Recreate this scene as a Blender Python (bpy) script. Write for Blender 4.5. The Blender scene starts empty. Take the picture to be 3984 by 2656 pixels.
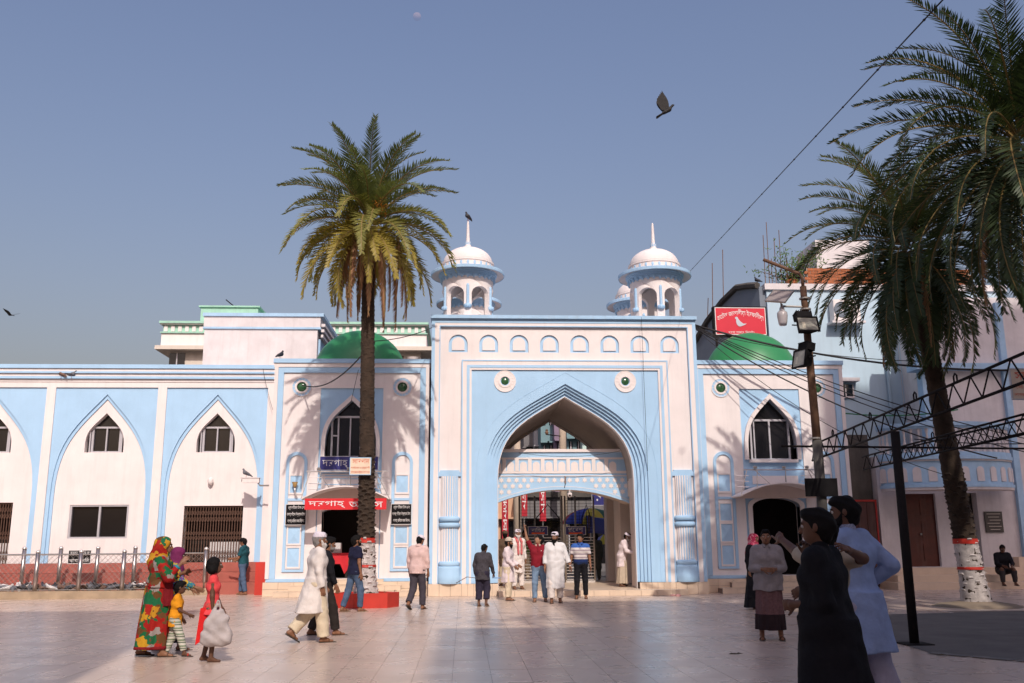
import bpy, math, random
import numpy as np
from mathutils import Vector, Matrix
from mathutils.geometry import tessellate_polygon, interpolate_bezier
random.seed(7); np.random.seed(7)
S = bpy.context.scene; COL = S.collection
rad = math.radians

# ------------------------------------------------------------------ camera
EYE = Vector((0, 0, 1.5)); YAW, ROLL, PITCH = rad(3), rad(0.35), rad(12.11)
cam = bpy.data.cameras.new('camera'); camo = bpy.data.objects.new('camera', cam); COL.objects.link(camo)
cam.sensor_width = 36; cam.lens = 36 * 3600 / 3984; cam.clip_start = .1; cam.clip_end = 6000
_d = Vector((math.sin(YAW) * math.cos(PITCH), math.cos(YAW) * math.cos(PITCH), math.sin(PITCH)))
_r0 = Vector((math.cos(YAW), -math.sin(YAW), 0)); _u0 = _r0.cross(_d)
_r = math.cos(ROLL) * _r0 - math.sin(ROLL) * _u0; _u = math.sin(ROLL) * _r0 + math.cos(ROLL) * _u0
camo.matrix_world = Matrix(((_r.x, _u.x, -_d.x, EYE.x), (_r.y, _u.y, -_d.y, EYE.y), (_r.z, _u.z, -_d.z, EYE.z), (0, 0, 0, 1)))
S.camera = camo

# ------------------------------------------------------------------ sky, sun, exposure
SUN_EL, SUN_AZ = rad(39), rad(-8)            # light travels towards (sin az, cos az), downwards
W = bpy.data.worlds.new('World'); S.world = W; W.use_nodes = True
nt = W.node_tree; bg = nt.nodes['Background']
sky = nt.nodes.new('ShaderNodeTexSky'); sky.sky_type = 'NISHITA'; sky.sun_disc = False
sky.sun_elevation = SUN_EL; sky.sun_rotation = rad(180) + SUN_AZ
sky.air_density = 2.0; sky.dust_density = 5.5; sky.ozone_density = 4.8     # a hazy, humid late morning
tint = nt.nodes.new('ShaderNodeMix'); tint.data_type = 'RGBA'; tint.blend_type = 'MULTIPLY'; tint.inputs[0].default_value = 1; tint.inputs[7].default_value = (1.16, .98, 1.11, 1)   # the camera's white balance
nt.links.new(sky.outputs[0], tint.inputs[6]); nt.links.new(tint.outputs[2], bg.inputs[0]); bg.inputs[1].default_value = .12
sun = bpy.data.lights.new('sun', 'SUN'); sun.energy = 3.6; sun.angle = rad(.6); sun.color = (1, .91, .82)
suno = bpy.data.objects.new('sun', sun); COL.objects.link(suno)
_ld = Vector((math.sin(SUN_AZ) * math.cos(SUN_EL), math.cos(SUN_AZ) * math.cos(SUN_EL), -math.sin(SUN_EL)))
suno.rotation_euler = _ld.to_track_quat('-Z', 'Y').to_euler(); suno.location = (0, -20, 40)
S.view_settings.view_transform = 'Standard'; S.view_settings.look = 'None'
S.view_settings.exposure = -.07; S.view_settings.gamma = 1; S.view_settings.use_curve_mapping = False
S.cycles.max_bounces = 6; S.cycles.use_denoising = True

# ------------------------------------------------------------------ materials
MATS = {}
def mat(name, col, rough=.7, var=.10, scale=3., bump=0., bscale=40., metal=0., spec=.4, streak=0., dirt=None, coord='world', trans=0., alpha=1.):
    if name in MATS: return MATS[name]
    m = bpy.data.materials.new(name); m.use_nodes = True; n = m.node_tree.nodes; l = m.node_tree.links
    b = n['Principled BSDF']; b.inputs['Roughness'].default_value = rough; b.inputs['Metallic'].default_value = metal
    b.inputs['Specular IOR Level'].default_value = spec
    if trans: b.inputs['Transmission Weight'].default_value = trans
    if coord == 'world': c = n.new('ShaderNodeNewGeometry').outputs['Position']
    else: c = n.new('ShaderNodeTexCoord').outputs['Object']
    no = n.new('ShaderNodeTexNoise'); no.inputs['Scale'].default_value = scale; no.inputs['Detail'].default_value = 6; no.inputs['Roughness'].default_value = .62
    l.new(c, no.inputs['Vector'])
    mr = n.new('ShaderNodeMapRange'); mr.inputs[1].default_value = .3; mr.inputs[2].default_value = .7
    mr.inputs[3].default_value = 1 - var; mr.inputs[4].default_value = 1 + var * .6; l.new(no.outputs[0], mr.inputs[0])
    mx = n.new('ShaderNodeVectorMath'); mx.operation = 'SCALE'; mx.inputs[0].default_value = col[:3]; l.new(mr.outputs[0], mx.inputs['Scale'])
    out = mx.outputs[0]
    if streak:
        mp = n.new('ShaderNodeMapping'); mp.inputs['Scale'].default_value = (2.6, 2.6, .22); l.new(c, mp.inputs[0])
        n2 = n.new('ShaderNodeTexNoise'); n2.inputs['Scale'].default_value = 2.2; n2.inputs['Detail'].default_value = 8; n2.inputs['Roughness'].default_value = .7; l.new(mp.outputs[0], n2.inputs['Vector'])
        r2 = n.new('ShaderNodeMapRange'); r2.inputs[1].default_value = .49; r2.inputs[2].default_value = .82; r2.inputs[3].default_value = 0; r2.inputs[4].default_value = streak; l.new(n2.outputs[0], r2.inputs[0])
        mm = n.new('ShaderNodeMix'); mm.data_type = 'RGBA'; l.new(r2.outputs[0], mm.inputs[0]); l.new(out, mm.inputs[6]); mm.inputs[7].default_value = (*(dirt or (.25, .22, .19)), 1); out = mm.outputs[2]
    l.new(out, b.inputs['Base Color'])
    if bump:
        n3 = n.new('ShaderNodeTexNoise'); n3.inputs['Scale'].default_value = bscale; n3.inputs['Detail'].default_value = 5; l.new(c, n3.inputs['Vector'])
        bp = n.new('ShaderNodeBump'); bp.inputs['Strength'].default_value = bump; bp.inputs['Distance'].default_value = .02; l.new(n3.outputs[0], bp.inputs['Height']); l.new(bp.outputs[0], b.inputs['Normal'])
    MATS[name] = m; return m
def cloth(name, col, var=.14, scale=9, rough=.85, bump=.25): return mat(name, col, rough, var, scale, bump * 2.4, 13, spec=.15, coord='obj')
def banded(name, stops, axis=2, scale=1., rough=.85, wave=0.):
    """colours laid in bands along an object axis: stops = [(pos, col)], constant steps, repeated by scale"""
    if name in MATS: return MATS[name]
    m = mat(name, (.5, .5, .5), rough, coord='obj', spec=.15); n = m.node_tree.nodes; l = m.node_tree.links; b = n['Principled BSDF']
    tc = n.new('ShaderNodeTexCoord'); sp = n.new('ShaderNodeSeparateXYZ'); l.new(tc.outputs['Object'], sp.inputs[0])
    mu = n.new('ShaderNodeMath'); mu.operation = 'MULTIPLY'; mu.inputs[1].default_value = scale; l.new(sp.outputs[axis], mu.inputs[0])
    v = mu.outputs[0]
    if wave:
        fr = n.new('ShaderNodeMath'); fr.operation = 'FRACT'; l.new(v, fr.inputs[0]); v = fr.outputs[0]
    cr = n.new('ShaderNodeValToRGB'); cr.color_ramp.interpolation = 'CONSTANT'; l.new(v, cr.inputs[0])
    e = cr.color_ramp.elements
    e[0].position = stops[0][0]; e[0].color = (*stops[0][1], 1); e[1].position = stops[1][0]; e[1].color = (*stops[1][1], 1)
    for p, c in stops[2:]: x = e.new(p); x.color = (*c, 1)
    l.new(cr.outputs[0], b.inputs['Base Color']); return m
def printed(name, cols, scale=7., bump=.2):
    """a printed cloth: irregular flower-like patches of several flat colours"""
    m = mat(name, cols[0], .85, coord='obj', spec=.12); n = m.node_tree.nodes; l = m.node_tree.links; b = n['Principled BSDF']
    tc = n.new('ShaderNodeTexCoord'); no = n.new('ShaderNodeTexNoise'); no.inputs['Scale'].default_value = scale * .9; no.inputs['Detail'].default_value = 2; l.new(tc.outputs['Object'], no.inputs['Vector'])
    ad = n.new('ShaderNodeMix'); ad.data_type = 'RGBA'; ad.inputs[0].default_value = .16; l.new(tc.outputs['Object'], ad.inputs[6]); l.new(no.outputs['Color'], ad.inputs[7])
    vo = n.new('ShaderNodeTexVoronoi'); vo.inputs['Scale'].default_value = scale; l.new(ad.outputs[2], vo.inputs['Vector'])
    sp = n.new('ShaderNodeSeparateColor'); l.new(vo.outputs['Color'], sp.inputs[0])
    cr = n.new('ShaderNodeValToRGB'); cr.color_ramp.interpolation = 'CONSTANT'; l.new(sp.outputs[0], cr.inputs[0]); e = cr.color_ramp.elements
    for i, c in enumerate(cols):
        x = e[i] if i < 2 else e.new(i / len(cols)); x.position = i / len(cols); x.color = (*c, 1)
    l.new(cr.outputs[0], b.inputs['Base Color']); return m

WHITE = mat('white wall paint', (.745, .688, .672), .75, .07, 1.3, .10, 30, streak=.34, dirt=(.47, .435, .42))
WHITE2 = mat('weathered white paint', (.63, .595, .60), .8, .12, 1.8, .1, 30, streak=.4, dirt=(.36, .31, .30))
BLUE = mat('pale blue wall paint', (.36, .56, .76), .7, .07, 1.2, .10, 30, streak=.22, dirt=(.25, .38, .52))
BLUE2 = mat('weathered pale blue paint', (.35, .54, .73), .75, .14, 2.2, .1, 30, streak=.4, dirt=(.3, .34, .36))
TILE = mat('cream wall tile', (.66, .52, .39), .35, .10, 2., .02, 12, spec=.5, streak=.12, dirt=(.42, .30, .2))
GREEN = mat('green dome paint', (.030, .215, .075), .42, .12, 1.5, .04, 14, spec=.5, streak=.25, dirt=(.05, .2, .09))
GLASSD = mat('dark window glass', (.012, .011, .012), .08, .2, 2, spec=.6)
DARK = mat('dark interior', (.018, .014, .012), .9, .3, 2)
ALU = mat('grey aluminium frame', (.50, .49, .52), .4, .06, 4, metal=.35)
STEEL = mat('polished steel', (.70, .66, .63), .28, .08, 6, metal=.6)
BRSTEEL = mat('dull steel tube', (.42, .39, .36), .4, .15, 6, metal=.7)
RUST = mat('rusty brown pole paint', (.16, .085, .05), .7, .35, 5, .2, 60, streak=.3, dirt=(.25, .12, .06))
BLACK = mat('black sheet', (.010, .009, .010), .8, .2, 4, spec=.12)
IRON = mat('dark iron tube', (.018, .015, .015), .75, .25, 8, .1, spec=.10)
POSTS = mat('brushed steel post', (.42, .37, .35), .3, .15, 9, metal=.95)
REDB = mat('brick red painted plinth', (.36, .10, .075), .7, .16, 2.5, .1, 25, streak=.35, dirt=(.2, .08, .06))
REDP = mat('bright red paint', (.50, .035, .022), .5, .12, 3, .05, 20, streak=.25, dirt=(.22, .03, .02))
CONC = mat('stained concrete', (.085, .078, .07), .9, .35, 1.5, .3, 12, streak=.5, dirt=(.03, .028, .026))
GROUND = mat('brown earth', (.22, .17, .12), .95, .2, .6, .3, 8)
BRONZE = mat('brown grille steel', (.12, .065, .045), .55, .2, 6, metal=.3)

# ------------------------------------------------------------------ mesh building
class MB:
    def __init__(s): s.v = []; s.f = []; s.m = []; s.c = None
    def add(s, v, f, mi=0):
        o = len(s.v); s.v += [tuple(p) for p in v]; s.f += [tuple(i + o for i in q) for q in f]; s.m += [mi] * len(f); return s
    def box(s, x0, x1, y0, y1, z0, z1, mi=0):
        return s.add([(x0, y0, z0), (x1, y0, z0), (x1, y1, z0), (x0, y1, z0), (x0, y0, z1), (x1, y0, z1), (x1, y1, z1), (x0, y1, z1)],
                     [(0, 3, 2, 1), (4, 5, 6, 7), (0, 1, 5, 4), (1, 2, 6, 5), (2, 3, 7, 6), (3, 0, 4, 7)], mi)
    def tube(s, pts, r, n=6, mi=0, caps=True):
        P = [Vector(p) for p in pts]; R = r if isinstance(r, (list, tuple)) else [r] * len(P); v = []; f = []; pu = None
        for i, p in enumerate(P):
            t = (P[min(i + 1, len(P) - 1)] - P[max(i - 1, 0)]).normalized()
            u = pu - t * pu.dot(t) if pu is not None else t.orthogonal()
            if u.length < 1e-4: u = t.orthogonal()
            u.normalize(); pu = u; w = t.cross(u)
            v += [p + (u * math.cos(2 * math.pi * k / n) + w * math.sin(2 * math.pi * k / n)) * R[i] for k in range(n)]
        for i in range(len(P) - 1):
            for k in range(n): f.append((i * n + k, i * n + (k + 1) % n, (i + 1) * n + (k + 1) % n, (i + 1) * n + k))
        if caps: f.append(tuple(range(n))[::-1]); f.append(tuple((len(P) - 1) * n + k for k in range(n)))
        return s.add(v, f, mi)
    def lathe(s, c, prof, n=24, a0=0, a1=2 * math.pi, mi=0, sx=1, sy=1, caps=False):
        full = abs(a1 - a0 - 2 * math.pi) < 1e-6; m = n if full else n + 1; v = []; f = []
        for r, z in prof:
            for k in range(m): a = a0 + (a1 - a0) * k / n; v.append((c[0] + sx * r * math.cos(a), c[1] + sy * r * math.sin(a), c[2] + z))
        for i in range(len(prof) - 1):
            for k in range(n): f.append((i * m + k, i * m + (k + 1) % m, (i + 1) * m + (k + 1) % m, (i + 1) * m + k))
        if caps: f.append(tuple(range(m))[::-1]); f.append(tuple((len(prof) - 1) * m + k for k in range(m)))
        return s.add(v, f, mi)
    def plate(s, loops, y0, y1, mi=0, fn=None):
        """a slab standing in x-z with holes; y0 is its front; fn maps (x, y, z) elsewhere"""
        L = []
        for i, lp in enumerate(loops):
            a = sum(lp[k - 1][0] * lp[k][1] - lp[k][0] * lp[k - 1][1] for k in range(len(lp)))
            L.append(lp if (a > 0) == (i == 0) else lp[::-1])
        tris = tessellate_polygon([[Vector((x, z, 0)) for x, z in lp] for lp in L])
        flat = [p for lp in L for p in lp]; n = len(flat); fn = fn or (lambda x, y, z: (x, y, z))
        v = [fn(x, y0, z) for x, z in flat] + [fn(x, y1, z) for x, z in flat]; f = []
        for a, b, c in tris:
            A, B, Cc = flat[a], flat[b], flat[c]
            if (B[0] - A[0]) * (Cc[1] - A[1]) - (B[1] - A[1]) * (Cc[0] - A[0]) < 0: b, c = c, b
            f.append((a, b, c)); f.append((a + n, c + n, b + n))
        o = 0
        for lp in L:
            k = len(lp)
            for i in range(k): j = (i + 1) % k; f.append((o + i, o + i + n, o + j + n, o + j))
            o += k
        return s.add(v, f, mi)
    def band(s, A, B, y0, y1, mi=0):
        """strip between two open outlines with equal counts, extruded y0..y1"""
        n = len(A); v = [(x, y0, z) for x, z in A] + [(x, y0, z) for x, z in B] + [(x, y1, z) for x, z in A] + [(x, y1, z) for x, z in B]; f = []
        for i in range(n - 1):
            f += [(i, i + 1, n + i + 1, n + i), (2 * n + i, 3 * n + i, 3 * n + i + 1, 2 * n + i + 1), (i, 2 * n + i, 2 * n + i + 1, i + 1), (n + i, n + i + 1, 3 * n + i + 1, 3 * n + i)]
        f += [(0, n, 3 * n, 2 * n), (n - 1, 3 * n - 1, 4 * n - 1, 2 * n - 1)]
        return s.add(v, f, mi)
    def build(s, name, mats, parent=None, smooth=False, org=None):
        o_ = org if org is not None else (base(parent) if parent is not None else Vector((0, 0, 0)))
        me = bpy.data.meshes.new(name); me.from_pydata([(p[0] - o_[0], p[1] - o_[1], p[2] - o_[2]) for p in s.v], [], s.f)
        for m in (mats if isinstance(mats, (list, tuple)) else [mats]): me.materials.append(m)
        if any(s.m): me.polygons.foreach_set('material_index', s.m)
        if smooth: me.polygons.foreach_set('use_smooth', [True] * len(me.polygons))
        me.update(); o = bpy.data.objects.new(name, me); COL.objects.link(o)
        if parent is not None: o.parent = parent
        elif org is not None: o.location = org
        return o
def base(o):
    p = Vector((0, 0, 0))
    while o is not None: p += o.location; o = o.parent
    return p
def tag(o, label=None, cat=None, group=None, kind=None):
    if label: o['label'] = label
    if cat: o['category'] = cat
    if group: o['group'] = group
    if kind: o['kind'] = kind
    return o
def thing(name, label, cat, loc=(0, 0, 0), rz=0, group=None):
    o = bpy.data.objects.new(name, None); COL.objects.link(o); o.location = loc; o.rotation_euler = (0, 0, rz); o.empty_display_size = .2
    return tag(o, label, cat, group)
def inst(src, parent, loc, rot=(0, 0, 0), sc=(1, 1, 1)):
    """a part that shares another part's mesh; loc in the parent's own frame"""
    o = src.copy(); COL.objects.link(o); o.parent = parent; o.location = loc; o.rotation_euler = rot; o.scale = sc; return o
def dup(root, loc, rz=0, label=None):
    r = root.copy(); COL.objects.link(r); r.location = loc; r.rotation_euler = (0, 0, rz)
    if label: r['label'] = label
    def rec(a, b):
        for ch in a.children:
            c = ch.copy(); COL.objects.link(c); c.parent = b; rec(ch, c)
    rec(root, r); return r
def bx(name, m, parent, *d, **k): return MB().box(*d).build(name, m, parent, **k)
def rect(x0, x1, z0, z1): return [(x0, z0), (x1, z0), (x1, z1), (x0, z1)]
def ushape(c, xo, zb, zt, inner):
    """one outline standing on two feet round an opening whose outline runs from its left to its right foot"""
    return [(c - xo, zb)] + list(inner) + [(c + xo, zb), (c + xo, zt), (c - xo, zt)]
def box3(c, xi, zb, zi): return [(c - xi, zb), (c - xi, zi), (c + xi, zi), (c + xi, zb)]
def circ(cx, cz, r, n=24): return [(cx + r * math.cos(2 * math.pi * k / n), cz + r * math.sin(2 * math.pi * k / n)) for k in range(n)]
def arch(cx, w, zb, zs, za, n=14, c=(.62, .5, .74)):
    """open outline of a pointed arch from its left foot over the apex to its right foot"""
    h = za - zs; R = interpolate_bezier(Vector((w, zs, 0)), Vector((w, zs + c[0] * h, 0)), Vector((c[1] * w, zs + c[2] * h, 0)), Vector((0, za, 0)), n)
    r = [(p.x, p.y) for p in R]; Lf = [(-x, z) for x, z in r[:-1]]; rr = r[::-1]
    return [(cx - w, zb)] + [(cx + x, z) for x, z in Lf] + [(cx + x, z) for x, z in rr] + [(cx + w, zb)]
def rarch(cx, w, zb, za, n=12, e=1.):
    """round (or flat, e < 1) arch outline"""
    zs = za - w * e; return [(cx - w, zb)] + [(cx - w * math.cos(math.pi * k / n), zs + w * e * math.sin(math.pi * k / n)) for k in range(n + 1)] + [(cx + w, zb)]

def lettering(text, x0, x1, z0, z1, m, parent, fn, name='lettering', bend=0., slant=None):
    """flat painted words fitted into a box of the sign's own x-z; fn maps (x, z, out) to the world"""
    cu = bpy.data.curves.new('t', 'FONT'); cu.body = text; o = bpy.data.objects.new('t', cu); COL.objects.link(o)
    dg = bpy.context.evaluated_depsgraph_get(); c2 = o.evaluated_get(dg).to_curve(dg, apply_modifiers=False); cons = []
    for sp in c2.splines:
        bp = sp.bezier_points; P = []
        for i in range(len(bp)):
            a, b = bp[i - 1], bp[i]
            P += [tuple(q[:2]) for q in interpolate_bezier(a.co, a.handle_right, b.handle_left, b.co, 4)[1:]]
        if len(P) > 2: cons.append(P)
    o.to_curve_clear() if hasattr(o, 'to_curve_clear') else None
    bpy.data.objects.remove(o); bpy.data.curves.remove(cu)
    if not cons: return None
    ar = lambda P: sum(P[k - 1][0] * P[k][1] - P[k][0] * P[k - 1][1] for k in range(len(P))) / 2
    A = [ar(P) for P in cons]; big = max(A, key=abs); sg = 1 if big > 0 else -1
    def inside(p, P):
        r = False
        for k in range(len(P)):
            (xa, ya), (xb, yb) = P[k - 1], P[k]
            if (ya > p[1]) != (yb > p[1]) and p[0] < (xb - xa) * (p[1] - ya) / (yb - ya) + xa: r = not r
        return r
    outs = [[P, []] for P, a in zip(cons, A) if a * sg > 0]
    for P, a in zip(cons, A):
        if a * sg < 0:
            c = [q for q in outs if inside(P[0], q[0])]
            if c: min(c, key=lambda q: abs(ar(q[0])))[1].append(P)
    xs = [p[0] for P in cons for p in P]; ys = [p[1] for P in cons for p in P]; ax, bx_, ay, by = min(xs), max(xs), min(ys), max(ys)
    mb = MB()
    for i, (P, H) in enumerate(outs):
        fl = [p for lp in [P] + H for p in lp]; t = tessellate_polygon([[Vector((*p, 0)) for p in lp] for lp in [P] + H]); vv = []
        for p in fl:
            u = (p[0] - ax) / (bx_ - ax); x = x0 + u * (x1 - x0); z = z0 + (p[1] - ay) / (by - ay) * (z1 - z0) + bend * (1 - (2 * u - 1) ** 2)
            vv.append(fn(x, z, .004 + .00025 * (i % 9)))
        mb.add(vv, t)
    return mb.build(name, m, parent)
def onY(px, py, Y):
    """where the sight line through a spot of the photograph (2352 wide) meets the plane at depth Y"""
    v = _d + (px - 1176) / 2125.3 * _r - (py - 784) / 2125.3 * _u; p = EYE + v * (Y / v.y); return p.x, p.z
def front(Y): return lambda x, z, e: (x, Y - e, z)
# ================================================================== GROUND
g = MB(); g.add([(-700, -300, -.03), (700, -300, -.03), (700, 900, -.03), (-700, 900, -.03)], [(0, 1, 2, 3)]); tag(g.build('ground', GROUND), kind='structure')
def tile_mat():
    m = mat('polished floor tile', (.56, .432, .35), .2, .11, .8, 0, spec=.5, streak=0); n = m.node_tree.nodes; l = m.node_tree.links; b = n['Principled BSDF']
    ge = n['Geometry'] if 'Geometry' in n else n.new('ShaderNodeNewGeometry'); no = n.new('ShaderNodeTexNoise'); no.inputs['Scale'].default_value = 1.7; no.inputs['Detail'].default_value = 7; l.new(ge.outputs['Position'], no.inputs['Vector'])
    r = n.new('ShaderNodeMapRange'); r.inputs[1].default_value = .3; r.inputs[2].default_value = .7; r.inputs[3].default_value = .24; r.inputs[4].default_value = .34; l.new(no.outputs[0], r.inputs[0]); l.new(r.outputs[0], b.inputs['Roughness'])
    # every tile its own slight tone
    oi = n.new('ShaderNodeObjectInfo'); src = b.inputs['Base Color'].links[0].from_socket
    mr = n.new('ShaderNodeMapRange'); mr.inputs[3].default_value = .96; mr.inputs[4].default_value = 1.03; l.new(oi.outputs['Random'], mr.inputs[0])
    sc = n.new('ShaderNodeVectorMath'); sc.operation = 'SCALE'; l.new(src, sc.inputs[0]); l.new(mr.outputs[0], sc.inputs['Scale']); l.new(sc.outputs[0], b.inputs['Base Color'])
    return m
FLOOR = tile_mat(); JOINT = mat('dark tile joint', (.25, .19, .16), .8, .2, 5)
plaza = bx('plaza', JOINT, None, -30, 24, -14, 31.5, -.028, -.006); tag(plaza, kind='structure')
TW, TL = .44, .88
tm = MB().box(-TW / 2 + .0022, TW / 2 - .0022, -TL / 2 + .0022, TL / 2 - .0022, -.012, 0)
near = []; rest = MB(); k0 = 0
PATCH = [(7.05, 18.6), (12.9, 19.5), (14.5, 12.6), (8.6, 9.6), (6.2, 12.6), (6.6, 17.2)]
def inpoly(x, y, P):
    r = False
    for k in range(len(P)):
        (xa, ya), (xb, yb) = P[k - 1], P[k]
        if (ya > y) != (yb > y) and x < (xb - xa) * (y - ya) / (yb - ya) + xa: r = not r
    return r
cand = []
for j in range(-8, 26):
    for i in range(-60, 55):
        x = i * TW + .1; y = j * TL + 8.9 + .5 * TL
        if inpoly(x, y, PATCH) and inpoly(x - .3, y, PATCH): continue
        d = math.hypot(x, y); vis = -.50 * y < x < .62 * y and y > 9.6
        cand.append((not vis, d, x, y))
cand.sort(); t0 = None
for q, (nv, d, x, y) in enumerate(cand):
    if q < 300 and not nv:
        if t0 is None: t0 = tm.build('tile', FLOOR, plaza); t0.location = (x, y, 0)
        else: inst(t0, plaza, (x, y, random.uniform(-.0008, .0008)))
    else:
        rest.add([(x + a * (TW / 2 - .003), y + b * (TL / 2 - .003), 0) for a, b in ((-1, -1), (1, -1), (1, 1), (-1, 1))], [(0, 1, 2, 3)])
tag(rest.build('tile_field', FLOOR, plaza), kind='stuff')
ASPH = mat('worn grey asphalt', (.125, .11, .10), .85, .3, 1.6, .35, 40, streak=0)
a = MB(); a.add([(x, y, .006) for x, y in PATCH], [tuple(range(len(PATCH)))[::-1]]); tag(a.build('asphalt', ASPH), kind='structure')
KERBT = mat('grey stone strip', (.16, .14, .13), .6, .2, 3, .1)
a = MB(); e0, e1 = Vector((6.2, 12.6, 0)), Vector((8.6, 9.6, 0)); dn = (e1 - e0).normalized(); pn = Vector((dn.y, -dn.x, 0)) * .14
for k in range(7):
    p = e0 + dn * (k * .55 + .02); q = e0 + dn * (k * .55 + .53); a.add([(p.x, p.y, .012), (q.x, q.y, .012), (q.x + pn.x, q.y + pn.y, .012), (p.x + pn.x, p.y + pn.y, .012)], [(3, 2, 1, 0)])
tag(a.build('paving_strip', KERBT), kind='structure')

# ================================================================== TILED PLINTHS (shared helper)
def plinth_tiles(par, x0, x1, y, z0, z1, w=.42, m=TILE, name='tile', d=.03):
    n = max(1, round((x1 - x0) / w)); w = (x1 - x0) / n; t = None
    for k in range(n):
        xc = x0 + (k + .5) * w; b = base(par)
        if t is None: t = MB().box(-w / 2 + .004, w / 2 - .004, -d, 0, z0, z1).build(name, m, par, org=(0, 0, 0)); t.location = (xc - b.x, y - b.y, -b.z)
        else: inst(t, par, (xc - b.x, y - b.y - random.uniform(0, .003), -b.z))
GLASSG = mat('green bottle glass', (.03, .10, .04), .15, .3, 8, spec=.6)
def rosette(par, x, z, y, r, ro_m, ring_m, rg, seg=16):
    o = MB().plate([circ(x, z, r, 32), circ(x, z, rg + .035, 24)], y - .014, y + .02).build('rosette', ro_m, par)
    b = MB(); b.plate([circ(x, z, rg + .055, 24), circ(x, z, rg, 24)], y - .03, y + .02); b.plate([circ(x, z, r + .018, 32), circ(x, z, r, 32)], y - .02, y + .02)
    for k in range(seg):
        a = 2 * math.pi * k / seg; ca, sa = math.cos(a), math.sin(a)
        P = [(x + ca * q - sa * t, z + sa * q + ca * t) for q, t in ((rg + .055, -.005), (r, -.005), (r, .005), (rg + .055, .005))]; b.plate([P], y - .019, y - .013)
    b.build('ring', ring_m, o)
    g_ = MB().lathe((0, 0, 0), [(rg, 0), (rg * .8, .03), (rg * .45, .05), (.001, .055)], 18); g_.v = [(x + p[0], y + .03 - p[2], z + p[1]) for p in g_.v]; g_.build('glass', GLASSG, o, smooth=True)
    return o
def window_bars(name, par, m, *boxes):
    b = MB()
    for q in boxes: b.box(*q)
    return b.build(name, m, par)

# ================================================================== THE GATE
GC, GY = 2.93, 26.4
gate = thing('gateway', 'tall white and pale blue gateway with a wide pointed arch and domed pavilions', 'gateway', (GC, GY, 0))
A5 = [arch(GC, 2.33 - .09 * i, .33, 3.2, 5.93 - .0825 * i) for i in range(5)]
ncen = [GC - 3.115 + .89 * i for i in range(8)]
mw = MB(); mw.plate([ushape(GC, 3.88, .32, 7.84, arch(GC, 2.34, .32, 3.2, 5.94))] + [rarch(x, .275, 6.86, 7.39) for x in ncen], GY + .07, GY + .5)
mw.box(GC - 3.88, GC - 2.2, GY + .5, 32, .0, 7.6); mw.box(GC + 2.2, GC + 3.88, GY + .5, 27.5, .0, 7.6); mw.box(GC + 2.2, GC + 3.88, 27.5, 32, 2.7, 7.6)
mw.box(GC - 2.2, GC + 2.2, GY + .5, 32, 6.0, 7.6)
mw.build('wall', WHITE, gate)
of = MB(); of.plate([ushape(GC, 3.88, .30, 7.80, box3(GC, 3.64, .30, 7.62))], GY - .02, GY + .08); of.build('outer_frame', WHITE, gate)
st = MB(); st.plate([ushape(GC, 3.885, .335, 7.81, box3(GC, 3.79, .335, 7.72))], GY - .032, GY - .018); st.build('edge_stripe', BLUE, gate)
st = MB(); st.plate([ushape(GC, 3.66, .335, 7.64, box3(GC, 3.635, .335, 7.615))], GY - .027, GY + .069); st.build('edge_stripe', BLUE, gate)
cn = MB(); cn.box(GC - 3.92, GC + 3.92, GY - .12, GY + .5, 7.84, 7.94); cn.box(GC - 3.89, GC + 3.89, GY - .05, GY + .5, 7.80, 7.84); cn.build('cornice', BLUE2, gate)
bx('roof', WHITE2, gate, GC - 3.88, GC + 3.88, GY + .5, 32.2, 7.6, 7.86)
nf = MB(); nf.plate([ushape(GC, 3.01, .32, 6.62, box3(GC, 2.72, .32, 6.33))], GY - .01, GY + .07); nf.build('inner_frame', WHITE, gate)
for a_, b_ in ((3.015, 2.975), (2.86, 2.78)):
    zt = 6.62 - (3.01 - a_); MB().plate([ushape(GC, a_, .33, zt, box3(GC, b_, .33, zt - (a_ - b_)))], GY - .022, GY - .009).build('frame_stripe', BLUE, gate)
bp = MB(); bp.plate([ushape(GC, 2.72, .33, 6.33, A5[0])], GY + .035, GY + .3); bp.build('blue_panel', BLUE, gate)
gr_o, gr_i = arch(GC, 2.60, .33, 3.2, 6.27), arch(GC, 2.588, .33, 3.2, 6.258); MB().band(gr_o, gr_i, GY + .028, GY + .036).build('arch_line', BLUE2, gate)
for i in range(4): MB().band(A5[i], A5[i + 1], GY + .10 + .07 * i, GY + .5).build('arch_moulding', BLUE, gate)
iw = arch(GC, 1.952, .16, 3.2, 5.582); io = arch(GC, 1.968, .16, 3.2, 5.598)
vb = MB(); vb.band(io, iw, GY + .29, GY + .52); vb.build('arch_edge', WHITE, gate)
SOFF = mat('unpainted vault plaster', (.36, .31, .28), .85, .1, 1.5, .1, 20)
vt = MB(); Q = arch(GC, 1.962, .16, 3.2, 5.592)
half = len(Q) // 2
for k in range(len(Q) - 1):
    (xa, za), (xb, zb) = Q[k], Q[k + 1]
    y1 = 31.8
    if k == len(Q) - 2: continue
    vt.add([(xa, GY + .42, za), (xb, GY + .42, zb), (xb, y1, zb), (xa, y1, za)], [(0, 3, 2, 1)])
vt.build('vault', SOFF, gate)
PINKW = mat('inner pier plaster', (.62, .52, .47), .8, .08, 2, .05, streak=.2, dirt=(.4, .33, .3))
x1 = GC + 1.965
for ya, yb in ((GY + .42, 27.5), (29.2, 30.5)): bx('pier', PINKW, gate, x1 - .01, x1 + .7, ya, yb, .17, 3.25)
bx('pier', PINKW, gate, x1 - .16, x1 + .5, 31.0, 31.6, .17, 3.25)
bx('lintel', PINKW, gate, x1, x1 + .6, 27.5, 31.8, 2.75, 3.3)
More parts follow.
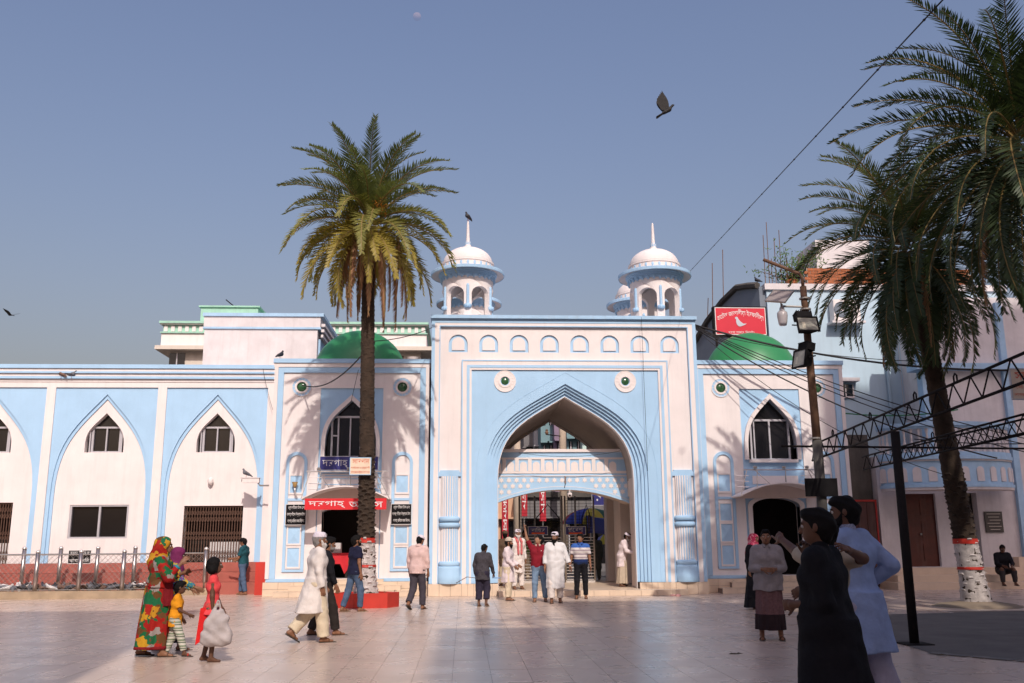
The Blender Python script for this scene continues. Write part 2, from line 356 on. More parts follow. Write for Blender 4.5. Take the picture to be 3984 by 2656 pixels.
bx('side_room', DARK, gate, x1 + .75, x1 + 2.4, 27.4, 32, .17, 3.2)
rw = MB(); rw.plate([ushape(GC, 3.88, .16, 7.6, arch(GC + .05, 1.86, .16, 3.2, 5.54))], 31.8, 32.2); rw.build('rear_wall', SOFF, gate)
for x in ncen:
    n_ = MB(); n_.plate([rarch(x, .29, 6.84, 7.41)], GY + .12, GY + .2); n_ = n_.build('niche', BLUE, gate)
    MB().plate([rarch(x, .185, 6.925, 7.31)], GY + .085, GY + .125).build('niche_panel', WHITE, n_)
for s in (-1, 1): rosette(gate, GC + s * 1.755, 6.0, GY + .03, .30, WHITE, WHITE, .135)
# fluted half columns with rings, pedestals and notched panels
for s in (-1, 1):
    xc = GC + s * 3.33
    bx('column_backing', WHITE, gate, xc - .31, xc + .31, GY + .06, GY + .12, .32, 3.30)
    nm = MB(); P = [(-.31, 0), (-.31, .10), (-.27, .14), (-.27, .17), (.27, .17), (.27, .14), (.31, .10), (.31, 0)]; nm.plate([[(xc + x, 3.27 + z) for x, z in P]], GY - .0, GY + .08); nm.build('bracket', BLUE, gate)
    col = MB()
    for z0, z1 in ((.90, 1.88), (2.12, 3.27)):
        n = 40; v = []; f = []
        for k in range(n + 1):
            a = math.pi + math.pi * k / n; r = .235 + (.012 if (k % 4) < 2 else -.008)
            v += [(xc + r * math.cos(a), GY + .07 + r * .8 * math.sin(a), z0), (xc + r * math.cos(a), GY + .07 + r * .8 * math.sin(a), z1)]
        for k in range(n): col.add([v[2 * k], v[2 * k + 2], v[2 * k + 3], v[2 * k + 1]], [(0, 1, 2, 3)], 0 if (k % 4) < 2 else 1)
    col = col.build('column', [WHITE, BLUE], gate)
    for z, h in ((1.915, .07), (2.08, .07), (.86, .07)):
        MB().lathe((xc, GY + .06, z), [(.20, -h), (.26, -h), (.295, -h * .5), (.30, 0), (.295, h * .5), (.26, h), (.20, h)], 16, math.pi, 2 * math.pi, sy=.85).build('ring', BLUE, col, smooth=True)
    pd = MB(); pd.lathe((xc, GY + .05, 0), [(.31, .33), (.33, .36), (.33, .55), (.315, .58), (.315, .74), (.30, .80), (.05, .81)], 16, math.pi, 2 * math.pi, sy=.75); pd.build('pedestal', BLUE, col, smooth=True)
# stepped cream plinth, tile by tile
pl = bx('plinth', JOINT, gate, GC - 3.86, GC - 2.0, GY - .06, GY + .5, 0, .31); pl2 = bx('plinth', JOINT, gate, GC + 2.0, GC + 3.86, GY - .06, GY + .5, 0, .31)
plinth_tiles(pl, GC - 3.9, GC - 2.98, GY - .06, .004, .325, .31); plinth_tiles(pl, GC - 2.98, GC - 1.97, GY - .04, .004, .325, .17)
plinth_tiles(pl2, GC + 2.98, GC + 3.9, GY - .06, .004, .325, .31); plinth_tiles(pl2, GC + 1.97, GC + 2.98, GY - .04, .004, .325, .17)
fl = bx('gate_floor', TILE, gate, GC - 2.0, GC + 2.2, GY - .05, 36, -.02, .155)
stp = bx('step', JOINT, gate, GC - 1.98, GC + 3.2, 25.85, GY - .07, 0, .135); plinth_tiles(stp, GC - 1.98, GC + 3.2, 25.85, .003, .145, .42)
bx('tread', TILE, stp, GC - 2.0, GC + 3.22, 25.83, GY - .065, .137, .152)
# the bridge across the arch
BY = 27.2; br = MB(); bot = [(GC - 1.99 + 3.98 * k / 20, 2.53 + .41 * (1 - (2 * k / 20 - 1) ** 2)) for k in range(21)]
br.plate([bot + [(GC + 1.99, 4.02), (GC - 1.99, 4.02)]], BY, BY + .9); bridge = br.build('bridge', BLUE, gate)
bx('coping', WHITE, bridge, GC - 1.99, GC + 1.99, BY - .05, BY + .9, 4.022, 4.11); bx('rail_band', WHITE, bridge, GC - 1.99, GC + 1.99, BY - .03, BY + .1, 3.81, 3.865)
bx('rail_band', WHITE, bridge, GC - 1.99, GC + 1.99, BY - .02, BY + .1, 3.315, 3.34); bx('rail_band', WHITE, bridge, GC - 1.99, GC + 1.99, BY - .022, BY + .1, 3.40, 3.47)
sofb = MB(); 
for k in range(20): sofb.add([(bot[k][0], BY - .02, bot[k][1] - .004), (bot[k + 1][0], BY - .02, bot[k + 1][1] - .004), (bot[k + 1][0], BY + .91, bot[k + 1][1] - .004), (bot[k][0], BY + .91, bot[k][1] - .004)], [(0, 1, 2, 3)])
sofb.build('bridge_soffit', PINKW, bridge)
MB().band([(x, z + .075) for x, z in bot], [(x, z - .01) for x, z in bot], BY - .02, BY + .02).build('arch_trim', BLUE, bridge)
MB().band([(x, z + .09) for x, z in bot], [(x, z + .076) for x, z in bot], BY - .024, BY + .01).build('arch_line', WHITE, bridge)
pstm = npm = None
for k in range(11):
    x = GC + (k - 5) * .376
    if abs(x - GC + .18) < 1.95:
        w0 = x + .188 - .055; bo = base(bridge)
        if pstm is None: pstm = MB().box(-.055, .055, -.03, .06, 3.47, 3.81).build('rail_post', WHITE, bridge, org=(0, 0, 0)); pstm.location = (x - .188 - bo.x, BY - bo.y, 0)
        else: inst(pstm, bridge, (x - .188 - bo.x, BY - bo.y, 0))
        if npm is None: npm = MB().plate([rarch(0, .105, 3.472, 3.745)], -.02, .01).build('arch_panel', WHITE, bridge, org=(0, 0, 0)); npm.location = (x - bo.x, BY - bo.y, 0)
        elif abs(x - GC) < 1.9: inst(npm, bridge, (x - bo.x, BY - bo.y, 0))
star0 = None
for r_ in range(4):
    for k in range(-9, 10):
        x = GC + (k + .5 * (r_ % 2)) * .222; z = 3.205 - .17 * r_; zb = 2.53 + .41 * (1 - ((x - GC) / 1.99) ** 2)
        if abs(x - GC) > 1.9 or z - .085 < zb + .085: continue
        bo = base(bridge)
        if star0 is None:
            P = [(.085 * (1 if q % 2 == 0 else .56) * math.sin(math.pi * q / 6), .085 * (1 if q % 2 == 0 else .56) * math.cos(math.pi * q / 6)) for q in range(12)]
            star0 = MB().plate([P], -.012, .003).build('star', WHITE, bridge, org=(0, 0, 0)); star0.location = (x - bo.x, BY - bo.y, z)
        else: inst(star0, bridge, (x - bo.x, BY - bo.y, z))
bridge.scale = (1.022, 1, 1.022); bridge.location = (0, .62, -.033)
# domed pavilions
def chhatri(cx, cy):
    z0 = 7.86; p = MB(); p.lathe((cx, cy, z0), [(.9, 0), (.9, .12), (.78, .14), (.0, .14)], 32); p = p.build('pavilion', WHITE, gate)
    # arcade ring: a cylinder wall with six round arches
    aw = MB(); n = 6; R = .79; fn = lambda u, y, z: (cx + (R - y) * math.sin(u / R), cy - (R - y) * math.cos(u / R), z); per = 2 * math.pi * R / n
    for k in range(n):
        u0 = k * per; o = rarch(u0 + per / 2, per / 2 - .115, z0 + .141, z0 + 1.13, 12, .85)
        top = [(u0 + per * q / 8, z0 + 1.45) for q in range(8, -1, -1)]
        aw.plate([[(u0, z0 + .14)] + o + [(u0 + per, z0 + .14)] + top], 0, .14, fn=fn)
    aw.build('arcade', WHITE, p)
    for k in range(n):
        a = 2 * math.pi * k / n; c = (cx + .79 * math.sin(a), cy - .80 * math.cos(a), z0)
        MB().lathe(c, [(.0, .44), (.10, .44), (.115, .47), (.115, .51), (.10, .54), (.045, .55), (.045, 1.12), (.03, 1.17), (0, 1.19)], 10, mi=0).build('pilaster', BLUE, p, smooth=False)
    MB().lathe((cx, cy, z0), [(.78, 1.42), (.80, 1.45), (.82, 1.5), (.84, 1.5), (.84, 1.55), (.87, 1.55), (.87, 1.6), (.90, 1.6), (.90, 1.66), (.5, 1.66)], 40).build('neck', BLUE, p)
    sc = MB()
    for k in range(28):
        a = 2 * math.pi * k / 28; sc.lathe((cx + .815 * math.cos(a), cy + .815 * math.sin(a), z0 + 1.44), [(0, -.07), (.03, -.045), (.042, 0), (.04, .05), (0, .055)], 6)
    tag(sc.build('scallop_trim', BLUE, p), kind='stuff')
    MB().lathe((cx, cy, z0), [(.5, 1.66), (.9, 1.665), (1.11, 1.605), (1.11, 1.70), (.72, 1.78), (.5, 1.78)], 48).build('eave', WHITE2, p); MB().lathe((cx, cy, z0), [(1.105, 1.60), (1.13, 1.60), (1.135, 1.615), (1.135, 1.69), (1.12, 1.705), (1.105, 1.705)], 48).build('eave_rim', BLUE2, p)
    MB().lathe((cx, cy, z0), [(.79, 1.76), (.79, 1.94), (.815, 1.95), (.815, 1.98), (.80, 1.985), (.805, 2.02), (.77, 2.03)], 40).build('drum', WHITE, p)
    ov = MB()
    for k in range(24):
        a = 2 * math.pi * k / 24; M = Matrix.Rotation(a, 4, 'Z'); 
        q = MB().lathe((0, 0, 0), [(0, -.06), (.03, -.045), (.04, 0), (.03, .045), (0, .06)], 8, sx=.25); ov.add([tuple(M @ Vector((v[0] + .792, v[1], v[2])) + Vector((cx, cy, z0 + 1.865))) for v in q.v], q.f)
    tag(ov.build('oval_boss', BLUE, p), kind='stuff')
    MB().lathe((cx, cy, z0), [(.76 * math.cos(t), 2.02 + .52 * math.sin(t)) for t in [math.pi / 2 * k / 12 for k in range(12)]] + [(.17, 2.53), (.17, 2.55), (.0, 2.56)], 40).build('dome', WHITE, p, smooth=True)
    MB().lathe((cx, cy, z0), [(.15, 2.55), (.10, 2.58), (.10, 2.62), (.085, 2.63)] + [(.085, 2.72), (.06, 2.74), (.052, 2.9), (.04, 3.25), (.028, 3.4), (.0, 3.44)], 12).build('spire', WHITE, p, smooth=False)
    lf = MB()
    for k in range(10):
        a = 2 * math.pi * k / 10; ca, sa = math.cos(a), math.sin(a)
        lf.add([(cx + r * ca - t * sa, cy + r * sa + t * ca, z0 + z) for r, t, z in ((.085, -.02, 2.62), (.085, .02, 2.62), (.098, .018, 2.70), (.105, 0, 2.76), (.098, -.018, 2.70))], [(0, 1, 2, 3, 4)])
    lf.build('spire_collar', BLUE, p)
for cx, cy in ((.09, 27.6), (5.92, 27.6), (.15, 31.2), (6.1, 31.2)): chhatri(cx, cy)

# ================================================================== THE TWO TOWERS
TY = 27.0
def tower(C, label, wz, door, panels, right):
    t = thing('tower', label, 'tower', (C, TY, 0))
    w0, wa, wi = wz; WH = .735
    w = MB(); w.plate([rect(C - 2.26, C + 2.26, .38, 6.62), rect(C - .91, C + .91, .47, 5.89)] + [circ(C + s * 1.465, 5.92, .165, 20) for s in (-1, 1)], TY + .04, TY + .5)
    w.box(C - 2.26, C - 2.0, TY + .5, 29.6, 0, 6.6); w.box(C + 2.0, C + 2.26, TY + .5, 29.6, 0, 6.6); w.box(C - 2.0, C + 2.0, 29.3, 29.6, 0, 6.6); w.build('wall', WHITE, t)
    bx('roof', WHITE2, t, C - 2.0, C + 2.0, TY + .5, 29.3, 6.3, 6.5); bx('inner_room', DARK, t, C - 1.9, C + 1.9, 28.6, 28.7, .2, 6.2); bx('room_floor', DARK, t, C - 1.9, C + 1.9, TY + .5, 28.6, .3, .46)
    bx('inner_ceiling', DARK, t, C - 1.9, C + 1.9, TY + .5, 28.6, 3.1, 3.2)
    bx('cornice', BLUE, t, C - 2.3, C + 2.3, TY - .07, TY + .5, 6.622, 6.745); bx('white_band', WHITE, t, C - 2.28, C + 2.28, TY - .03, TY + .4, 6.50, 6.62)
    MB().plate([ushape(C, 2.15, .475, 6.498, box3(C, 1.99, .475, 6.34))], TY - .012, TY + .04).build('blue_frame', BLUE, t)
    MB().plate([ushape(C, 2.26, .475, 6.499, box3(C, 2.152, .475, 6.4985))], TY - .03, TY + .04).build('corner_strip', WHITE, t)
    for s in (-1, 1): bx('base_band', BLUE, t, C + s * 1.57 - .66, C + s * 1.57 + .66, TY - .01, TY + .05, .385, .472)
    # recessed blue panel with window and door openings
    d0, d1, da, de = door
    win = arch(C, WH, w0, w0 + .35, wi, c=(.55, .58, .68)); wo = arch(C, WH + .11, w0, w0 + .35, wa, c=(.55, .58, .68))
    MB().plate([rect(C - .92, C + .92, .46, 5.9), win[::-1], rarch(C, d1, d0, da, 12, de)], TY + .08, TY + .35).build('blue_panel', BLUE, t)
    MB().band(wo, win, TY - .005, TY + .36).build('window_surround', WHITE, t)
    jo, ji = rarch(C, d1 + .13, d0, da + .09, 12, de), rarch(C, d1, d0, da, 12, de); MB().band(jo, ji, TY + .03, TY + .4).build('door_surround', WHITE, t)
    bx('wall_panel', WHITE, t, C - .80, C + .80, TY + .05, TY + .1, 2.98, 3.40)
    for z in (3.08, 3.24, 3.33): bx('blue_line', BLUE, t, C - .7, C + .7, TY + .044, TY + .06, z, z + .022)
    # window: frame and dark panes
    wn = MB(); wn.plate([win], TY + .30, TY + .32); wn = wn.build('window', GLASSD, t)
    yb = (TY + .22, TY + .29); zt = w0 + 1.19
    bars = [(C - .62, C + .62, *yb, zt - .03, zt + .03), (C - .60, C - .545, *yb, w0, zt - .03), (C + .545, C + .60, *yb, w0, zt - .03), (C - .545, C + .545, *yb, w0, w0 + .05)]
    if right: bars += [(C - .03, C + .02, *yb, w0 + .05, zt - .03), (C - .50, C - .46, TY + .2, TY + .27, w0, zt - .03)]
    else: bars += [(C - .41, C - .365, *yb, w0 + .05, zt - .03), (C - .06, C - .02, *yb, w0 + .05, zt - .03), (C + .24, C + .28, *yb, w0 + .05, zt - .03), (C - .545, C - .41, *yb, w0 + .62, w0 + .66)]
    window_bars('frame', wn, ALU, *bars)
    for a_, b_ in ((-.52, -.04), (.03, .53)): bx('pane', GLASSD, wn, C + a_, C + b_, TY + .291, TY + .297, w0 + .06, zt - .04)
    if not right: bx('sill', BLUE, t, C - .9, C + .9, TY + .03, TY + .3, 3.42, 3.475)
    else:
        bx('sill', WHITE, t, C - .72, C + .72, TY - .06, TY + .3, w0 - .09, w0 - .004); bx('fascia', BLUE, t, C - .89, C + .89, TY - .02, TY + .1, 2.94, 3.44); bx('fascia_panel', WHITE, t, C - .68, C + .68, TY - .035, TY, 3.06, 3.30)
        bx('orange_block', mat('orange plastic chairs', (.20, .035, .012), .6), t, C - .5, C + .4, 28.3, 28.5, 4.15, 4.45)  # orange chairs as one plain block inside the room
    for s in (-1, 1): rosette(t, C + s * 1.465, 5.92, TY + .04, .27, BLUE, WHITE, .145)
    # side niches with faceted panels
    for s in (-1, 1):
        x = C + s * 1.51; n_ = MB(); n_.band(rarch(x, .30, .68, 4.02), rarch(x, .215, .68, 3.93), TY + .0, TY + .05); n_.box(x - .30, x + .30, TY - .001, TY + .05, .66, .72); n_ = n_.build('niche', BLUE, t)
        for q, (za, zb) in enumerate(panels):
            MB().plate([rect(x - .205, x + .205, za - .05, zb + .05), rect(x - .165, x + .165, za, zb)], TY + .012, TY + .045).build('panel_frame', WHITE, n_)
            f_ = MB(); zc = (za + zb) / 2; e = .165
            f_.add([(x - e, TY + .035, za), (x + e, TY + .035, za), (x + e, TY + .035, zb), (x - e, TY + .035, zb), (x, TY + .008, zc)], [(0, 1, 4), (1, 2, 4), (2, 3, 4), (3, 0, 4)]); f_.build('panel', BLUE, n_)
        bx('cross_band', BLUE, n_, x - .21, x + .21, TY + .015, TY + .05, 2.63, 2.70)
    # green dome
    dm = MB().lathe((C + .02, 28.75, 6.5), [(1.46 * math.cos(a), 1.47 * math.sin(a)) for a in [math.pi / 2 * k / 16 for k in range(17)]], 48).build('dome', GREEN, t, smooth=True)
    # plinth and entrance steps
    for xa, xb in ((C - 2.3, C - 1.0), (C + 1.0, C + 2.3)):
        p_ = bx('plinth', JOINT, t, xa + .01, xb - .01, TY - .07, TY + .4, 0, .37); plinth_tiles(p_, xa, xb, TY - .07, .004, .19, .43); plinth_tiles(p_, xa, xb, TY - .068, .197, .382, .43)
    for k, (z, e, y) in enumerate(((.15, 1.9, TY - .62), (.30, 1.55, TY - .36), (.455, 1.05, TY - .1))):
        s_ = bx('step', JOINT, t, C - e + .01, C + e - .01, y + .03, TY + .45, z - .15, z - .02); plinth_tiles(s_, C - e, C + e, y + .03, z - .147, z - .022, .42); bx('tread', TILE, s_, C - e, C + e, y, TY + .45, z - .019, z)
    return t
PL = ((2.86, 3.34), (1.44, 1.90), (.80, 1.32)); PR = ((2.86, 3.34), (2.02, 2.50), (1.43, 1.92), (.78, 1.31))
TL_, TR_ = -3.285, 9.13
towL = tower(TL_, 'white and blue office tower with green dome behind the palm in the planter', (3.87, 5.69, 5.53), (.47, .75, 2.42, .15), PL, False)
towR = tower(TR_, 'white and blue green domed tower half in tree shade behind the lamp post', (3.78, 5.74, 5.59), (.47, .71, 2.66, .35), PR, True)
# plant pots etc. under the tower dome: door canopies
def canopy(C, w, z0, zt, label, lad):
    c = thing('door_canopy', label, 'canopy', (C, 26.9, z0)); y0, y1 = 25.95, 26.95; P = [(C - w + 2 * w * k / 16, z0 + (zt - z0) * (1 - (2 * k / 16 - 1) ** 2)) for k in range(17)]; m = MB()
    m.band([(x, z + .035) for x, z in P], P, y0, y1); m.build('shell', WHITE, c)
    MB().band(P, [(C - w * .97 + 2 * w * .97 * k / 16, z0 - .02) for k in range(17)], y1 - .14, y1 - .12).build('tympanum', PINKW, c)
    for zz, e in ((lad, 1.12),): MB().tube([(C - e, 26.2, zz), (C + e, 26.2, zz)], .022, 6).build('rail', STEEL, c)
    for xa, xb, ya in ((-1.02, -w, y0), (-.72, -.80, y0 + .1), (-.8, -.45, y0), (.1, .02, y0), (.8, w, y0), (.75, .98, y0 + .2), (.1, .1, y0 + .3)):
        MB().tube([(C + xa, 26.2, lad), (C + xb, ya, z0 + (zt - z0) * (1 - min(1, abs(xb) / w) ** 2) + .03)], .012, 5).build('stay', BRSTEEL, c)
    for k in range(3):
        for s in (-1, 1): MB().tube([(C + s * 1.15, 26.85, lad - .12 - .16 * k), (C + s * .78, 26.85, lad - .13 - .16 * k)], .012, 5).build('rung', STEEL, c)
    for xa in (-.78, .05, .72): MB().lathe((C + xa, 26.18, lad + .03), [(.0, 0), (.05, 0), (.06, .05), (.035, .08), (0, .08)], 8).build('spot_lamp', BRSTEEL, c)
    return c
canopy(TL_ + .03, 1.2, 2.62, 2.96, 'pale arched canopy over the office door behind the palm trunk', 3.40)
canopy(TR_ - .05, 1.3, 2.66, 3.02, 'pale arched canopy over the dark doorway of the right tower', 3.42)
# ================================================================== LEFT ARCADE BUILDING
LY = 29.0
arc = thing('arcade_building', 'long white building with blue pointed blind arches behind the pigeon enclosure', 'building', (-12, LY, 0))
CB = [-17.83, -14.45, -11.07, -7.69]
holes = []
for c in CB: holes.append(arch(c, .585, 4.21, 4.45, 5.43, c=(.5, .55, .62)))
LOW = {-17.83: (-.85, .85, 1.62, 2.62), -14.45: (-.9, .83, .86, 2.70), -11.07: (-.86, .90, 1.62, 2.62), -7.69: (-.83, .95, .83, 2.58)}
for c in CB: q = LOW[c]; holes.append(rect(c + q[0], c + q[1], q[2], q[3]))
w = MB(); w.plate([rect(-20, -5.55, 0, 6.9)] + holes, LY + .14, LY + .5); w.box(-20, -19.8, LY + .5, 34, 0, 6.8); w.box(-20, -5.6, 33.8, 34, 0, 6.8); w.build('wall', WHITE, arc)
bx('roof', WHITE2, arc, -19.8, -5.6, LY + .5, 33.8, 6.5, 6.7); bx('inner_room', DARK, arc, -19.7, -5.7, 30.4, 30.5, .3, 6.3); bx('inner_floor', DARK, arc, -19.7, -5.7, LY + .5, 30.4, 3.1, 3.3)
for y0, z0, z1, m in ((.16, 6.79, 6.91, BLUE), (.11, 6.70, 6.785, WHITE), (.13, 6.64, 6.695, BLUE), (.07, 6.55, 6.635, WHITE), (.09, 6.475, 6.545, BLUE), (.02, 6.38, 6.47, WHITE)):
    bx('cornice_band', m, arc, -20, -5.6, LY - y0, LY + .4, z0, z1)
bx('frieze', WHITE, arc, -20, -5.6, LY, LY + .14, 6.21, 6.375)
for i, c in enumerate(CB):
    aO, aI = arch(c, 1.45, .9, 2.9, 6.0, c=(.55, .56, .70)), arch(c, 1.36, .9, 2.9, 5.86, c=(.55, .56, .70))
    MB().plate([rect(c - 1.555, c + 1.555, .9, 6.208), aO[::-1]], LY + .05, LY + .14).build('blue_spandrel', BLUE, arc)
    MB().band(aO, aI, LY + .10, LY + .14).build('arch_moulding', BLUE, arc)
    pb = MB(); pb.box(c + 1.555, c + 1.825, LY + .0, LY + .14, .9, 6.21); pb.build('pilaster', WHITE, arc)
    wn = MB().plate([arch(c, .60, 4.19, 4.45, 5.45, c=(.5, .55, .62))], LY + .36, LY + .38).build('window', GLASSD, arc)
    y = (LY + .28, LY + .35)
    window_bars('frame', wn, ALU, (c - .45, c + .45, *y, 4.965, 5.02), (c - .45, c - .385, *y, 4.21, 4.965), (c + .385, c + .45, *y, 4.21, 4.965), (c - .385, c + .385, *y, 4.21, 4.26), (c - .02, c + .02, *y, 4.26, 4.965), (c - .50, c - .465, y[0] - .04, y[1] - .04, 4.21, 4.9), (c + .465, c + .5, y[0] - .04, y[1] - .04, 4.21, 4.9))
    for a_, b_ in ((-.38, -.03), (.03, .38)): bx('pane', GLASSD, wn, c + a_, c + b_, LY + .351, LY + .357, 4.27, 4.955)
    q = LOW[c]
    if c in (-11.07, -17.83):
        wl = bx('window', GLASSD, arc, c + q[0], c + q[1], LY + .34, LY + .36, q[2], q[3]); y = (LY + .16, LY + .24); m_ = c + .03
        window_bars('frame', wl, ALU, (c + q[0], c + q[1], *y, q[2], q[2] + .05), (c + q[0], c + q[1], *y, q[3] - .05, q[3]), (c + q[0], c + q[0] + .06, *y, q[2] + .05, q[3] - .05), (c + q[1] - .06, c + q[1], *y, q[2] + .05, q[3] - .05), (m_ - .03, m_ + .03, *y, q[2] + .05, q[3] - .05))
        for a_, b_ in ((c + q[0] + .06, m_ - .03), (m_ + .03, c + q[1] - .06)): bx('pane', GLASSD, wl, a_, b_, LY + .25, LY + .256, q[2] + .05, q[3] - .05)
    else:
        d = bx('collapsible_door', BRONZE, arc, c + q[0], c + q[1], LY + .2, LY + .24, q[3] - .05, q[3]); bars = MB(); lat = MB(); n = 22
        for k in range(n + 1):
            x = c + q[0] + (q[1] - q[0]) * k / n; bars.box(x - .012, x + .012, LY + .2, LY + .225, q[2], q[3] - .05)
        for za, zb in ((q[2] + .1, q[2] + .38), (q[2] + .72, q[2] + 1.0), (q[3] - .5, q[3] - .12)):
            for k in range(n):
                xa, xb = c + q[0] + (q[1] - q[0]) * k / n, c + q[0] + (q[1] - q[0]) * (k + 1) / n
                nz = 2
                for j in range(nz):
                    z0, z1 = za + (zb - za) * j / nz, za + (zb - za) * (j + 1) / nz
                    lat.tube([(xa, LY + .19, z0), (xb, LY + .19, z1)], .008, 4); lat.tube([(xa, LY + .195, z1), (xb, LY + .195, z0)], .008, 4)
        tag(bars.build('door_bar', BRONZE, d), kind='stuff'); tag(lat.build('lattice', BRONZE, d), kind='stuff')
        bx('low_wall', WHITE2, arc, c - .2, c + q[1] + .2, LY + .9, LY + 1.0, .8, 1.5)
for k, (z0, z1, y) in enumerate(((0, .34, LY - .75), (.345, .62, LY - .42), (.625, .9, LY - .12))):
    st_ = bx('red_step', REDB, arc, -20, -5.6, y, LY + .05, z0, z1)
bx('red_pier', REDP, arc, -5.98, -5.62, LY - 1.25, LY - .8, 0, .92)

# ================================================================== BUILDINGS BEHIND
GREENT = mat('mint green paint', (.33, .58, .47), .75, .12, 1.2, streak=.35, dirt=(.2, .25, .2)); CREAMB = mat('cream building paint', (.60, .54, .47), .8, .1, .8, streak=.25)
REDW = mat('brown red window', (.10, .035, .025), .5)
b = thing('white_block', 'plain weathered white block with blue cornice rising behind the left wing roof', 'building', (-7.4, 33, 6.5))
bx('wall', WHITE2, b, -9.35, -5.32, 33, 38, 6.5, 9.0); bx('side_wall', BLUE2, b, -5.318, -5.25, 33.3, 37.8, 6.5, 8.7)
bx('cornice_band', WHITE2, b, -9.38, -5.22, 32.96, 38, 9.07, 9.46); bx('cornice_band', BLUE2, b, -9.40, -5.2, 32.94, 38, 9.0, 9.07); bx('coping', BLUE2, b, -9.42, -5.1, 32.9, 38.1, 9.46, 9.58)
for k in range(3): bx('cornice_rib', WHITE2, b, -5.2, -5.12 + .03 * k, 33.05, 38, 8.72 + .2 * k, 8.82 + .2 * k)
MB().band(*(lambda f_: ([(x, z) for x, z in arch(36, .8, 6.5, 7.4, 8.3)], [(x, z) for x, z in arch(36, .68, 6.5, 7.4, 8.15)]))(0), 0, .05).build('side_arch', WHITE, b, org=(0, 0, 0)).matrix_local = Matrix(((0, -1, 0, -5.2 + 7.4), (1, 0, 0, -33), (0, 0, 1, -6.5), (0, 0, 0, 1)))
b = thing('green_trim_building', 'cream flats with mint green roof trim and rooftop box behind the white block', 'building', (-9, 48, 0))
bx('wall', CREAMB, b, -15.3, -2.3, 48, 58, 0, 11.2); bx('slab', CREAMB, b, -15.9, -1.7, 47.4, 58, 11.2, 11.4); bx('parapet', WHITE, b, -15.7, -2.0, 47.7, 58, 11.4, 12.1)
bx('cornice', GREENT, b, -15.75, -1.95, 47.6, 58, 12.1, 12.16); fr = bx('frieze', GREENT, b, -15.65, -2.05, 47.75, 58, 12.16, 12.55); bx('coping', GREENT, b, -15.8, -1.9, 47.5, 58, 12.6, 12.72); bx('coping_band', WHITE, b, -15.77, -1.93, 47.56, 58, 12.55, 12.6)
d0 = None
for k in range(38):
    x = -15.5 + k * .36
    if d0 is None: d0 = MB().box(-.09, .09, -.06, .02, 12.2, 12.5).build('dentil', WHITE, fr, org=(0, 0, 0)); d0.location = (x + 9, 47.75 - 48, 0)
    else: inst(d0, fr, (x + 9, 47.75 - 48, 0))
bx('roof_box', GREENT, b, -14.0, -11.0, 48.5, 52, 12.72, 13.7); bx('roof_box_lid', GREENT, b, -14.1, -10.9, 48.4, 52.1, 13.7, 13.78)
MB().tube([(-12.2, 48.5, 13.7), (-12.7, 48.4, 14.1)], .03, 5).build('roof_pipe', IRON, b)
for x, z0, z1, m in ((-14.9, 9.2, 11.1, 0), (-13.0, 9.2, 11.1, 1), (-12.6, 10.6, 11.1, 0), (-3.6, 9.6, 11.0, 1), (-4.4, 10.7, 11.15, 0)):
    wq = bx('window', GLASSD if m == 0 else REDW, b, x - .4, x + .4, 47.96, 48.02, z0, z1); window_bars('frame', wq, ALU, (x - .03, x + .03, 47.92, 47.965, z0, z1))
MB().lathe((-2.7, 47.9, 10.3), [(.2, 0), (.26, .1), (.2, .2), (.3, .3), (.26, .45), (.34, .6)], 12).build('corner_bracket', WHITE, b)

# hotel on the right
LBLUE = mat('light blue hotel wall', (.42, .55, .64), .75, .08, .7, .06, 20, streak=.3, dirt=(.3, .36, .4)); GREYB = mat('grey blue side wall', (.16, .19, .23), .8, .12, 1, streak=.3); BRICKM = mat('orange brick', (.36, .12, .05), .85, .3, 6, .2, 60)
h = thing('hotel', 'light blue hotel building with brick roof parapet behind the right palms', 'building', (14, 31.5, 0))
bx('wall', LBLUE, h, 10.78, 19.5, 31.5, 40, 0, 10.2); bx('coping', WHITE2, h, 10.7, 19.6, 31.4, 40, 10.2, 10.42)
sw = MB(); prof = [(40.5, 5), (40.5, 8.0), (38.5, 8.3), (37.8, 8.9), (37.0, 9.0), (36.2, 9.3), (35.2, 9.9), (34.0, 10.4), (33.0, 10.65), (32.2, 10.5), (31.6, 10.35), (31.6, 5)]
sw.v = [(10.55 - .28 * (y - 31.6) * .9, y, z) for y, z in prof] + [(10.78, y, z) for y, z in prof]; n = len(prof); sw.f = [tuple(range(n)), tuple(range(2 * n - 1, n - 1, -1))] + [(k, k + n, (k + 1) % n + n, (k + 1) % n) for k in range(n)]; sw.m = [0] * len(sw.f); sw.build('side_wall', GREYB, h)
sc = MB(); sc.tube([(10.5 - .25 * (y - 31.6), y, z + .05) for y, z in prof[1:-1]], .12, 6); sc.build('side_coping', CONC, h)
b0 = None
pw = bx('brick_parapet', mat('mortar', (.42, .37, .32), .9), h, 12.4, 18.5, 31.75, 31.95, 10.42, 11.1)
for r_ in range(6):
    for k in range(25):
        x = 12.42 + k * .245 + (.12 if r_ % 2 else 0); z = 10.44 + r_ * .112
        if b0 is None: b0 = MB().box(-.113, .113, -.02, .03, 0, .095).build('brick', BRICKM, pw, org=(0, 0, 0)); b0.location = (x - 14, 31.75 - 31.5, z)
        else: inst(b0, pw, (x - 14, .25 - random.uniform(0, .012), z))
for k, (x, z) in enumerate(((10.9, 12.4), (11.05, 12.9), (11.3, 12.3), (11.5, 12.6), (11.7, 11.6), (11.9, 11.3), (11.15, 11.5))): MB().tube([(x, 31.9, 10.4), (x + .03, 31.9, z)], .014, 5).build('rebar', RUST, h)
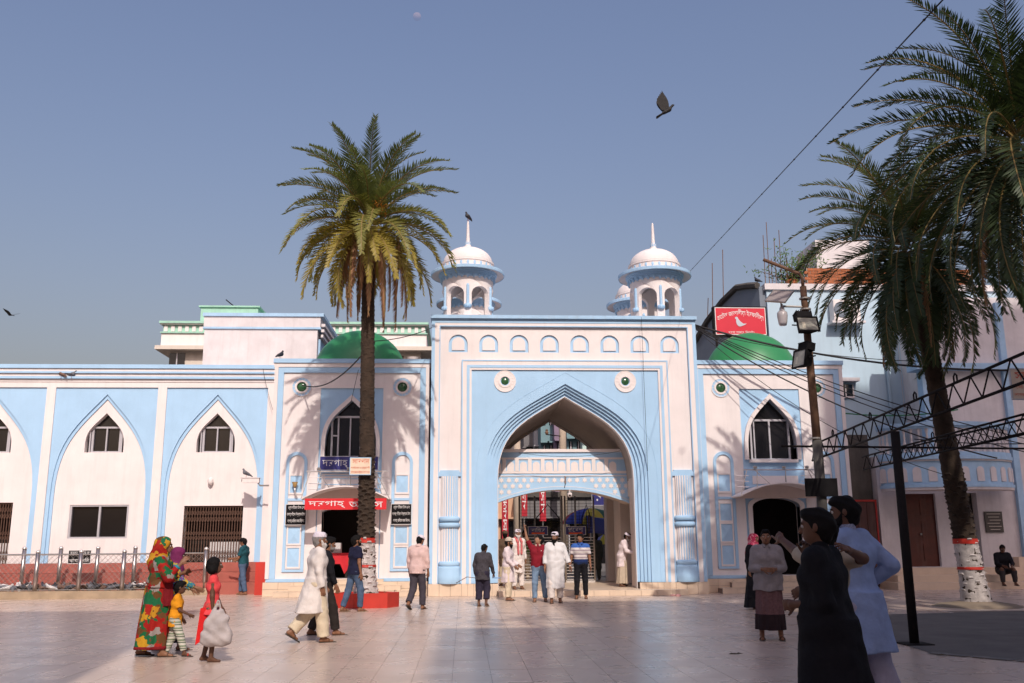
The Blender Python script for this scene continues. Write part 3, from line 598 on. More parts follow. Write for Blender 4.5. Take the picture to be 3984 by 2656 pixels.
for k, (x, y, z, zt) in enumerate(((10.0, 34.3, 10.0, 12.6), (9.7, 34.8, 9.8, 12.2), (9.6, 35.3, 9.6, 10.9), (7.9, 39.5, 8.3, 11.6))): MB().tube([(x, y, z), (x + .1, y, zt)], .016, 5).build('rebar', RUST, h)
bx('roof_room', WHITE2, h, 13.3, 15.4, 33, 35, 10.42, 12.6)
for x, bend in ((14.9, 0), (15.45, 0), (18.2, 1), (18.75, 1)):
    P = [(x, 31.38, 10.1), (x, 31.38, 7.9)]
    if bend: P += [(x + .05, 31.38, 7.6), (x + .5, 31.36, 7.2), (x + .55, 31.36, 7.0), (x + .55, 31.36, 0)]
    else: P += [(x, 31.38, 0)]
    MB().tube(P, .06, 8).build('drain_pipe', LBLUE, h, smooth=True)
for x, z in ((13.35, 6.35), (16.9, 6.35), (17.9, 9.1)):
    v_ = bx('vent_window', GLASSD, h, x - .25, x + .25, 31.44, 31.52, z, z + .42); window_bars('frame', v_, WHITE, (x - .3, x + .3, 31.42, 31.5, z - .06, z), (x - .02, x + .02, 31.42, 31.45, z, z + .42), (x - .3, x - .25, 31.42, 31.5, z, z + .42), (x + .25, x + .3, 31.42, 31.5, z, z + .42)); bx('hood', WHITE2, v_, x - .42, x + .42, 31.15, 31.5, z + .5, z + .62)
ac = bx('air_conditioner', WHITE, h, 13.0, 13.95, 31.05, 31.45, 9.0, 9.75); MB().lathe((0, 0, 0), [(.3, 0), (.28, .02), (.05, .01)], 20).build('fan_grille', GREYB, ac, org=(0, 0, 0)).matrix_local = Matrix(((1, 0, 0, 13.3 - 14), (0, 0, -1, 31.045 - 31.5), (0, 1, 0, 9.38), (0, 0, 0, 1))); bx('shelf', WHITE2, ac, 12.9, 14.1, 31.0, 31.49, 8.9, 8.98)
# potted roof shrub
LEAF = mat('small shrub leaves', (.075, .13, .03), .6, .3, 8, coord='obj')
sh = thing('roof_shrub', 'leafy shrub in a pot on the hotel roof beside the brick parapet', 'shrub', (12.0, 32.2, 10.42)); q = MB(); q2 = MB()
for k in range(16):
    a, e = random.uniform(0, 6.28), random.uniform(.5, 1.4); L = random.uniform(.8, 1.9); P = [Vector((12.0, 32.2, 10.6))]
    for j in range(4): P.append(P[-1] + Vector((math.cos(a) * math.cos(e), math.sin(a) * math.cos(e) * .6, math.sin(e))) * L / 4); e -= .1
    q.tube(P, [.025, .02, .014, .01, .004], 4)
    for p in P[1:]:
        for j in range(14):
            c = p + Vector((random.gauss(0, .16), random.gauss(0, .12), random.gauss(0, .14))); u = Vector((random.gauss(0, 1), random.gauss(0, 1), random.gauss(0, 1))).normalized() * .09; w_ = u.orthogonal().normalized() * .035
            q2.add([c - u, c + w_, c + u, c - w_], [(0, 1, 2, 3)])
q.build('stem', RUST, sh); tag(q2.build('foliage', LEAF, sh), kind='stuff'); MB().lathe((12.0, 32.2, 10.42), [(.14, 0), (.22, .3), (.24, .3), (.24, .34), (0, .33)], 12).build('pot', BRICKM, sh)

# shrine building with the bowed balcony, far right
s = thing('shrine_building', 'white shrine building with a bowed blue balcony and steps at the far right', 'building', (16, 28.6, 0)); SY = 28.6
w = MB(); w.plate([[(12.9, .6), (26, .6), (26, 9.2), (14.7, 9.2), (14.7, 4.0), (12.9, 4.0)], rect(13.62, 14.72, .62, 2.84), rect(15.55, 16.05, .62, 2.86), rect(14.95, 15.35, 4.1, 6.3)], SY, SY + .4); w.build('wall', WHITE2, s)
bx('balcony_floor', WHITE2, s, 12.95, 14.7, SY + .01, SY + 1.2, 3.9, 4.0); bx('corner_pilaster', BLUE2, s, 14.66, 14.90, SY - .05, SY + .3, 4.01, 9.2); bx('rear', WHITE2, s, 15.4, 26, SY + .4, 36, 0, 9.2); bx('side_wall', WHITE2, s, 12.9, 13.2, SY + .4, 31.3, .6, 4.0); bx('cornice', BLUE2, s, 14.4, 26, SY - .3, SY + .4, 6.75, 6.95)
MB().tube([(17.4, SY - .05, .6), (17.4, SY - .05, 9)], .14, 4).build('pilaster', BLUE2, s)
WOODR = mat('dark red wooden door', (.085, .018, .010), .45, .25, 4, streak=.2); d_ = bx('door', WOODR, s, 13.62, 14.72, SY + .12, SY + .2, .62, 2.84)
for x in (13.9, 14.45):
    for z in (.8, 1.5, 2.2): bx('door_panel', WOODR, d_, x - .2, x + .2, SY + .1, SY + .13, z, z + .5)
MB().lathe((14.2, SY + .09, 1.6), [(.03, -.03), (.035, 0), (.03, .03)], 8).build('handle', BRSTEEL, d_)
bx('opening', DARK, s, 15.5, 16.1, SY + .3, SY + .38, .62, 2.9); bx('dark_window', GLASSD, s, 14.92, 15.38, SY + .25, SY + .3, 4.0, 6.35)
# balcony bowed out of the wall
BC, BW, BD = 14.95, 2.05, 1.25
bow = lambda u, e=0.: (BC + (BW + e * .6) * math.sin(u * math.pi / 2 * .98), SY - .25 - (BD + e) * math.cos(u * math.pi / 2 * .98))
def ring(z0, z1, e0, e1, m, name, par, n=28):
    q = MB(); v = []
    for k in range(n + 1):
        u = 2 * k / n - 1; a_, b_ = bow(u, e1), bow(u, e0); v += [(*a_, z0), (*a_, z1), (*b_, z1), (*b_, z0)]
    f = []
    for k in range(n):
        for j in range(4): f.append((4 * k + j, 4 * k + 4 + j, 4 * k + 4 + (j + 1) % 4, 4 * k + (j + 1) % 4))
    f += [(0, 1, 2, 3), (4 * n + 3, 4 * n + 2, 4 * n + 1, 4 * n)]; q.add(v, f); return q.build(name, m, par)
bal = ring(2.98, 3.75, -.3, 0, BLUE2, 'balcony', s); ring(2.90, 2.97, -1.2, .04, WHITE2, 'soffit', bal); ring(2.97, 3.06, -.2, .07, BLUE2, 'moulding', bal); ring(3.75, 3.80, -.3, .05, WHITE2, 'moulding', bal); ring(3.80, 3.90, -.3, .10, BLUE2, 'moulding', bal); ring(3.90, 4.02, -.3, .05, BLUE2, 'moulding', bal); ring(4.74, 4.80, -.16, .03, BLUE2, 'handrail', bal); ring(4.80, 4.92, -.2, .08, BLUE2, 'handrail', bal)
bl0 = pn0 = None; so = base(bal)
for k in range(25):
    u = -.97 + 1.94 * k / 24; x, y = bow(u, -.08)
    if bl0 is None: bl0 = MB().lathe((0, 0, 0), [(.05, 0), (.05, .08), (.03, .1), (.055, .22), (.05, .3), (.025, .42), (.045, .46), (.025, .52), (.04, .62), (.05, .66), (.05, .74)], 8).build('baluster', WHITE2, bal, smooth=True, org=(0, 0, 0)); bl0.location = (x - so.x, y - so.y, 4.01)
    else: inst(bl0, bal, (x - so.x, y - so.y, 4.01))
for k in range(13):
    u = -.92 + 1.84 * k / 12; x, y = bow(u, .0); a_ = u * math.pi / 2 * .75
    if pn0 is None: pn0 = MB().plate([rarch(0, .12, 3.14, 3.58)], -.02, .02).build('arch_panel', WHITE2, bal, org=(0, 0, 0)); pn0.location = (x - so.x, y - so.y, 0); pn0.rotation_euler = (0, 0, a_)
    else: inst(pn0, bal, (x - so.x, y - so.y, 0), (0, 0, a_))
for k, (z, y, x0, x1_) in enumerate(((.2, SY - 1.25, 12.7, 18.2), (.4, SY - .85, 12.9, 17.6), (.6, SY - .45, 13.0, 17.0))): bx('step', TILE, s, x0, x1_, y, SY - .01, z - .2 + .001, z)
bx('plinth', TILE, s, 17.0, 26, SY - .3, SY - .01, 0, .9)
plq = thing('stone_plaque', 'dark engraved stone plaque on the shrine wall right of the doorway', 'plaque', (16.5, SY, 1.95)); STONE = mat('dark engraved stone', (.06, .055, .048), .5, .2, 8); MB().box(16.22, 16.78, SY - .05, SY - .003, 1.64, 2.28).build('slab', STONE, plq)
for k in range(6): bx('engraved_line', CREAMB, plq, 16.28 + .04 * (k % 3), 16.72 - .05 * (k % 2), SY - .053, SY - .049, 2.2 - k * .095, 2.215 - k * .095)
# red sheet gate and concrete wall between tower and shrine
cw = bx('concrete_wall', CONC, None, 11.55, 12.86, 28.9, 29.4, 0, 4.72, org=Vector((12.2, 28.9, 0))); tag(cw, 'stained dark concrete wall between the right tower and the shrine', 'wall')
rg = thing('sheet_gate', 'dark red sheet metal gate below the stained concrete wall', 'gate', (12.3, 28.6, 0)); REDF = mat('red gate frame', (.30, .015, .012), .5, .2, 4); REDS = mat('dark red sheet metal', (.06, .02, .018), .55, .3, 3, streak=.3)
bx('sheet', REDS, rg, 11.95, 12.75, 28.55, 28.58, .08, 2.6); window_bars('frame', rg, REDF, (11.9, 12.8, 28.52, 28.6, 2.6, 2.66), (11.9, 11.95, 28.52, 28.6, .05, 2.6), (12.75, 12.8, 28.52, 28.6, .05, 2.6))
for x in (12.2, 12.5): bx('rib', REDS, rg, x - .02, x + .02, 28.53, 28.55, .1, 2.58)

# ================================================================== STREET BEYOND THE GATE
GREYW = mat('grey street wall', (.16, .155, .16), .8, .2, 1.5, streak=.4); TEALW = mat('teal street wall', (.16, .27, .30), .75, .12, 1, streak=.3); PALEM = mat('pale mint wall', (.50, .66, .62), .8, .08, 1); PEACH = mat('peach plaster', (.55, .34, .22), .8, .1, 1)
def street(label, x0, x1, y, d, z, m, wins=(), name='street_building'):
    b = thing(name, label, 'building', ((x0 + x1) / 2, y, 0)); bx('wall', m, b, x0, x1, y, y + d, 0, z); bx('roof', CONC, b, x0 - .15, x1 + .15, y - .2, y + d, z, z + .25)
    for a, e, za, zb in wins:
        w_ = bx('window', GLASSD, b, a, e, y - .03, y + .02, za, zb); bx('sun_shade', m, b, a - .15, e + .15, y - .5, y, zb + .1, zb + .18); window_bars('frame', w_, ALU, ((a + e) / 2 - .03, (a + e) / 2 + .03, y - .05, y - .031, za, zb))
    return b
def street_px(label, pa, pb, y, z, m, nw, nrow=3, d=8):
    x0, x1 = onY(pa, 1150, y)[0], onY(pb, 1150, y)[0]; w_ = (x1 - x0) / nw; ws = [(x0 + w_ * (k + .28), x0 + w_ * (k + .72), 5.0 + 2.6 * r, 6.5 + 2.6 * r) for k in range(nw) for r in range(nrow) if 6.6 + 2.6 * r < z]
    return street(label, x0, x1, y, d, z, m, ws + [(x0 + .2, x1 - .2, .4, 2.4)])
street_px('cream roofed house at the left of the view through the arch', 1100, 1203.5, 62, 8.8, CREAMB, 4)
PALEG = mat('pale grey tiled wall', (.42, .42, .44), .7, .1, 2, streak=.3)
street_px('grey house with narrow windows seen through the arch', 1204, 1228, 53, 11.6, GREYW, 3); street_px('pale tiled house with one tall window seen through the arch', 1228.5, 1243.5, 52, 12.2, PALEG, 1)
street_px('tall teal flats left of the concrete pole', 1244, 1275, 50, 12.2, TEALW, 2); street_px('mauve house front with white drain pipes behind the concrete pole', 1275.5, 1296, 49, 12.0, mat('mauve paint', (.23, .17, .24), .8, .2, 1), 1); street_px('brown brick strip house right of the concrete pole', 1296.5, 1304, 49, 11.8, mat('dull brown brick', (.13, .075, .055), .85, .2, 3), 1)
street_px('teal flats with sloping sun shades right of the pole', 1304.5, 1340, 48, 11.8, TEALW, 2); street_px('pale mint building at the right edge of the arch view', 1340.5, 1440, 47, 9.0, PALEM, 3)
street_px('peach shop with stepped wall at the left of the gate bars', 1140, 1190, 46, 4.4, PEACH, 2, 0, 4); street_px('dark shuttered shops behind the gate bars', 1191, 1420, 45, 3.5, GREYW, 5, 0, 2)
CPOLE = mat('pale concrete pole', (.42, .34, .26), .85, .15, 3, .2)
for px, py, zt, lab, arms in ((onY(1294, 1100, 43)[0], 43, 11, 'pale concrete utility pole with wires seen through the gateway', 1), (onY(1189, 1200, 40)[0], 40, 6.2, 'slim concrete pole left of the gate bars', 0)):
    p = thing('utility_pole', lab, 'pole', (px, py, 0)); MB().tube([(px, py, 0), (px, py, zt)], [.20, .14], 8).build('shaft', CPOLE, p, smooth=True)
    for k in range(5 * arms): MB().tube([(px - .8, py - .1, 6.3 + k * .8), (px + .1, py - .1, 6.2 + k * .8)], .025, 5).build('cross_arm', IRON, p); MB().lathe((px - .75, py - .1, 6.3 + k * .8), [(.05, 0), (.09, .08), (.05, .16), (.07, .22), (0, .24)], 8).build('insulator', RUST, p)
st_ = tag(bx('street', mat('street asphalt', (.10, .09, .085), .9, .2, 1, .2), None, -30, 45, 36.05, 62, -.03, .02), kind='structure')
# ================================================================== SURFACES FROM DISTANCE FIELDS
class Field:
    """a soft union of tapered limbs and ellipsoids, meshed into one continuous skin"""
    def __init__(s, lo, hi, h):
        s.lo = np.array(lo, float); s.h = h; s.n = np.maximum(4, np.ceil((np.array(hi) - s.lo) / h).astype(int) + 1); s.D = np.full(s.n, .5)
    def sub(s, lo, hi, m):
        a = np.maximum(0, np.floor((np.array(lo) - m - s.lo) / s.h).astype(int)); b = np.minimum(s.n, np.ceil((np.array(hi) + m - s.lo) / s.h).astype(int) + 1)
        if (b <= a).any(): return None
        sl = tuple(slice(i, j) for i, j in zip(a, b)); ax = [s.lo[i] + s.h * np.arange(a[i], b[i]) for i in range(3)]
        return sl, np.stack(np.meshgrid(*ax, indexing='ij'), -1)
    def put(s, sl, d, k, mode):
        A = s.D[sl]
        if mode == 'add':
            if k > 0: hh = np.clip(.5 + .5 * (A - d) / k, 0, 1); s.D[sl] = A * (1 - hh) + d * hh - k * hh * (1 - hh)
            else: s.D[sl] = np.minimum(A, d)
        else:
            s.D[sl] = np.maximum(A, -d)
    def cone(s, a, b, ra, rb, k=.03, mode='add', cut=None, flat=None):
        a = np.array(a, float); b = np.array(b, float); r = max(ra, rb); q = s.sub(np.minimum(a, b) - r, np.maximum(a, b) + r, k + 3 * s.h)
        if q is None: return
        sl, P = q; ab = b - a; t = np.clip(((P - a) @ ab) / max(1e-9, ab @ ab), 0, 1); V = P - a - t[..., None] * ab
        if flat is not None: V = V * np.array(flat)
        d = np.linalg.norm(V, axis=-1) - (ra + (rb - ra) * t)
        if cut is not None: c, n_ = cut; d = np.maximum(d, (P - np.array(c)) @ np.array(n_))
        s.put(sl, d, k, mode)
    def ell(s, c, r, k=.02, mode='add', R=None, cuts=()):
        c = np.array(c, float); r = np.array(r, float); m = r.max(); q = s.sub(c - m, c + m, k + 3 * s.h)
        if q is None: return
        sl, P = q; V = P - c
        if R is not None: V = V @ np.array(R)
        d = (np.linalg.norm(V / r, axis=-1) - 1) * r.min()
        for cc, n_ in cuts: d = np.maximum(d, (P - np.array(cc)) @ np.array(n_))
        s.put(sl, d, k, mode)
    def skirt(s, top, bot, rt, rb, k=.03, folds=(9, .0), zig=0., ph=0.):
        """elliptical cloth tube from top to bottom, folds growing towards the hem"""
        top = np.array(top, float); bot = np.array(bot, float); m = max(*rt, *rb) + .05
        q = s.sub(np.minimum(top, bot) - [m, m, 0], np.maximum(top, bot) + [m, m, 0], 3 * s.h + k)
        if q is None: return
        sl, P = q; t = (top[2] - P[..., 2]) / (top[2] - bot[2]); tc = np.clip(t, 0, 1); c = top + tc[..., None] * (bot - top)
        x = P[..., 0] - c[..., 0]; y = P[..., 1] - c[..., 1]; th = np.arctan2(y, x)
        f = 1 + folds[1] * (.25 + tc) * (np.sin(folds[0] * th + ph + 2 * tc) + .5 * np.sin(folds[0] * 1.7 * th + 1.3 + ph))
        A = (rt[0] + (rb[0] - rt[0]) * tc) * f; B = (rt[1] + (rb[1] - rt[1]) * tc) * f
        d = (np.sqrt((x / A) ** 2 + (y / B) ** 2) - 1) * np.minimum(A, B); z = P[..., 2]
        d = np.maximum(d, np.maximum(z - top[2], bot[2] + zig * np.sin(3 * th + ph) - z)); s.put(sl, d, k, 'add')
    def plane(s, c, n_):
        q = s.sub(s.lo, s.lo + s.h * s.n, 0); s.D = np.maximum(s.D, (q[1] - np.array(c)) @ np.array(n_))
    def ripple(s, amp, f=(28, 28, 16), ph=0.):
        sl, P = s.sub(s.lo, s.lo + s.h * s.n, 0); s.D = s.D + amp * (np.sin(P[..., 0] * f[0] + 3 * np.sin(P[..., 2] * 7) + ph) * np.cos(P[..., 2] * f[2] + ph + 4 * P[..., 1]))
    def mesh(s):
        D = s.D.copy(); D[0] = D[-1] = .5; D[:, 0] = D[:, -1] = .5; D[:, :, 0] = D[:, :, -1] = .5; s_ = D < 0; n = s.n; C = n - 1; SP = np.zeros((*C, 3)); CT = np.zeros(C)
        G = [np.arange(k) for k in n]; I = np.stack(np.meshgrid(*G, indexing='ij'), -1).astype(float); quads = []
        for ax in range(3):
            lo = [slice(None)] * 3; hi = [slice(None)] * 3; lo[ax] = slice(0, -1); hi[ax] = slice(1, None); a, b = D[tuple(lo)], D[tuple(hi)]
            cr = s_[tuple(lo)] != s_[tuple(hi)]; t = np.where(cr, a / np.where(cr, a - b, 1), 0); P = I[tuple(lo)].copy(); P[..., ax] += t; o1, o2 = [q for q in range(3) if q != ax]
            for u in (0, 1):
                for v in (0, 1):
                    dst = [slice(None)] * 3; src = [slice(None)] * 3
                    src[o1] = slice(u, n[o1] - 1 + u); src[o2] = slice(v, n[o2] - 1 + v); m = cr[tuple(src)]; SP += np.where(m[..., None], P[tuple(src)], 0); CT += m
        ok = CT > 0; idx = np.full(C, -1); idx[ok] = np.arange(ok.sum()); V = SP[ok] / CT[ok][:, None] * s.h + s.lo
        for ax in range(3):
            lo = [slice(None)] * 3; hi = [slice(None)] * 3; lo[ax] = slice(0, -1); hi[ax] = slice(1, None); cr = s_[tuple(lo)] != s_[tuple(hi)]; o1, o2 = (ax + 1) % 3, (ax + 2) % 3
            E = np.argwhere(cr); E = E[(E[:, o1] > 0) & (E[:, o1] < n[o1] - 1) & (E[:, o2] > 0) & (E[:, o2] < n[o2] - 1)]
            if not len(E): continue
            def cell(u, v): q = E.copy(); q[:, o1] -= u; q[:, o2] -= v; return idx[q[:, 0], q[:, 1], q[:, 2]]
            q = np.stack([cell(1, 1), cell(0, 1), cell(0, 0), cell(1, 0)], 1); fl = ~s_[E[:, 0], E[:, 1], E[:, 2]]; q[fl] = q[fl][:, ::-1]; quads.append(q)
        return V, np.concatenate(quads) if quads else np.zeros((0, 4), int)
def skin(name, parts, m, parent, scale=1.):
    """parts: meshed fields joined into one smooth object in the parent's own frame"""
    V = []; F = []; o = 0
    for v, f in parts: V.append(v); F.append(f + o); o += len(v)
    V = np.concatenate(V) * scale; F = np.concatenate(F); me = bpy.data.meshes.new(name); me.vertices.add(len(V)); me.vertices.foreach_set('co', V.ravel())
    me.loops.add(F.size); me.loops.foreach_set('vertex_index', F.ravel().astype(np.int32)); me.polygons.add(len(F)); me.polygons.foreach_set('loop_start', np.arange(0, F.size, 4, dtype=np.int32))
    me.materials.append(m); me.update(calc_edges=True); me.polygons.foreach_set('use_smooth', np.ones(len(F), bool)); me.validate(); o = bpy.data.objects.new(name, me); COL.objects.link(o); o.parent = parent; return o

# ================================================================== PIGEON ENCLOSURE
EY0, EY1 = 26.75, 28.05
kb = thing('enclosure_kerb', 'low sandy concrete kerb round the pigeon feeding ground', 'kerb', (-13, EY0, 0)); KST = mat('sandy kerb concrete', (.36, .27, .18), .85, .25, 2.5, .25, 20, streak=.4)
bx('front_kerb', KST, kb, -20, -8.6, EY0 - .12, EY0 + .1, 0, .21); kq = MB(); kq.plate([[(-8.6, 0), (-8.6, .19), (-7.3, .19), (-7.3, 0)]], EY1, EY1 + .18); kq.build('end_kerb', KST, kb)
bx('feeding_ground', mat('grain strewn sand', (.42, .27, .13), .95, .3, 6, .3, 60), kb, -20, -8.6, EY0 + .1, EY1 + .15, 0, .14); bx('dark_stone', BLACK, kb, -13.72, -13.42, EY0 - .125, EY0 + .1, .01, .215)
def steel_post(x, y, z, label):
    p = thing('fence_post', label, 'post', (x, y, 0), group='polished steel posts round the pigeons'); MB().tube([(x, y, 0), (x, y, z)], .058, 12).build('shaft', POSTS, p, smooth=True); MB().lathe((x, y, z), [(.062, 0), (.068, .015), (.055, .045), (.03, .07), (0, .08)], 12).build('cap', STEEL, p, smooth=True); return p
FX = [-14.95, -13.32, -11.69, -10.53, -9.36]; BX_ = [-15.7, -14.7, -13.68, -12.65, -11.62, -10.57, -9.51]
NTH = ['leftmost', 'second', 'third', 'fourth', 'fifth', 'sixth', 'seventh']
for k, x in enumerate(FX): steel_post(x, EY0, 1.24, 'polished steel post on the front kerb of the pigeon enclosure, %s from the left' % NTH[k])
for k, x in enumerate(BX_): steel_post(x, EY1, 1.33, 'slimmer steel post in the back row of the pigeon enclosure, %s from the left' % NTH[k])
steel_post(-8.15, EY1 - .25, 1.22, 'steel post at the right corner of the pigeon enclosure behind the purple scarf'); steel_post(-7.55, EY1 + .25, 1.28, 'last steel post of the pigeon enclosure beside the grille door')
def net(x0, y0, x1, y1, label):
    f = thing('net_fence', label, 'fence', ((x0 + x1) / 2, (y0 + y1) / 2, 0), group='wire net fences round the pigeons'); L = math.hypot(x1 - x0, y1 - y0); pt = lambda u, z: (x0 + (x1 - x0) * u / L, y0 + (y1 - y0) * u / L, z)
    MB().tube([pt(0, 1.18), pt(L, 1.18)], .018, 6).build('top_rail', BRSTEEL, f); MB().tube([pt(0, .24), pt(L, .24)], .014, 6).build('bottom_rail', BRSTEEL, f); w = MB(); st_ = .15; h_ = .94; n = int((L + h_) / st_); _R = .0034
    for k in range(n + 1):
        for sg in (1, -1):
            u0 = k * st_ - (h_ if sg > 0 else 0); a_, b_ = (u0, .24), (u0 + sg * h_, 1.18)
            if sg < 0: a_, b_ = (k * st_, .24), (k * st_ - h_, 1.18)
            ua, za = a_; ub, zb = b_; cl = []
            for (p, zp), (q, zq) in (((ua, za), (ub, zb)),):
                t0 = 0; t1 = 1
                for lim, s2 in ((0, 1), (L, -1)):
                    dp, dq = (p - lim) * s2, (q - lim) * s2
                    if dp < 0 and dq < 0: t0 = 2; break
                    if dp < 0: t0 = max(t0, dp / (dp - dq))
                    elif dq < 0: t1 = min(t1, dp / (dp - dq))
                if t0 < t1: w.tube([pt(p + (q - p) * t0, zp + (zq - zp) * t0), pt(p + (q - p) * t1, zp + (zq - zp) * t1)], _R, 3, caps=False)
    tag(w.build('wire_net', BRSTEEL, f), kind='stuff'); return f
for k in range(len(FX) - 1): net(FX[k], EY0, FX[k + 1], EY0, 'diamond wire net between the %s and next front posts of the pigeon enclosure' % NTH[k])
net(FX[-1], EY0, -8.15, EY1 - .25, 'wire net slanting to the right corner post of the pigeon enclosure')
net(BX_[0], EY1, -14.1, EY1, 'wire net at the far left of the back row behind the pigeons'); net(-14.0, EY1, BX_[-1], EY1, 'long wire net along the back row behind the pigeons'); net(BX_[-1], EY1, -7.55, EY1 + .25, 'wire net at the right end of the back row')
PRINTW = mat('white print', (.75, .73, .72), .7); PRINTR = mat('red print', (.50, .05, .03), .7)
def hung_sign(x, y, w_, h_, z, label, lines):
    s_ = thing('notice_sign', label, 'sign', (x, y, z)); bx('board', BLACK, s_, x - w_ / 2, x + w_ / 2, y - .012, y, z - h_ / 2, z + h_ / 2); b_ = MB(); b_.plate([rect(x - w_ / 2 - .012, x + w_ / 2 + .012, z - h_ / 2 - .012, z + h_ / 2 + .012), rect(x - w_ / 2, x + w_ / 2, z - h_ / 2, z + h_ / 2)], y - .016, y + .002); b_.build('border', PRINTW, s_)
    for k, t in enumerate(lines): zz = z + h_ / 2 - h_ * (k + .15) / len(lines); lettering(t, x - w_ * .44, x + w_ * .44, zz - h_ * .68 / len(lines), zz, PRINTW, s_, front(y - .012))
    return s_
hung_sign(-11.03, EY1 - .12,   .62, .36, 1.10, 'small black notice with white words hung on the back pigeon fence', ['কবুতর ধরবেন না', 'খাবার দিন']); hung_sign(-8.62, 27.6, .40, .34, 1.06, 'small black notice on the pigeon fence behind the purple scarf', ['কবুতর ধরবেন না', 'খাবার দিন'])

# ------------------------------------------------------------------ birds
PG = mat('grey pigeon feathers', (.13, .135, .155), .7, .35, 14, coord='obj'); PD = mat('dark pigeon feathers', (.035, .035, .042), .6, .3, 12, coord='obj'); PW = mat('white pigeon feathers', (.62, .59, .57), .7, .15, 12, coord='obj'); PBR = mat('brown pigeon feathers', (.16, .09, .065), .7, .25, 12, coord='obj'); BEAK = mat('pigeon beak and feet', (.30, .10, .08), .6)
def pigeon_proto(pose):
    F = Field((-.1, -.26, -.02), (.1, .2, .32), .011)
    pi = {'stand': .45, 'peck': -.25, 'walk': .15}[pose]; c, s_ = math.cos(pi), math.sin(pi); T = lambda x, y, z: (x, y * c - z * s_, y * s_ + z * c + .135)
    F.cone(T(0, .05, 0), T(0, -.07, .005), .062, .045, .03); F.cone(T(0, -.06, .005), T(0, -.20, -.005), .038, .018, .03, flat=(.8, 1, 1.2))
    for sx in (-1, 1): F.cone(T(sx * .05, .03, .012), T(sx * .03, -.15, .012), .032, .012, .015)
    n0 = T(0, .075, .02); hd = {'stand': (0, .09, .255), 'peck': (0, .165, .055), 'walk': (0, .135, .225)}[pose]; F.cone(n0, hd, .038, .024, .03); F.ell(hd, (.024, .03, .024), .015)
    V, Q = F.mesh(); dv = {'stand': (0, 1, -.15), 'peck': (0, .5, -.85), 'walk': (0, 1, -.2)}[pose]; b = MB(); b.v = [tuple(v) for v in V]; b.f = [tuple(int(i) for i in q) for q in Q]; b.m = [0] * len(b.f)
    h = Vector(hd); dv = Vector(dv); b.tube([h + dv * .018, h + dv * .05], [.008, .001], 5, 1)
    for sx in (-1, 1): b.tube([(sx * .022, .0, .10), (sx * .022, .005, .004)], .0045, 4, 1); b.tube([(sx * .022, -.012, .004), (sx * .022, .035, .003)], .005, 4, 1)
    me = b.build('pigeon', [PG, BEAK], None, smooth=True); m_ = me.data; bpy.data.objects.remove(me); return m_
PMESH = {}
for ps in ('stand', 'peck', 'walk'):
    base_me = pigeon_proto(ps)
    for cn_, m_ in (('grey', PG), ('dark', PD), ('white', PW), ('brown', PBR)): q = base_me.copy(); q.materials[0] = m_; PMESH[ps, cn_] = q
def pigeon(pose, colr, loc, rz, label, group=None, sc=1.):
    o = bpy.data.objects.new('pigeon', PMESH[pose, colr]); COL.objects.link(o); o.location = loc; o.rotation_euler = (0, 0, rz); o.scale = (sc,) * 3; return tag(o, label, 'pigeon', group)
rp = random.Random(11); spots = []
while len(spots) < 92:
    x = rp.uniform(-15.2, -8.9); y = EY0 + .16 + (EY1 - EY0 - .2) * rp.random() ** 1.2
    if all((x - a_) ** 2 + ((y - b_) * 1.3) ** 2 > .026 for a_, b_ in spots): spots.append((x, y))
WORD = {'stand': 'standing', 'peck': 'pecking', 'walk': 'walking'}
seen = set()
for x, y in spots:
    ps = rp.choice(['peck', 'peck', 'walk', 'stand']); cl = rp.choice(['grey', 'grey', 'grey', 'dark', 'dark', 'white', 'white', 'brown']); k = min(range(len(FX)), key=lambda i: abs(FX[i] - x)); row = 'by the front net' if y < EY0 + .5 else ('amid the flock' if y < EY0 + .9 else 'by the back net')
    sd = 'left' if x < FX[k] else 'right'; hz = rp.uniform(0, 6.28); fc = ['facing away', 'facing left', 'facing us', 'facing right'][int(((hz + math.pi / 4) % 6.2832) / (math.pi / 2)) % 4]
    lab = '%s pigeon %s %s, %s of the %s front post, %s' % (cl, WORD[ps], row, sd, NTH[k], fc)
    if lab in seen: lab = lab.replace(' pigeon', ' plump pigeon')
    seen.add(lab); pigeon(ps, cl, (x, y, .14), hz, lab, 'pigeons feeding inside the enclosure', rp.uniform(1.0, 1.14) * (1.12 if 'plump' in lab else 1))
pigeon('stand', 'dark', (-5.42, 27.05, 6.745), -.6, 'dark pigeon perched on the top left corner of the office tower'); pigeon('stand', 'dark', (.09, 27.6, 11.29), 2.4, 'dark pigeon perched on the tip of the left pavilion spire')
pigeon('stand', 'brown', (-12.45, LY - .09, 6.475), 1.2, 'brown pigeon resting on the cornice ledge, left of the pair'); pigeon('walk', 'grey', (-12.15, LY - .08, 6.475), -1.8, 'grey pigeon resting on the cornice ledge, right of the pair'); pigeon('stand', 'grey', (-6.52, 28.35, 3.37), 1.9, 'grey pigeon perched on the white box camera'); pigeon('stand', 'dark', (10.55, 31.7, 10.48), .8, 'dark bird perched on the hotel roof corner near the rebar')
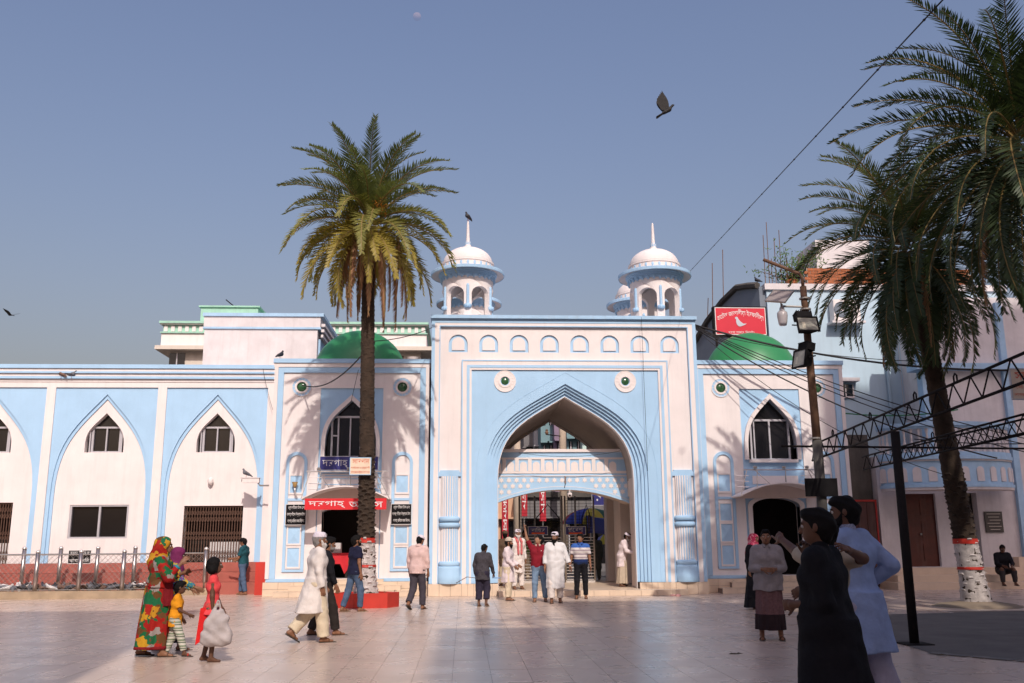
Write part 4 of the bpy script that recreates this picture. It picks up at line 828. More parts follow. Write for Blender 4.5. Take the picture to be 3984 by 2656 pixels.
def flyer(loc, rz, span, label, m, cat='pigeon', up=1.1, pitch=.45):
    t = thing('flying_' + cat, label, cat, loc, rz); F = Field((-.1, -.28, -.1), (.1, .25, .12), .01); F.cone((0, .05, 0), (0, -.08, -.01), .05, .04, .03); F.cone((0, .06, .01), (0, .15, .045), .035, .024, .03); F.ell((0, .165, .05), (.024, .03, .025), .015); F.cone((0, .19, .045), (0, .215, .038), .009, .003, .006); F.cone((0, -.07, -.01), (0, -.24, -.035), .035, .05, .03, flat=(.75, 1, 2.6))
    V, Q = F.mesh(); c, s_ = math.cos(pitch), math.sin(pitch); R = np.array([[1, 0, 0], [0, c, s_], [0, -s_, c]]); skin('body', [(V @ R, Q)], m, t)
    for sx in (-1, 1):
        w = MB(); n = 9; lead = []; trail = []
        for k in range(n + 1):
            u = k / n; lead.append((u, .06 + .05 * math.sin(u * 2.6) - .05 * u * u)); trail.append((u, -.085 - .065 * math.sin(u * 3.0) + .05 * u * u))
        out = lead[:-1]
        for k in range(4): out = out + [(1.12 - .10 * k, .030 - .034 * k), (.97 - .09 * k, .012 - .036 * k)]
        out = out + trail[::-1][3:]; pts = []
        for e in (0, .006):
            for u, y in out: a = up * sx; X = math.cos(up) * u * span * sx; Z = math.sin(up) * u * span; pts.append((X + .03 * sx, y - .10 * u - .02, Z + e))
        k = len(out); tr = tessellate_polygon([[Vector((*p, 0)) for p in out]]); fs = []
        for a_, b_, c_ in tr: fs += [(a_, b_, c_), (a_ + k, c_ + k, b_ + k)]
        w.add(pts, fs); w.build('wing', m, t, org=(0, 0, 0))
    return t
PFLY = mat('dark flying pigeon', (.022, .020, .019), .7, .4, 20, coord='obj')
flyer((4.27, 18, 10.40), rad(-97), .38, 'dark pigeon flying with raised wings in the open sky', PFLY, up=1.42); flyer((-23.6, 48, 13.1), rad(70), .55, 'small dark bird gliding low over the left roof', PFLY, 'bird', up=.35, pitch=.1)
flyer((-17.5, 36, 27.3), rad(40), .2, 'tiny dark bird high in the sky at the upper left', PFLY, 'bird', up=.3); flyer((-3.1, 36, 27.4), rad(20), .16, 'tiny dark bird just right of the moon', PFLY, 'bird', up=.2)
mo = MB().lathe((0, 0, 0), [(math.cos(a), math.sin(a)) for a in [-math.pi / 2 + math.pi * k / 16 for k in range(17)]], 32); moon = mo.build('moon', mat('moon with sky haze glow', (.11, .075, .06), 1, .25, .02, spec=0), None, smooth=True); _mb = MATS['moon with sky haze glow'].node_tree.nodes['Principled BSDF']; _mb.inputs['Emission Color'].default_value = (.185, .235, .40, 1); _mb.inputs['Emission Strength'].default_value = 1; moon.location = (-117, 2000, 1221); moon.scale = (10, 10, 10); tag(moon, 'faint pale moon high in the clear sky', 'moon')  # emission paints the sky's haze over the moon, dark side included

# ================================================================== PALMS
def leafmat(name, c, var=.35):
    m = mat(name, c, .5, var, 1.6, spec=.35, coord='obj'); b = m.node_tree.nodes['Principled BSDF']; b.inputs['Subsurface Weight'].default_value = 0
    n = m.node_tree.nodes; l = m.node_tree.links; tr = n.new('ShaderNodeBsdfTranslucent'); tr.inputs[0].default_value = (c[0] * 1.5, c[1] * 1.6, c[2] * .8, 1); mx = n.new('ShaderNodeMixShader'); mx.inputs[0].default_value = .22; l.new(b.outputs[0], mx.inputs[1]); l.new(tr.outputs[0], mx.inputs[2]); l.new(mx.outputs[0], n['Material Output'].inputs[0]); return m
LG, LY_, LSHADE, LOL, LDEAD = leafmat('palm leaf green', (.135, .160, .058)), leafmat('palm leaf yellow green', (.30, .24, .045)), leafmat('palm leaf shade dark green', (.045, .068, .028)), leafmat('palm leaf olive', (.20, .195, .05)), leafmat('dead palm leaf', (.38, .20, .11)); RACH = mat('palm midrib', (.22, .15, .05), .6, .2, 5, coord='obj')  # the right palms' shade is put into the darkest green leaf colour
def frond_mesh(seed, L, droop, nl=74, ll=.42, dead=False, mats_=(LG, RACH)):
    r = random.Random(seed); b = MB(); n = 14; P = [Vector((0, 0, 0))]; T = []; a = 0
    for k in range(n):
        e = -droop * (k / n) ** 1.4; T.append(Vector((math.cos(e), 0, math.sin(e)))); P.append(P[-1] + T[-1] * L / n)
    T.append(T[-1]); b.tube(P, [.022 * (1 - .85 * k / n) + .003 for k in range(n + 1)], 4, 1)
    for k in range(nl):
        u = .10 + .9 * (k + .5) / nl; f = u * n; i = min(int(f), n - 1); p = P[i].lerp(P[i + 1], f - i); t = T[i]; up = Vector((-t.z, 0, t.x))
        l_ = ll * (.35 + .65 * math.sin(math.pi * min(1, (u + .08)) ** .8)) * (1 - .35 * u) * r.uniform(.74, 1.14)
        for sd in (-1, 1):
            if r.random() < .06: continue
            fw = .62 + .5 * u + r.uniform(-.12, .12); V_ = r.choice([.18, .42, .62]) if not dead else r.uniform(-.5, .1); d = (t * fw + Vector((0, sd, 0)) + up * V_).normalized()
            if dead: d = (t * 1.3 + Vector((0, sd * .5, 0)) + Vector((r.uniform(-.2, .2), r.uniform(-.2, .2), -.25))).normalized()
            w = (t - d * t.dot(d)).normalized() * (.0145 if not dead else .011); q = p + d * l_ * .5 + Vector((0, 0, -.01)); e_ = p + d * l_ + Vector((0, 0, -.05 * l_ / ll - (.04 if dead else 0)))
            b.add([p - w * .5, p + w * .5, q + w, e_, q - w], [(0, 1, 2, 4), (4, 2, 3)], 0)
    o = b.build('frond', list(mats_), None); me = o.data; bpy.data.objects.remove(o); return me
def palm(label, loc, top, r0, r1, crown, Lf, seed, mats_, n=64, dead=9, whitewash=True, fruit=0, ll=.42, flare=.34, lo=-.75, az=None):
    t = thing('palm_tree', label, 'palm tree', loc); rr = random.Random(seed); B = Vector(loc); Tp = Vector(top); H = Tp.z - B.z; nz = 90; na = 18; tr = MB(); C_ = lambda u: Vector((B.x + (Tp.x - B.x) * u ** 1.0, B.y + (Tp.y - B.y) * u, B.z + H * u)); v = []
    rad_ = lambda u: r0 + (r1 - r0) * u + (flare - r0) * math.exp(-u * H / .38)
    for i in range(nz + 1):
        u = i / nz; c = C_(u)
        for k in range(na): a = 2 * math.pi * k / na; q = rad_(u) * (1 + .055 * math.sin(i * 2.1 + 3 * a) + rr.uniform(-.035, .035)); v.append((c.x + q * math.cos(a), c.y + q * math.sin(a), c.z))
    f = [(i * na + k, i * na + (k + 1) % na, (i + 1) * na + (k + 1) % na, (i + 1) * na + k) for i in range(nz) for k in range(na)]; tr.add(v, f); trunk = tr.build('trunk', TRUNK, t, smooth=True)
    ls = MB(); k = 0; z = .25
    while z < H - .1:
        u = z / H; c = C_(u); a = k * 2.39996; ca, sa = math.cos(a), math.sin(a); q = rad_(u) * .97; w = .075; h_ = .10; Pq = lambda dr, dt, dz: (c.x + (q + dr) * ca - dt * sa, c.y + (q + dr) * sa + dt * ca, c.z + dz)
        big = (1.6 if z < H * .38 else .45) * rr.uniform(.5, 1.3); w *= rr.uniform(.75, 1.2); a += rr.uniform(-.12, .12); ca, sa = math.cos(a), math.sin(a); ls.add([Pq(-.01, -w, 0), Pq(-.01, w, 0), Pq(-.01, w * .5, h_), Pq(-.01, -w * .5, h_), Pq(.028 * big, -w * .55, h_ * .55), Pq(.028 * big, w * .55, h_ * .55)], [(0, 1, 5, 4), (4, 5, 2, 3), (0, 4, 3), (1, 2, 5)], 1 if (whitewash and z < 1.42) else 0); z += .0165; k += 1
    tag(ls.build('leaf_scars', [TRUNK, WASH], trunk), kind='stuff')
    if whitewash:
        def ringb(z0, z1, m, name, e):
            q = MB(); vv = []; nn = max(2, int((z1 - z0) / .06))
            for i in range(nn + 1):
                z = z0 + (z1 - z0) * i / nn; u = z / H; c = C_(u)
                for k in range(24): a = 2 * math.pi * k / 24; r_ = rad_(u) * (1 + .03 * math.sin(i * 2.1 + 3 * a)) + e + rr.uniform(-.006, .006); vv.append((c.x + r_ * math.cos(a), c.y + r_ * math.sin(a), c.z))
            q.add(vv, [(i * 24 + k, i * 24 + (k + 1) % 24, (i + 1) * 24 + (k + 1) % 24, (i + 1) * 24 + k) for i in range(nn) for k in range(24)]); return q.build(name, m, trunk, smooth=True)
        ringb(.0, 1.38, WASH, 'whitewash', .010); ringb(1.36, 1.47, REDP, 'red_band', .022); ringb(.80, .86, REDP, 'red_band', .024)
    cc = Vector(crown) - B; shapes = {}; lst = []
    for i in range(n):
        u = (i + .5) / n; el = math.asin(max(-1, min(1, 1 - u * (1 - lo)))) if u < 1 else -1; el = rad(84) - (rad(84) - lo) * u ** .92
        a = i * 2.39996 + rr.uniform(-.25, .25); kind = 0 if el > .5 else (1 if el > -.1 else 2); key = (kind, rr.randrange(3)); dr = (1.15, 1.5, 1.1)[kind]
        m_ = mats_[kind]
        if key not in shapes: shapes[key] = frond_mesh(seed * 31 + kind * 7 + key[1], Lf * (1.0, 1.02, .95)[kind], dr + .12 * key[1], ll=ll, mats_=(m_, RACH))
        o = bpy.data.objects.new('frond', shapes[key]); COL.objects.link(o); o.parent = t; o.location = cc + Vector((math.cos(a) * .1, math.sin(a) * .1, .25 * math.sin(el))); s_ = rr.uniform(.86, 1.08); o.scale = (s_,) * 3; o.rotation_euler = (rr.uniform(-.25, .25), -el, a)
    dm = [frond_mesh(seed * 31 + 90 + j, Lf * .86, .25, ll=ll * .62, dead=True, mats_=(LDEAD, RACH)) for j in range(3)] if dead else []
    for i in range(dead):
        o = bpy.data.objects.new('dead_frond', dm[i % 3]); COL.objects.link(o); o.parent = t; a = i * 2 * math.pi / dead + rr.uniform(-.3, .3); rr_ = rr.uniform(.35, .85); o.location = cc + Vector((math.cos(a) * rr_, math.sin(a) * rr_, -.15 - .25 * rr_)); o.rotation_euler = (0, rad(rr.uniform(74, 86)), a); s_ = rr.uniform(.8, 1.05); o.scale = (s_,) * 3
    for i in range(fruit):
        q = MB(); a = i * 2.1 + 3.4; c = Vector((math.cos(a) * .42, math.sin(a) * .42, .15 + .22 * (i % 3)))
        for j in range(85): p = c + Vector((rr.gauss(0, .10), rr.gauss(0, .10), rr.gauss(0, .15))); r_ = .022; q.add([p + Vector(d) * r_ for d in ((1, 0, 0), (-1, 0, 0), (0, 1, 0), (0, -1, 0), (0, 0, 1.3), (0, 0, -1.3))], [(0, 2, 4), (2, 1, 4), (1, 3, 4), (3, 0, 4), (2, 0, 5), (1, 2, 5), (3, 1, 5), (0, 3, 5)])
        o = tag(q.build('fruit_cluster', FRUIT, t, org=(0, 0, 0)), kind='stuff'); o.location = cc
    return t
TRUNK = mat('palm bark', (.045, .029, .019), .95, .45, 6, .5, 30, streak=.4, dirt=(.03, .025, .02)); WASH = mat('flaking whitewash', (.50, .45, .43), .9, .35, 9, .4, 40, streak=.55, dirt=(.16, .11, .09)); FRUIT = mat('orange dates', (.42, .15, .015), .5, .3, 20, coord='obj')
palm('tall date palm with orange fruit standing in a red planter before the office tower', (-2.26, 22.4, .1), (-2.43, 22.4, 9.0), .20, .145, (-2.43, 22.4, 9.3), 2.55, 3, (LG, LOL, LY_), n=78, dead=20, fruit=7, ll=.52)
palm('leaning date palm with whitewashed base before the shrine', (11.42, 20.8, 0), (9.97, 19.3, 7.5), .25, .16, (9.95, 19.3, 7.8), 2.95, 5, (LG, LSHADE, LSHADE), n=96, dead=3, lo=-1.15, ll=.56)
palm('nearest palm whose fronds hang in from the upper right edge', (10.2, 14.5, 0), (9.75, 14.4, 7.9), .22, .17, (9.55, 14.4, 8.05), 3.15, 9, (LSHADE, LSHADE, LSHADE), n=90, dead=2, whitewash=False, ll=.56, lo=-1.0)
pt_ = thing('palm_planter', 'red painted six sided planter round the foot of the left palm', 'planter', (-2.26, 22.4, 0)); q = MB(); R6 = [(.78 * math.cos(math.pi / 3 * k + .22), .52 * math.sin(math.pi / 3 * k + .22)) for k in range(6)]
v = [(-2.26 + x, 22.4 + y, z) for z in (0, .33) for x, y in R6] + [(-2.26 + x * .86, 22.4 + y * .86, z) for z in (.33, .25) for x, y in R6]
for k in range(6): j = (k + 1) % 6; q.f += [(k, j, 6 + j, 6 + k), (6 + k, 6 + j, 12 + j, 12 + k), (12 + k, 12 + j, 18 + j, 18 + k)]
q.f.append(tuple(18 + k for k in range(6))); q.v = v; q.m = [0] * len(q.f); q.build('box', REDP, pt_); 
for k in range(6): x, y = R6[k]; MB().tube([(-2.26 + x * .9, 22.4 + y * .9, .32), (-2.26 + x * .9, 22.4 + y * .9, .37), (-2.26 + x * .85, 22.4 + y * .9, .37), (-2.26 + x * .85, 22.4 + y * .9, .32)], .008, 4).build('lifting_loop', RUST, pt_)
q = MB().lathe((11.42, 20.8, 0), [(.95, 0), (.8, .05), (.5, .09), (.3, .12)], 24).build('earth_mound', GROUND); tag(q, 'low mound of bare earth round the leaning palm', 'earth')
# ================================================================== POLES, TRUSSES, LAMPS, CABLES
lp = thing('lamp_post', 'rusty brown lamp post with flood lamps standing before the right tower', 'lamp post', (6.98, 18, 0))
MB().tube([(7.0, 18, 0), (6.98, 18, 3.4)], .098, 14).build('lower_shaft', CONC, lp, smooth=True); MB().tube([(6.98, 18, 3.4), (6.94, 18, 6.0)], [.086, .072], 14).build('shaft', RUST, lp, smooth=True); MB().tube([(6.94, 18, 5.95), (6.93, 18, 6.55)], .066, 12).build('sleeve', RUST, lp, smooth=True); MB().tube([(6.93, 18, 6.5), (6.93, 18, 6.72), (6.88, 18, 6.82), (6.14, 18, 7.12)], .035, 8).build('arm', RUST, lp, smooth=True)
for z in (6.05, 6.28, 3.42): MB().lathe((6.945, 18, z), [(.085, 0), (.11, 0), (.11, .03), (.085, .03)], 14).build('clamp', BRSTEEL, lp)
LENS = mat('dusty lamp glass', (.32, .31, .27), .25, .2, 8, spec=.5); REFL = mat('lamp reflector', (.55, .50, .40), .3, .1, 9, metal=.4)
def floodlamp(name, label, c, rz, tilt, w, h):
    f = thing(name, label, 'flood lamp', c, rz); T = Matrix.Rotation(tilt, 4, 'X'); q = MB()
    for n_, m_, ex in (('housing', BLACK, 0), ('lens', LENS, 1), ('reflector', REFL, 2), ('ballast', BLACK, 3)):
        b = MB()
        if ex == 0: b.add([(-w, -.06, -h), (w, -.06, -h), (w, -.06, h), (-w, -.06, h), (-w * .6, .16, -h * .6), (w * .6, .16, -h * .6), (w * .6, .16, h * .6), (-w * .6, .16, h * .6)], [(4, 7, 6, 5), (0, 4, 5, 1), (1, 5, 6, 2), (2, 6, 7, 3), (3, 7, 4, 0)]); b.plate([rect(-w - .015, w + .015, -h - .015, h + .015), rect(-w + .02, w - .02, -h + .02, h - .02)], -.075, -.055)
        elif ex == 1: b.box(-w + .018, w - .018, -.066, -.06, -h + .018, h - .018)
        elif ex == 2: b.box(-w * .55, -w * .25, -.0665, -.058, -h * .6, h * .25)
        else: b.box(-w * .75, w * .75, -.02, .18, h + .02, h + .17); [b.box(-w * .75 + w * .2 * k, -w * .75 + w * .2 * k + .012, -.03, .19, h + .17, h + .185) for k in range(8)]
        b.v = [tuple(T @ Vector(p)) for p in b.v]; b.build(n_, m_, f, org=(0, 0, 0))
    MB().tube([(-w - .03, 0, 0), (-w - .03, .12, h * .2), (-w * .5, .26, h * .4), (w * .5, .26, h * .4), (w + .03, .12, h * .2), (w + .03, 0, 0)], .014, 6).build('bracket', IRON, f, org=(0, 0, 0)); return f
floodlamp('flood_lamp', 'large flood lamp with lit looking lens facing the square on the lamp post', (6.86, 17.78, 5.68), rad(3), rad(-18), .215, .16)
floodlamp('flood_lamp', 'black flood lamp seen from the side lower on the lamp post', (6.74, 17.85, 5.0), rad(-72), rad(-12), .19, .18)
pl_ = thing('pendant_lamp', 'round white glass lamp under a tilted solar panel on the lamp post', 'lamp', (6.45, 18, 6.05)); MB().tube([(6.93, 18, 6.12), (6.45, 18, 6.13)], .022, 8).build('bracket', BRSTEEL, pl_)
MB().lathe((6.45, 17.98, 5.72), [(0, 0), (.07, .005), (.088, .06), (.105, .2), (.1, .27), (.06, .31), (.05, .32)], 20).build('globe', mat('frosted lamp globe', (.60, .55, .55), .3, .05, 6, trans=.35), pl_, smooth=True); MB().lathe((6.45, 17.98, 6.03), [(.055, 0), (.05, .06), (.03, .08), (.025, .14)], 14).build('cap', STEEL, pl_, smooth=True)
so_ = thing('solar_panel', 'tilted grey solar panel seen from below on the lamp post', 'solar panel', (6.42, 18, 6.34)); MT = Matrix.Rotation(rad(-24), 4, 'Y') @ Matrix.Rotation(rad(38), 4, 'X') @ Matrix.Rotation(rad(35), 4, 'Z')
for nm, m_, d in (('sheet', mat('panel back sheet', (.28, .24, .23), .6, .15, 8), (-.2, .2, -.2, .2, -.008, .008)), ('frame', BRSTEEL, None), ('battery_box', BRSTEEL, (-.11, .11, -.11, .11, -.035, -.009))):
    b = MB()
    if d: b.box(*d)
    else: [b.box(*e) for e in ((-.22, .22, -.22, -.2, -.018, .018), (-.22, .22, .2, .22, -.018, .018), (-.22, -.2, -.2, .2, -.018, .018), (.2, .22, -.2, .2, -.018, .018))]
    b.v = [tuple(MT @ Vector(p)) for p in b.v]; b.build(nm, m_, so_, org=(0, 0, 0))
MB().tube([(0.03, 0, -.25), (0.02, 0, 0)], .016, 6).build('stem', BRSTEEL, so_, org=(0, 0, 0))
bb = thing('black_board', 'blank black board fixed to the lamp post above the two men in front', 'board', (6.9, 17.86, 2.46)); bx('sheet', BLACK, bb, 6.62, 7.26, 17.84, 17.865, 2.29, 2.64); bx('bracket', BRSTEEL, bb, 6.8, 7.06, 17.865, 17.9, 2.4, 2.5)
dp = thing('dark_post', 'dark painted steel post carrying the near lattice truss', 'post', (6.47, 13.58, 0)); MB().tube([(6.47, 13.58, 0), (6.47, 13.58, 3.06)], .066, 14).build('shaft', IRON, dp, smooth=True); bx('base_plate', IRON, dp, 6.27, 6.67, 13.38, 13.78, .006, .02)
def truss(label, p0, p1, h, n, hooks=()):
    t = thing('lattice_truss', label, 'truss', p0); a, b = Vector(p0), Vector(p1); up = Vector((0, 0, h)); sd = (b - a).cross(Vector((0, 0, 1))).normalized() * .12
    MB().tube([a + up, b + up], .020, 8).build('top_chord', IRON, t, smooth=True); MB().tube([a, b], .020, 8).build('bottom_chord', IRON, t, smooth=True)
    for k in range(n): p, q, r = a.lerp(b, k / n), a.lerp(b, (k + .5) / n), a.lerp(b, (k + 1) / n); MB().tube([p, q + up], .011, 6).build('brace', IRON, t); MB().tube([q + up, r], .011, 6).build('brace', IRON, t)
    for u in hooks: p = a.lerp(b, u) + up; dd = (b - a).normalized() * .05; MB().tube([p - dd, p - dd + Vector((0, 0, .09)), p + Vector((0, 0, .12)), p + dd + Vector((0, 0, .09)), p + dd], .012, 6).build('hook', IRON, t)
    return t
truss('near iron lattice truss running from the lamp post over the dark post', (7.20, 18.9, 3.07), (6.0, 8.6, 3.17), .31, 19, (.16, .38, .58, .72))
truss('further iron lattice truss reaching the leaning palm trunk', (9.4, 21.5, 3.07), (9.0, 13.2, 3.16), .30, 16, (.45,))
truss('third iron lattice truss crossing behind the further one', (9.9, 21.0, 3.2), (9.7, 13.0, 3.28), .26, 15)
bar = thing('tie_bar', 'thin iron bar tying the two trusses together', 'bar', (6.9, 18.4, 3.2)); MB().tube([(6.4, 18.4, 3.32), (12.2, 19.4, 3.36)], .022, 6).build('tube', IRON, bar)
CABLE = mat('black cable', (.018, .017, .018), .6)
def cable(label, p0, p1, sag, r=.012, knots=0, m=None, off=0):
    a, b = Vector(p0), Vector(p1); P = [a.lerp(b, k / 20) - Vector((0, 0, sag * 4 * (k / 20) * (1 - k / 20))) for k in range(21)]; t = thing('cable', label, 'cable', p0); MB().tube(P, r, 5).build('wire', m or CABLE, t, smooth=True)
    for k in range(knots): p = a.lerp(b, (k + .6) / knots); MB().lathe((p.x, p.y, p.z - sag * 4 * (k + .6) / knots * (1 - (k + .6) / knots)), [(0, -r * 2.2), (r * 2.2, 0), (0, r * 2.2)], 6).build('knot', CABLE, t)
    return t
_c = onY(2176, -12, 6.5); cable('long thin wire with knots rising from the right pavilion to the upper right', (7.0, 27.4, 9.65), (_c[0], 6.5, _c[1]), .0, .007, 16); cable('thin wire hanging straight down the right side of the gateway', (5.2, 26.28, 7.9), (5.22, 26.28, 3.4), 0, .006)
E1 = (6.84, 26.5, 7.72)
for k, (q, sg, r, lab) in enumerate((((16.5, 23.5, 5.9), .5, .03, 'thick black cable from the gateway corner past the flood lamp into the palm'), ((15.8, 24, 3.9), .35, .014, 'upper strand of the cable bundle sagging across the right tower'), ((15.8, 24, 3.75), .42, .014, 'middle strand of the cable bundle sagging across the right tower'), ((16.2, 24.2, 3.5), .48, .014, 'lower strand of the cable bundle sagging across the right tower'), ((14.5, 24.6, 3.6), .45, .02, 'double twisted strand of the bundle crossing the right tower window'), ((13.5, 25, 3.1), .6, .010, 'slack thin wire lowest in the bundle before the right tower'), ((12.6, 24.2, 6.2), .2, .010, 'thin wire just under the thick black cable'))):
    cable(lab, (E1[0], E1[1] - .02 * k, E1[2] - .03 * k), q, sg, r)
cable('green cable across the shaded hotel wall', (11.4, 27.0, 5.15), (15.2, 27.6, 5.35), .12, .02, m=mat('green cable', (.02, .16, .07), .6)); cable('black cable draped from the left rosette up to the palm trunk', (-4.72, 26.9, 5.95), (-2.43, 22.5, 6.1), .35, .018); cable('thin wire from the palm trunk up to the gateway corner', (-2.43, 22.4, 6.3), (-.95, 26.3, 7.55), .1, .012)
cable('loose thin wire dangling below the left rosette', (-3.1, 26.85, 6.4), (-3.3, 26.8, 5.35), .0, .008); cable('slack wire before the right shrine wall', (11.2, 22.5, 3.9), (18.5, 23.5, 4.3), .25, .014); cable('thin white festoon wire on the bridge in the arch', (1.6, 27.12, 4.0), (4.6, 27.12, 4.05), .14, .006); cable('thin wire trailing across the arcade wall near the tower', (-6.3, 28.85, 6.8), (-5.7, 28.8, 5.0), .2, .006)
# wall lamps and cameras
wl = thing('wall_lamp', 'torch shaped wall lamp on the left niche of the office tower', 'wall lamp', (-4.78, 26.9, 3.0)); MB().lathe((-4.80, 26.86, 3.0), [(.0, 0), (.045, .0), (.06, .08), (.085, .14), (.09, .15), (.0, .155)], 12).build('bowl', mat('amber lamp glass', (.45, .28, .10), .35), wl, smooth=True); MB().tube([(-4.80, 26.86, 3.0), (-4.79, 26.88, 2.86), (-4.76, 26.93, 2.75), (-4.74, 26.98, 2.72)], .02, 6).build('stem', STEEL, wl, smooth=True)
wl = thing('wall_lamp', 'oval white bulkhead lamp on the arcade wall above the grille door', 'wall lamp', (-7.75, 29.1, 3.32)); F = Field((-.2, -.25, -.2), (.2, .15, .2), .015); F.ell((0, -.06, 0), (.085, .09, .13), .02); skin('shade', [F.mesh()], WHITE, wl); MB().tube([(0, -.02, -.05), (0, .03, -.05)], .05, 10).build('base', BRSTEEL, wl, org=(0, 0, 0))
wl = thing('box_camera', 'white box camera on a bracket at the tower corner', 'camera', (-6.3, 28.4, 3.28)); bx('housing', WHITE, wl, -6.62, -6.12, 28.28, 28.42, 3.22, 3.36); bx('hood', WHITE2, wl, -6.68, -6.10, 28.26, 28.44, 3.36, 3.375); MB().tube([(-6.16, 28.35, 3.22), (-6.1, 28.35, 3.14), (-5.7, 28.3, 3.14)], .025, 6).build('bracket', BRSTEEL, wl); MB().lathe((0, 0, 0), [(.05, 0), (.045, .02), (0, .01)], 12).build('lens', GLASSD, wl, org=(0, 0, 0)).matrix_local = Matrix(((0, 0, -1, -.325), (0, 1, 0, -.05), (1, 0, 0, .01), (0, 0, 0, 1)))
dc = thing('dome_camera', 'small white dome camera under the bridge arch', 'camera', (3.1, 27.2, 2.86)); MB().lathe((3.1, 27.35, 2.80), [(0, -.09), (.05, -.07), (.07, -.02), (.07, .03), (.05, .05), (0, .05)], 14).build('dome', WHITE, dc, smooth=True); MB().lathe((3.1, 27.29, 2.77), [(0, -.035), (.035, 0), (0, .035)], 10).build('lens', GLASSD, dc); MB().tube([(3.1, 27.35, 2.85), (3.1, 27.35, 2.95)], .02, 6).build('mount', WHITE, dc)
hd = thing('wall_lamp', 'small pale bracket lamp on the star band in the arch', 'wall lamp', (2.95, 27.15, 3.2)); MB().lathe((2.95, 27.1, 3.1), [(0, 0), (.03, .0), (.035, .08), (.025, .1), (.03, .2), (.02, .22), (0, .22)], 10).build('shade', CREAMB, hd); MB().tube([(2.95, 27.1, 3.1), (2.93, 27.12, 3.0), (2.93, 27.16, 2.98)], .012, 5).build('stem', IRON, hd)

# ================================================================== SIGNS
NAVY = mat('navy sign enamel', (.030, .030, .16), .35, .15, 3, spec=.5); REDS2 = mat('red sign vinyl', (.62, .022, .030), .45, .06, 2); HOTR = mat('hotel sign red', (.58, .022, .045), .4, .06, 2); SILV = mat('silver print', (.55, .54, .56), .5); CREAMS = mat('cream sign board', (.72, .58, .44), .7, .08, 5); ORNG = mat('orange red print', (.60, .10, .05), .7)
def board(name, label, x0, x1, z0, z1, y, m, border=None, t=.03, bw=.015):
    s_ = thing(name, label, 'sign', ((x0 + x1) / 2, y, z0)); bx('board', m, s_, x0, x1, y, y + t, z0, z1)
    if border: b_ = MB(); b_.plate([rect(x0 - .002, x1 + .002, z0 - .002, z1 + .002), rect(x0 + bw, x1 - bw, z0 + bw, z1 - bw)], y - .006, y + t + .002); b_.build('border', border, s_)
    return s_
s_ = board('office_sign', 'navy sign with silver Bengali words under the office tower window', -4.11, -2.45, 3.48, 3.87, 26.78, NAVY, SILV, bw=.008); lettering('দরগাহ্', -4.04, -3.30, 3.53, 3.78, SILV, s_, front(26.78)); lettering('অফিস'.replace('ফি', 'িফ'), -3.20, -2.52, 3.54, 3.80, SILV, s_, front(26.78))
s_ = board('office_sign', 'long red sign with white Bengali words over the office door', -4.34, -2.12, 2.34, 2.645, 25.9, REDS2); lettering('দরগাহ্', -4.24, -3.24, 2.39, 2.58, PRINTW, s_, front(25.9)); lettering('অফিস'.replace('ফি', 'িফ'), -3.14, -2.22, 2.40, 2.62, PRINTW, s_, front(25.9))
for xa, lab in ((-5.04, 'black notice board with three white lines left of the office door'), (-2.07, 'black notice board with three white lines right of the office door')):
    s_ = board('notice_board', lab, xa, xa + .585, 1.95, 2.53, 26.93, BLACK, PRINTW, t=.02, bw=.010)
    for k, tx in enumerate(('ওরুস শরীেফর টাকা এবং', 'দরগাহ্ শরীেফর উন্নয়েনর টাকা', 'দরগাহ্ অিফেস জমা িদেবন।')): lettering(tx, xa + .04 + .03 * (k != 1), xa + .55 - .02 * (k != 1), 2.37 - .185 * k, 2.50 - .185 * k, PRINTW, s_, front(26.93))
s_ = thing('warning_sign', 'cream warning sign with red Bengali words tied to the left palm trunk', 'sign', (-2.44, 22.15, 3.04)); bx('board', CREAMS, s_, -2.68, -2.20, 22.10, 22.12, 3.03, 3.42); b_ = MB(); b_.plate([rect(-2.69, -2.19, 3.02, 3.43), rect(-2.675, -2.205, 3.035, 3.415)], 22.095, 22.122); b_.build('border', BLUE, s_); MB().tube([(-2.6, 22.12, 3.42), (-2.44, 22.2, 3.46), (-2.28, 22.12, 3.42)], .006, 4).build('tie_wire', IRON, s_)
lettering('সাবধান', -2.63, -2.24, 3.29, 3.39, ORNG, s_, front(22.10)); lettering('পেকট চার ও ছদ্মেবশী', -2.66, -2.22, 3.15, 3.22, ORNG, s_, front(22.10)); lettering('লাকজন হইেত সাবধান', -2.66, -2.22, 3.06, 3.12, ORNG, s_, front(22.10))
s_ = thing('warning_sign', 'cream warning sign with red Bengali words hung on the near truss at the right edge', 'sign', (6.7, 10.55, 3.1)); bx('board', CREAMS, s_, 6.50, 6.98, 10.55, 10.57, 3.10, 3.46); lettering('সাবধান', 6.55, 6.94, 3.33, 3.43, ORNG, s_, front(10.55)); lettering('পেকট চার ও ছদ্মেবশী', 6.52, 6.96, 3.21, 3.27, ORNG, s_, front(10.55)); lettering('লাকজন হইেত সাবধান', 6.52, 6.96, 3.13, 3.18, ORNG, s_, front(10.55)); b_ = MB(); b_.plate([rect(6.49, 6.99, 3.09, 3.47), rect(6.503, 6.977, 3.103, 3.457)], 10.546, 10.572); b_.build('border', ALU, s_)
s_ = board('hotel_billboard', 'red hotel billboard with white Bengali words and a pigeon above the right dome', 8.45, 10.18, 8.22, 9.16, 30.0, HOTR, PRINTW, .12, .02); bx('case', IRON, s_, 8.40, 10.23, 30.03, 30.25, 8.17, 9.21)
lettering('হােটল জালালীয়া ইরফানীয়া', 8.52, 10.11, 8.66, 8.90, PRINTW, s_, front(30.0), bend=.20); lettering('দরগা বাজার, িসেলট।', 8.88, 9.76, 8.25, 8.36, PRINTW, s_, front(30.0))
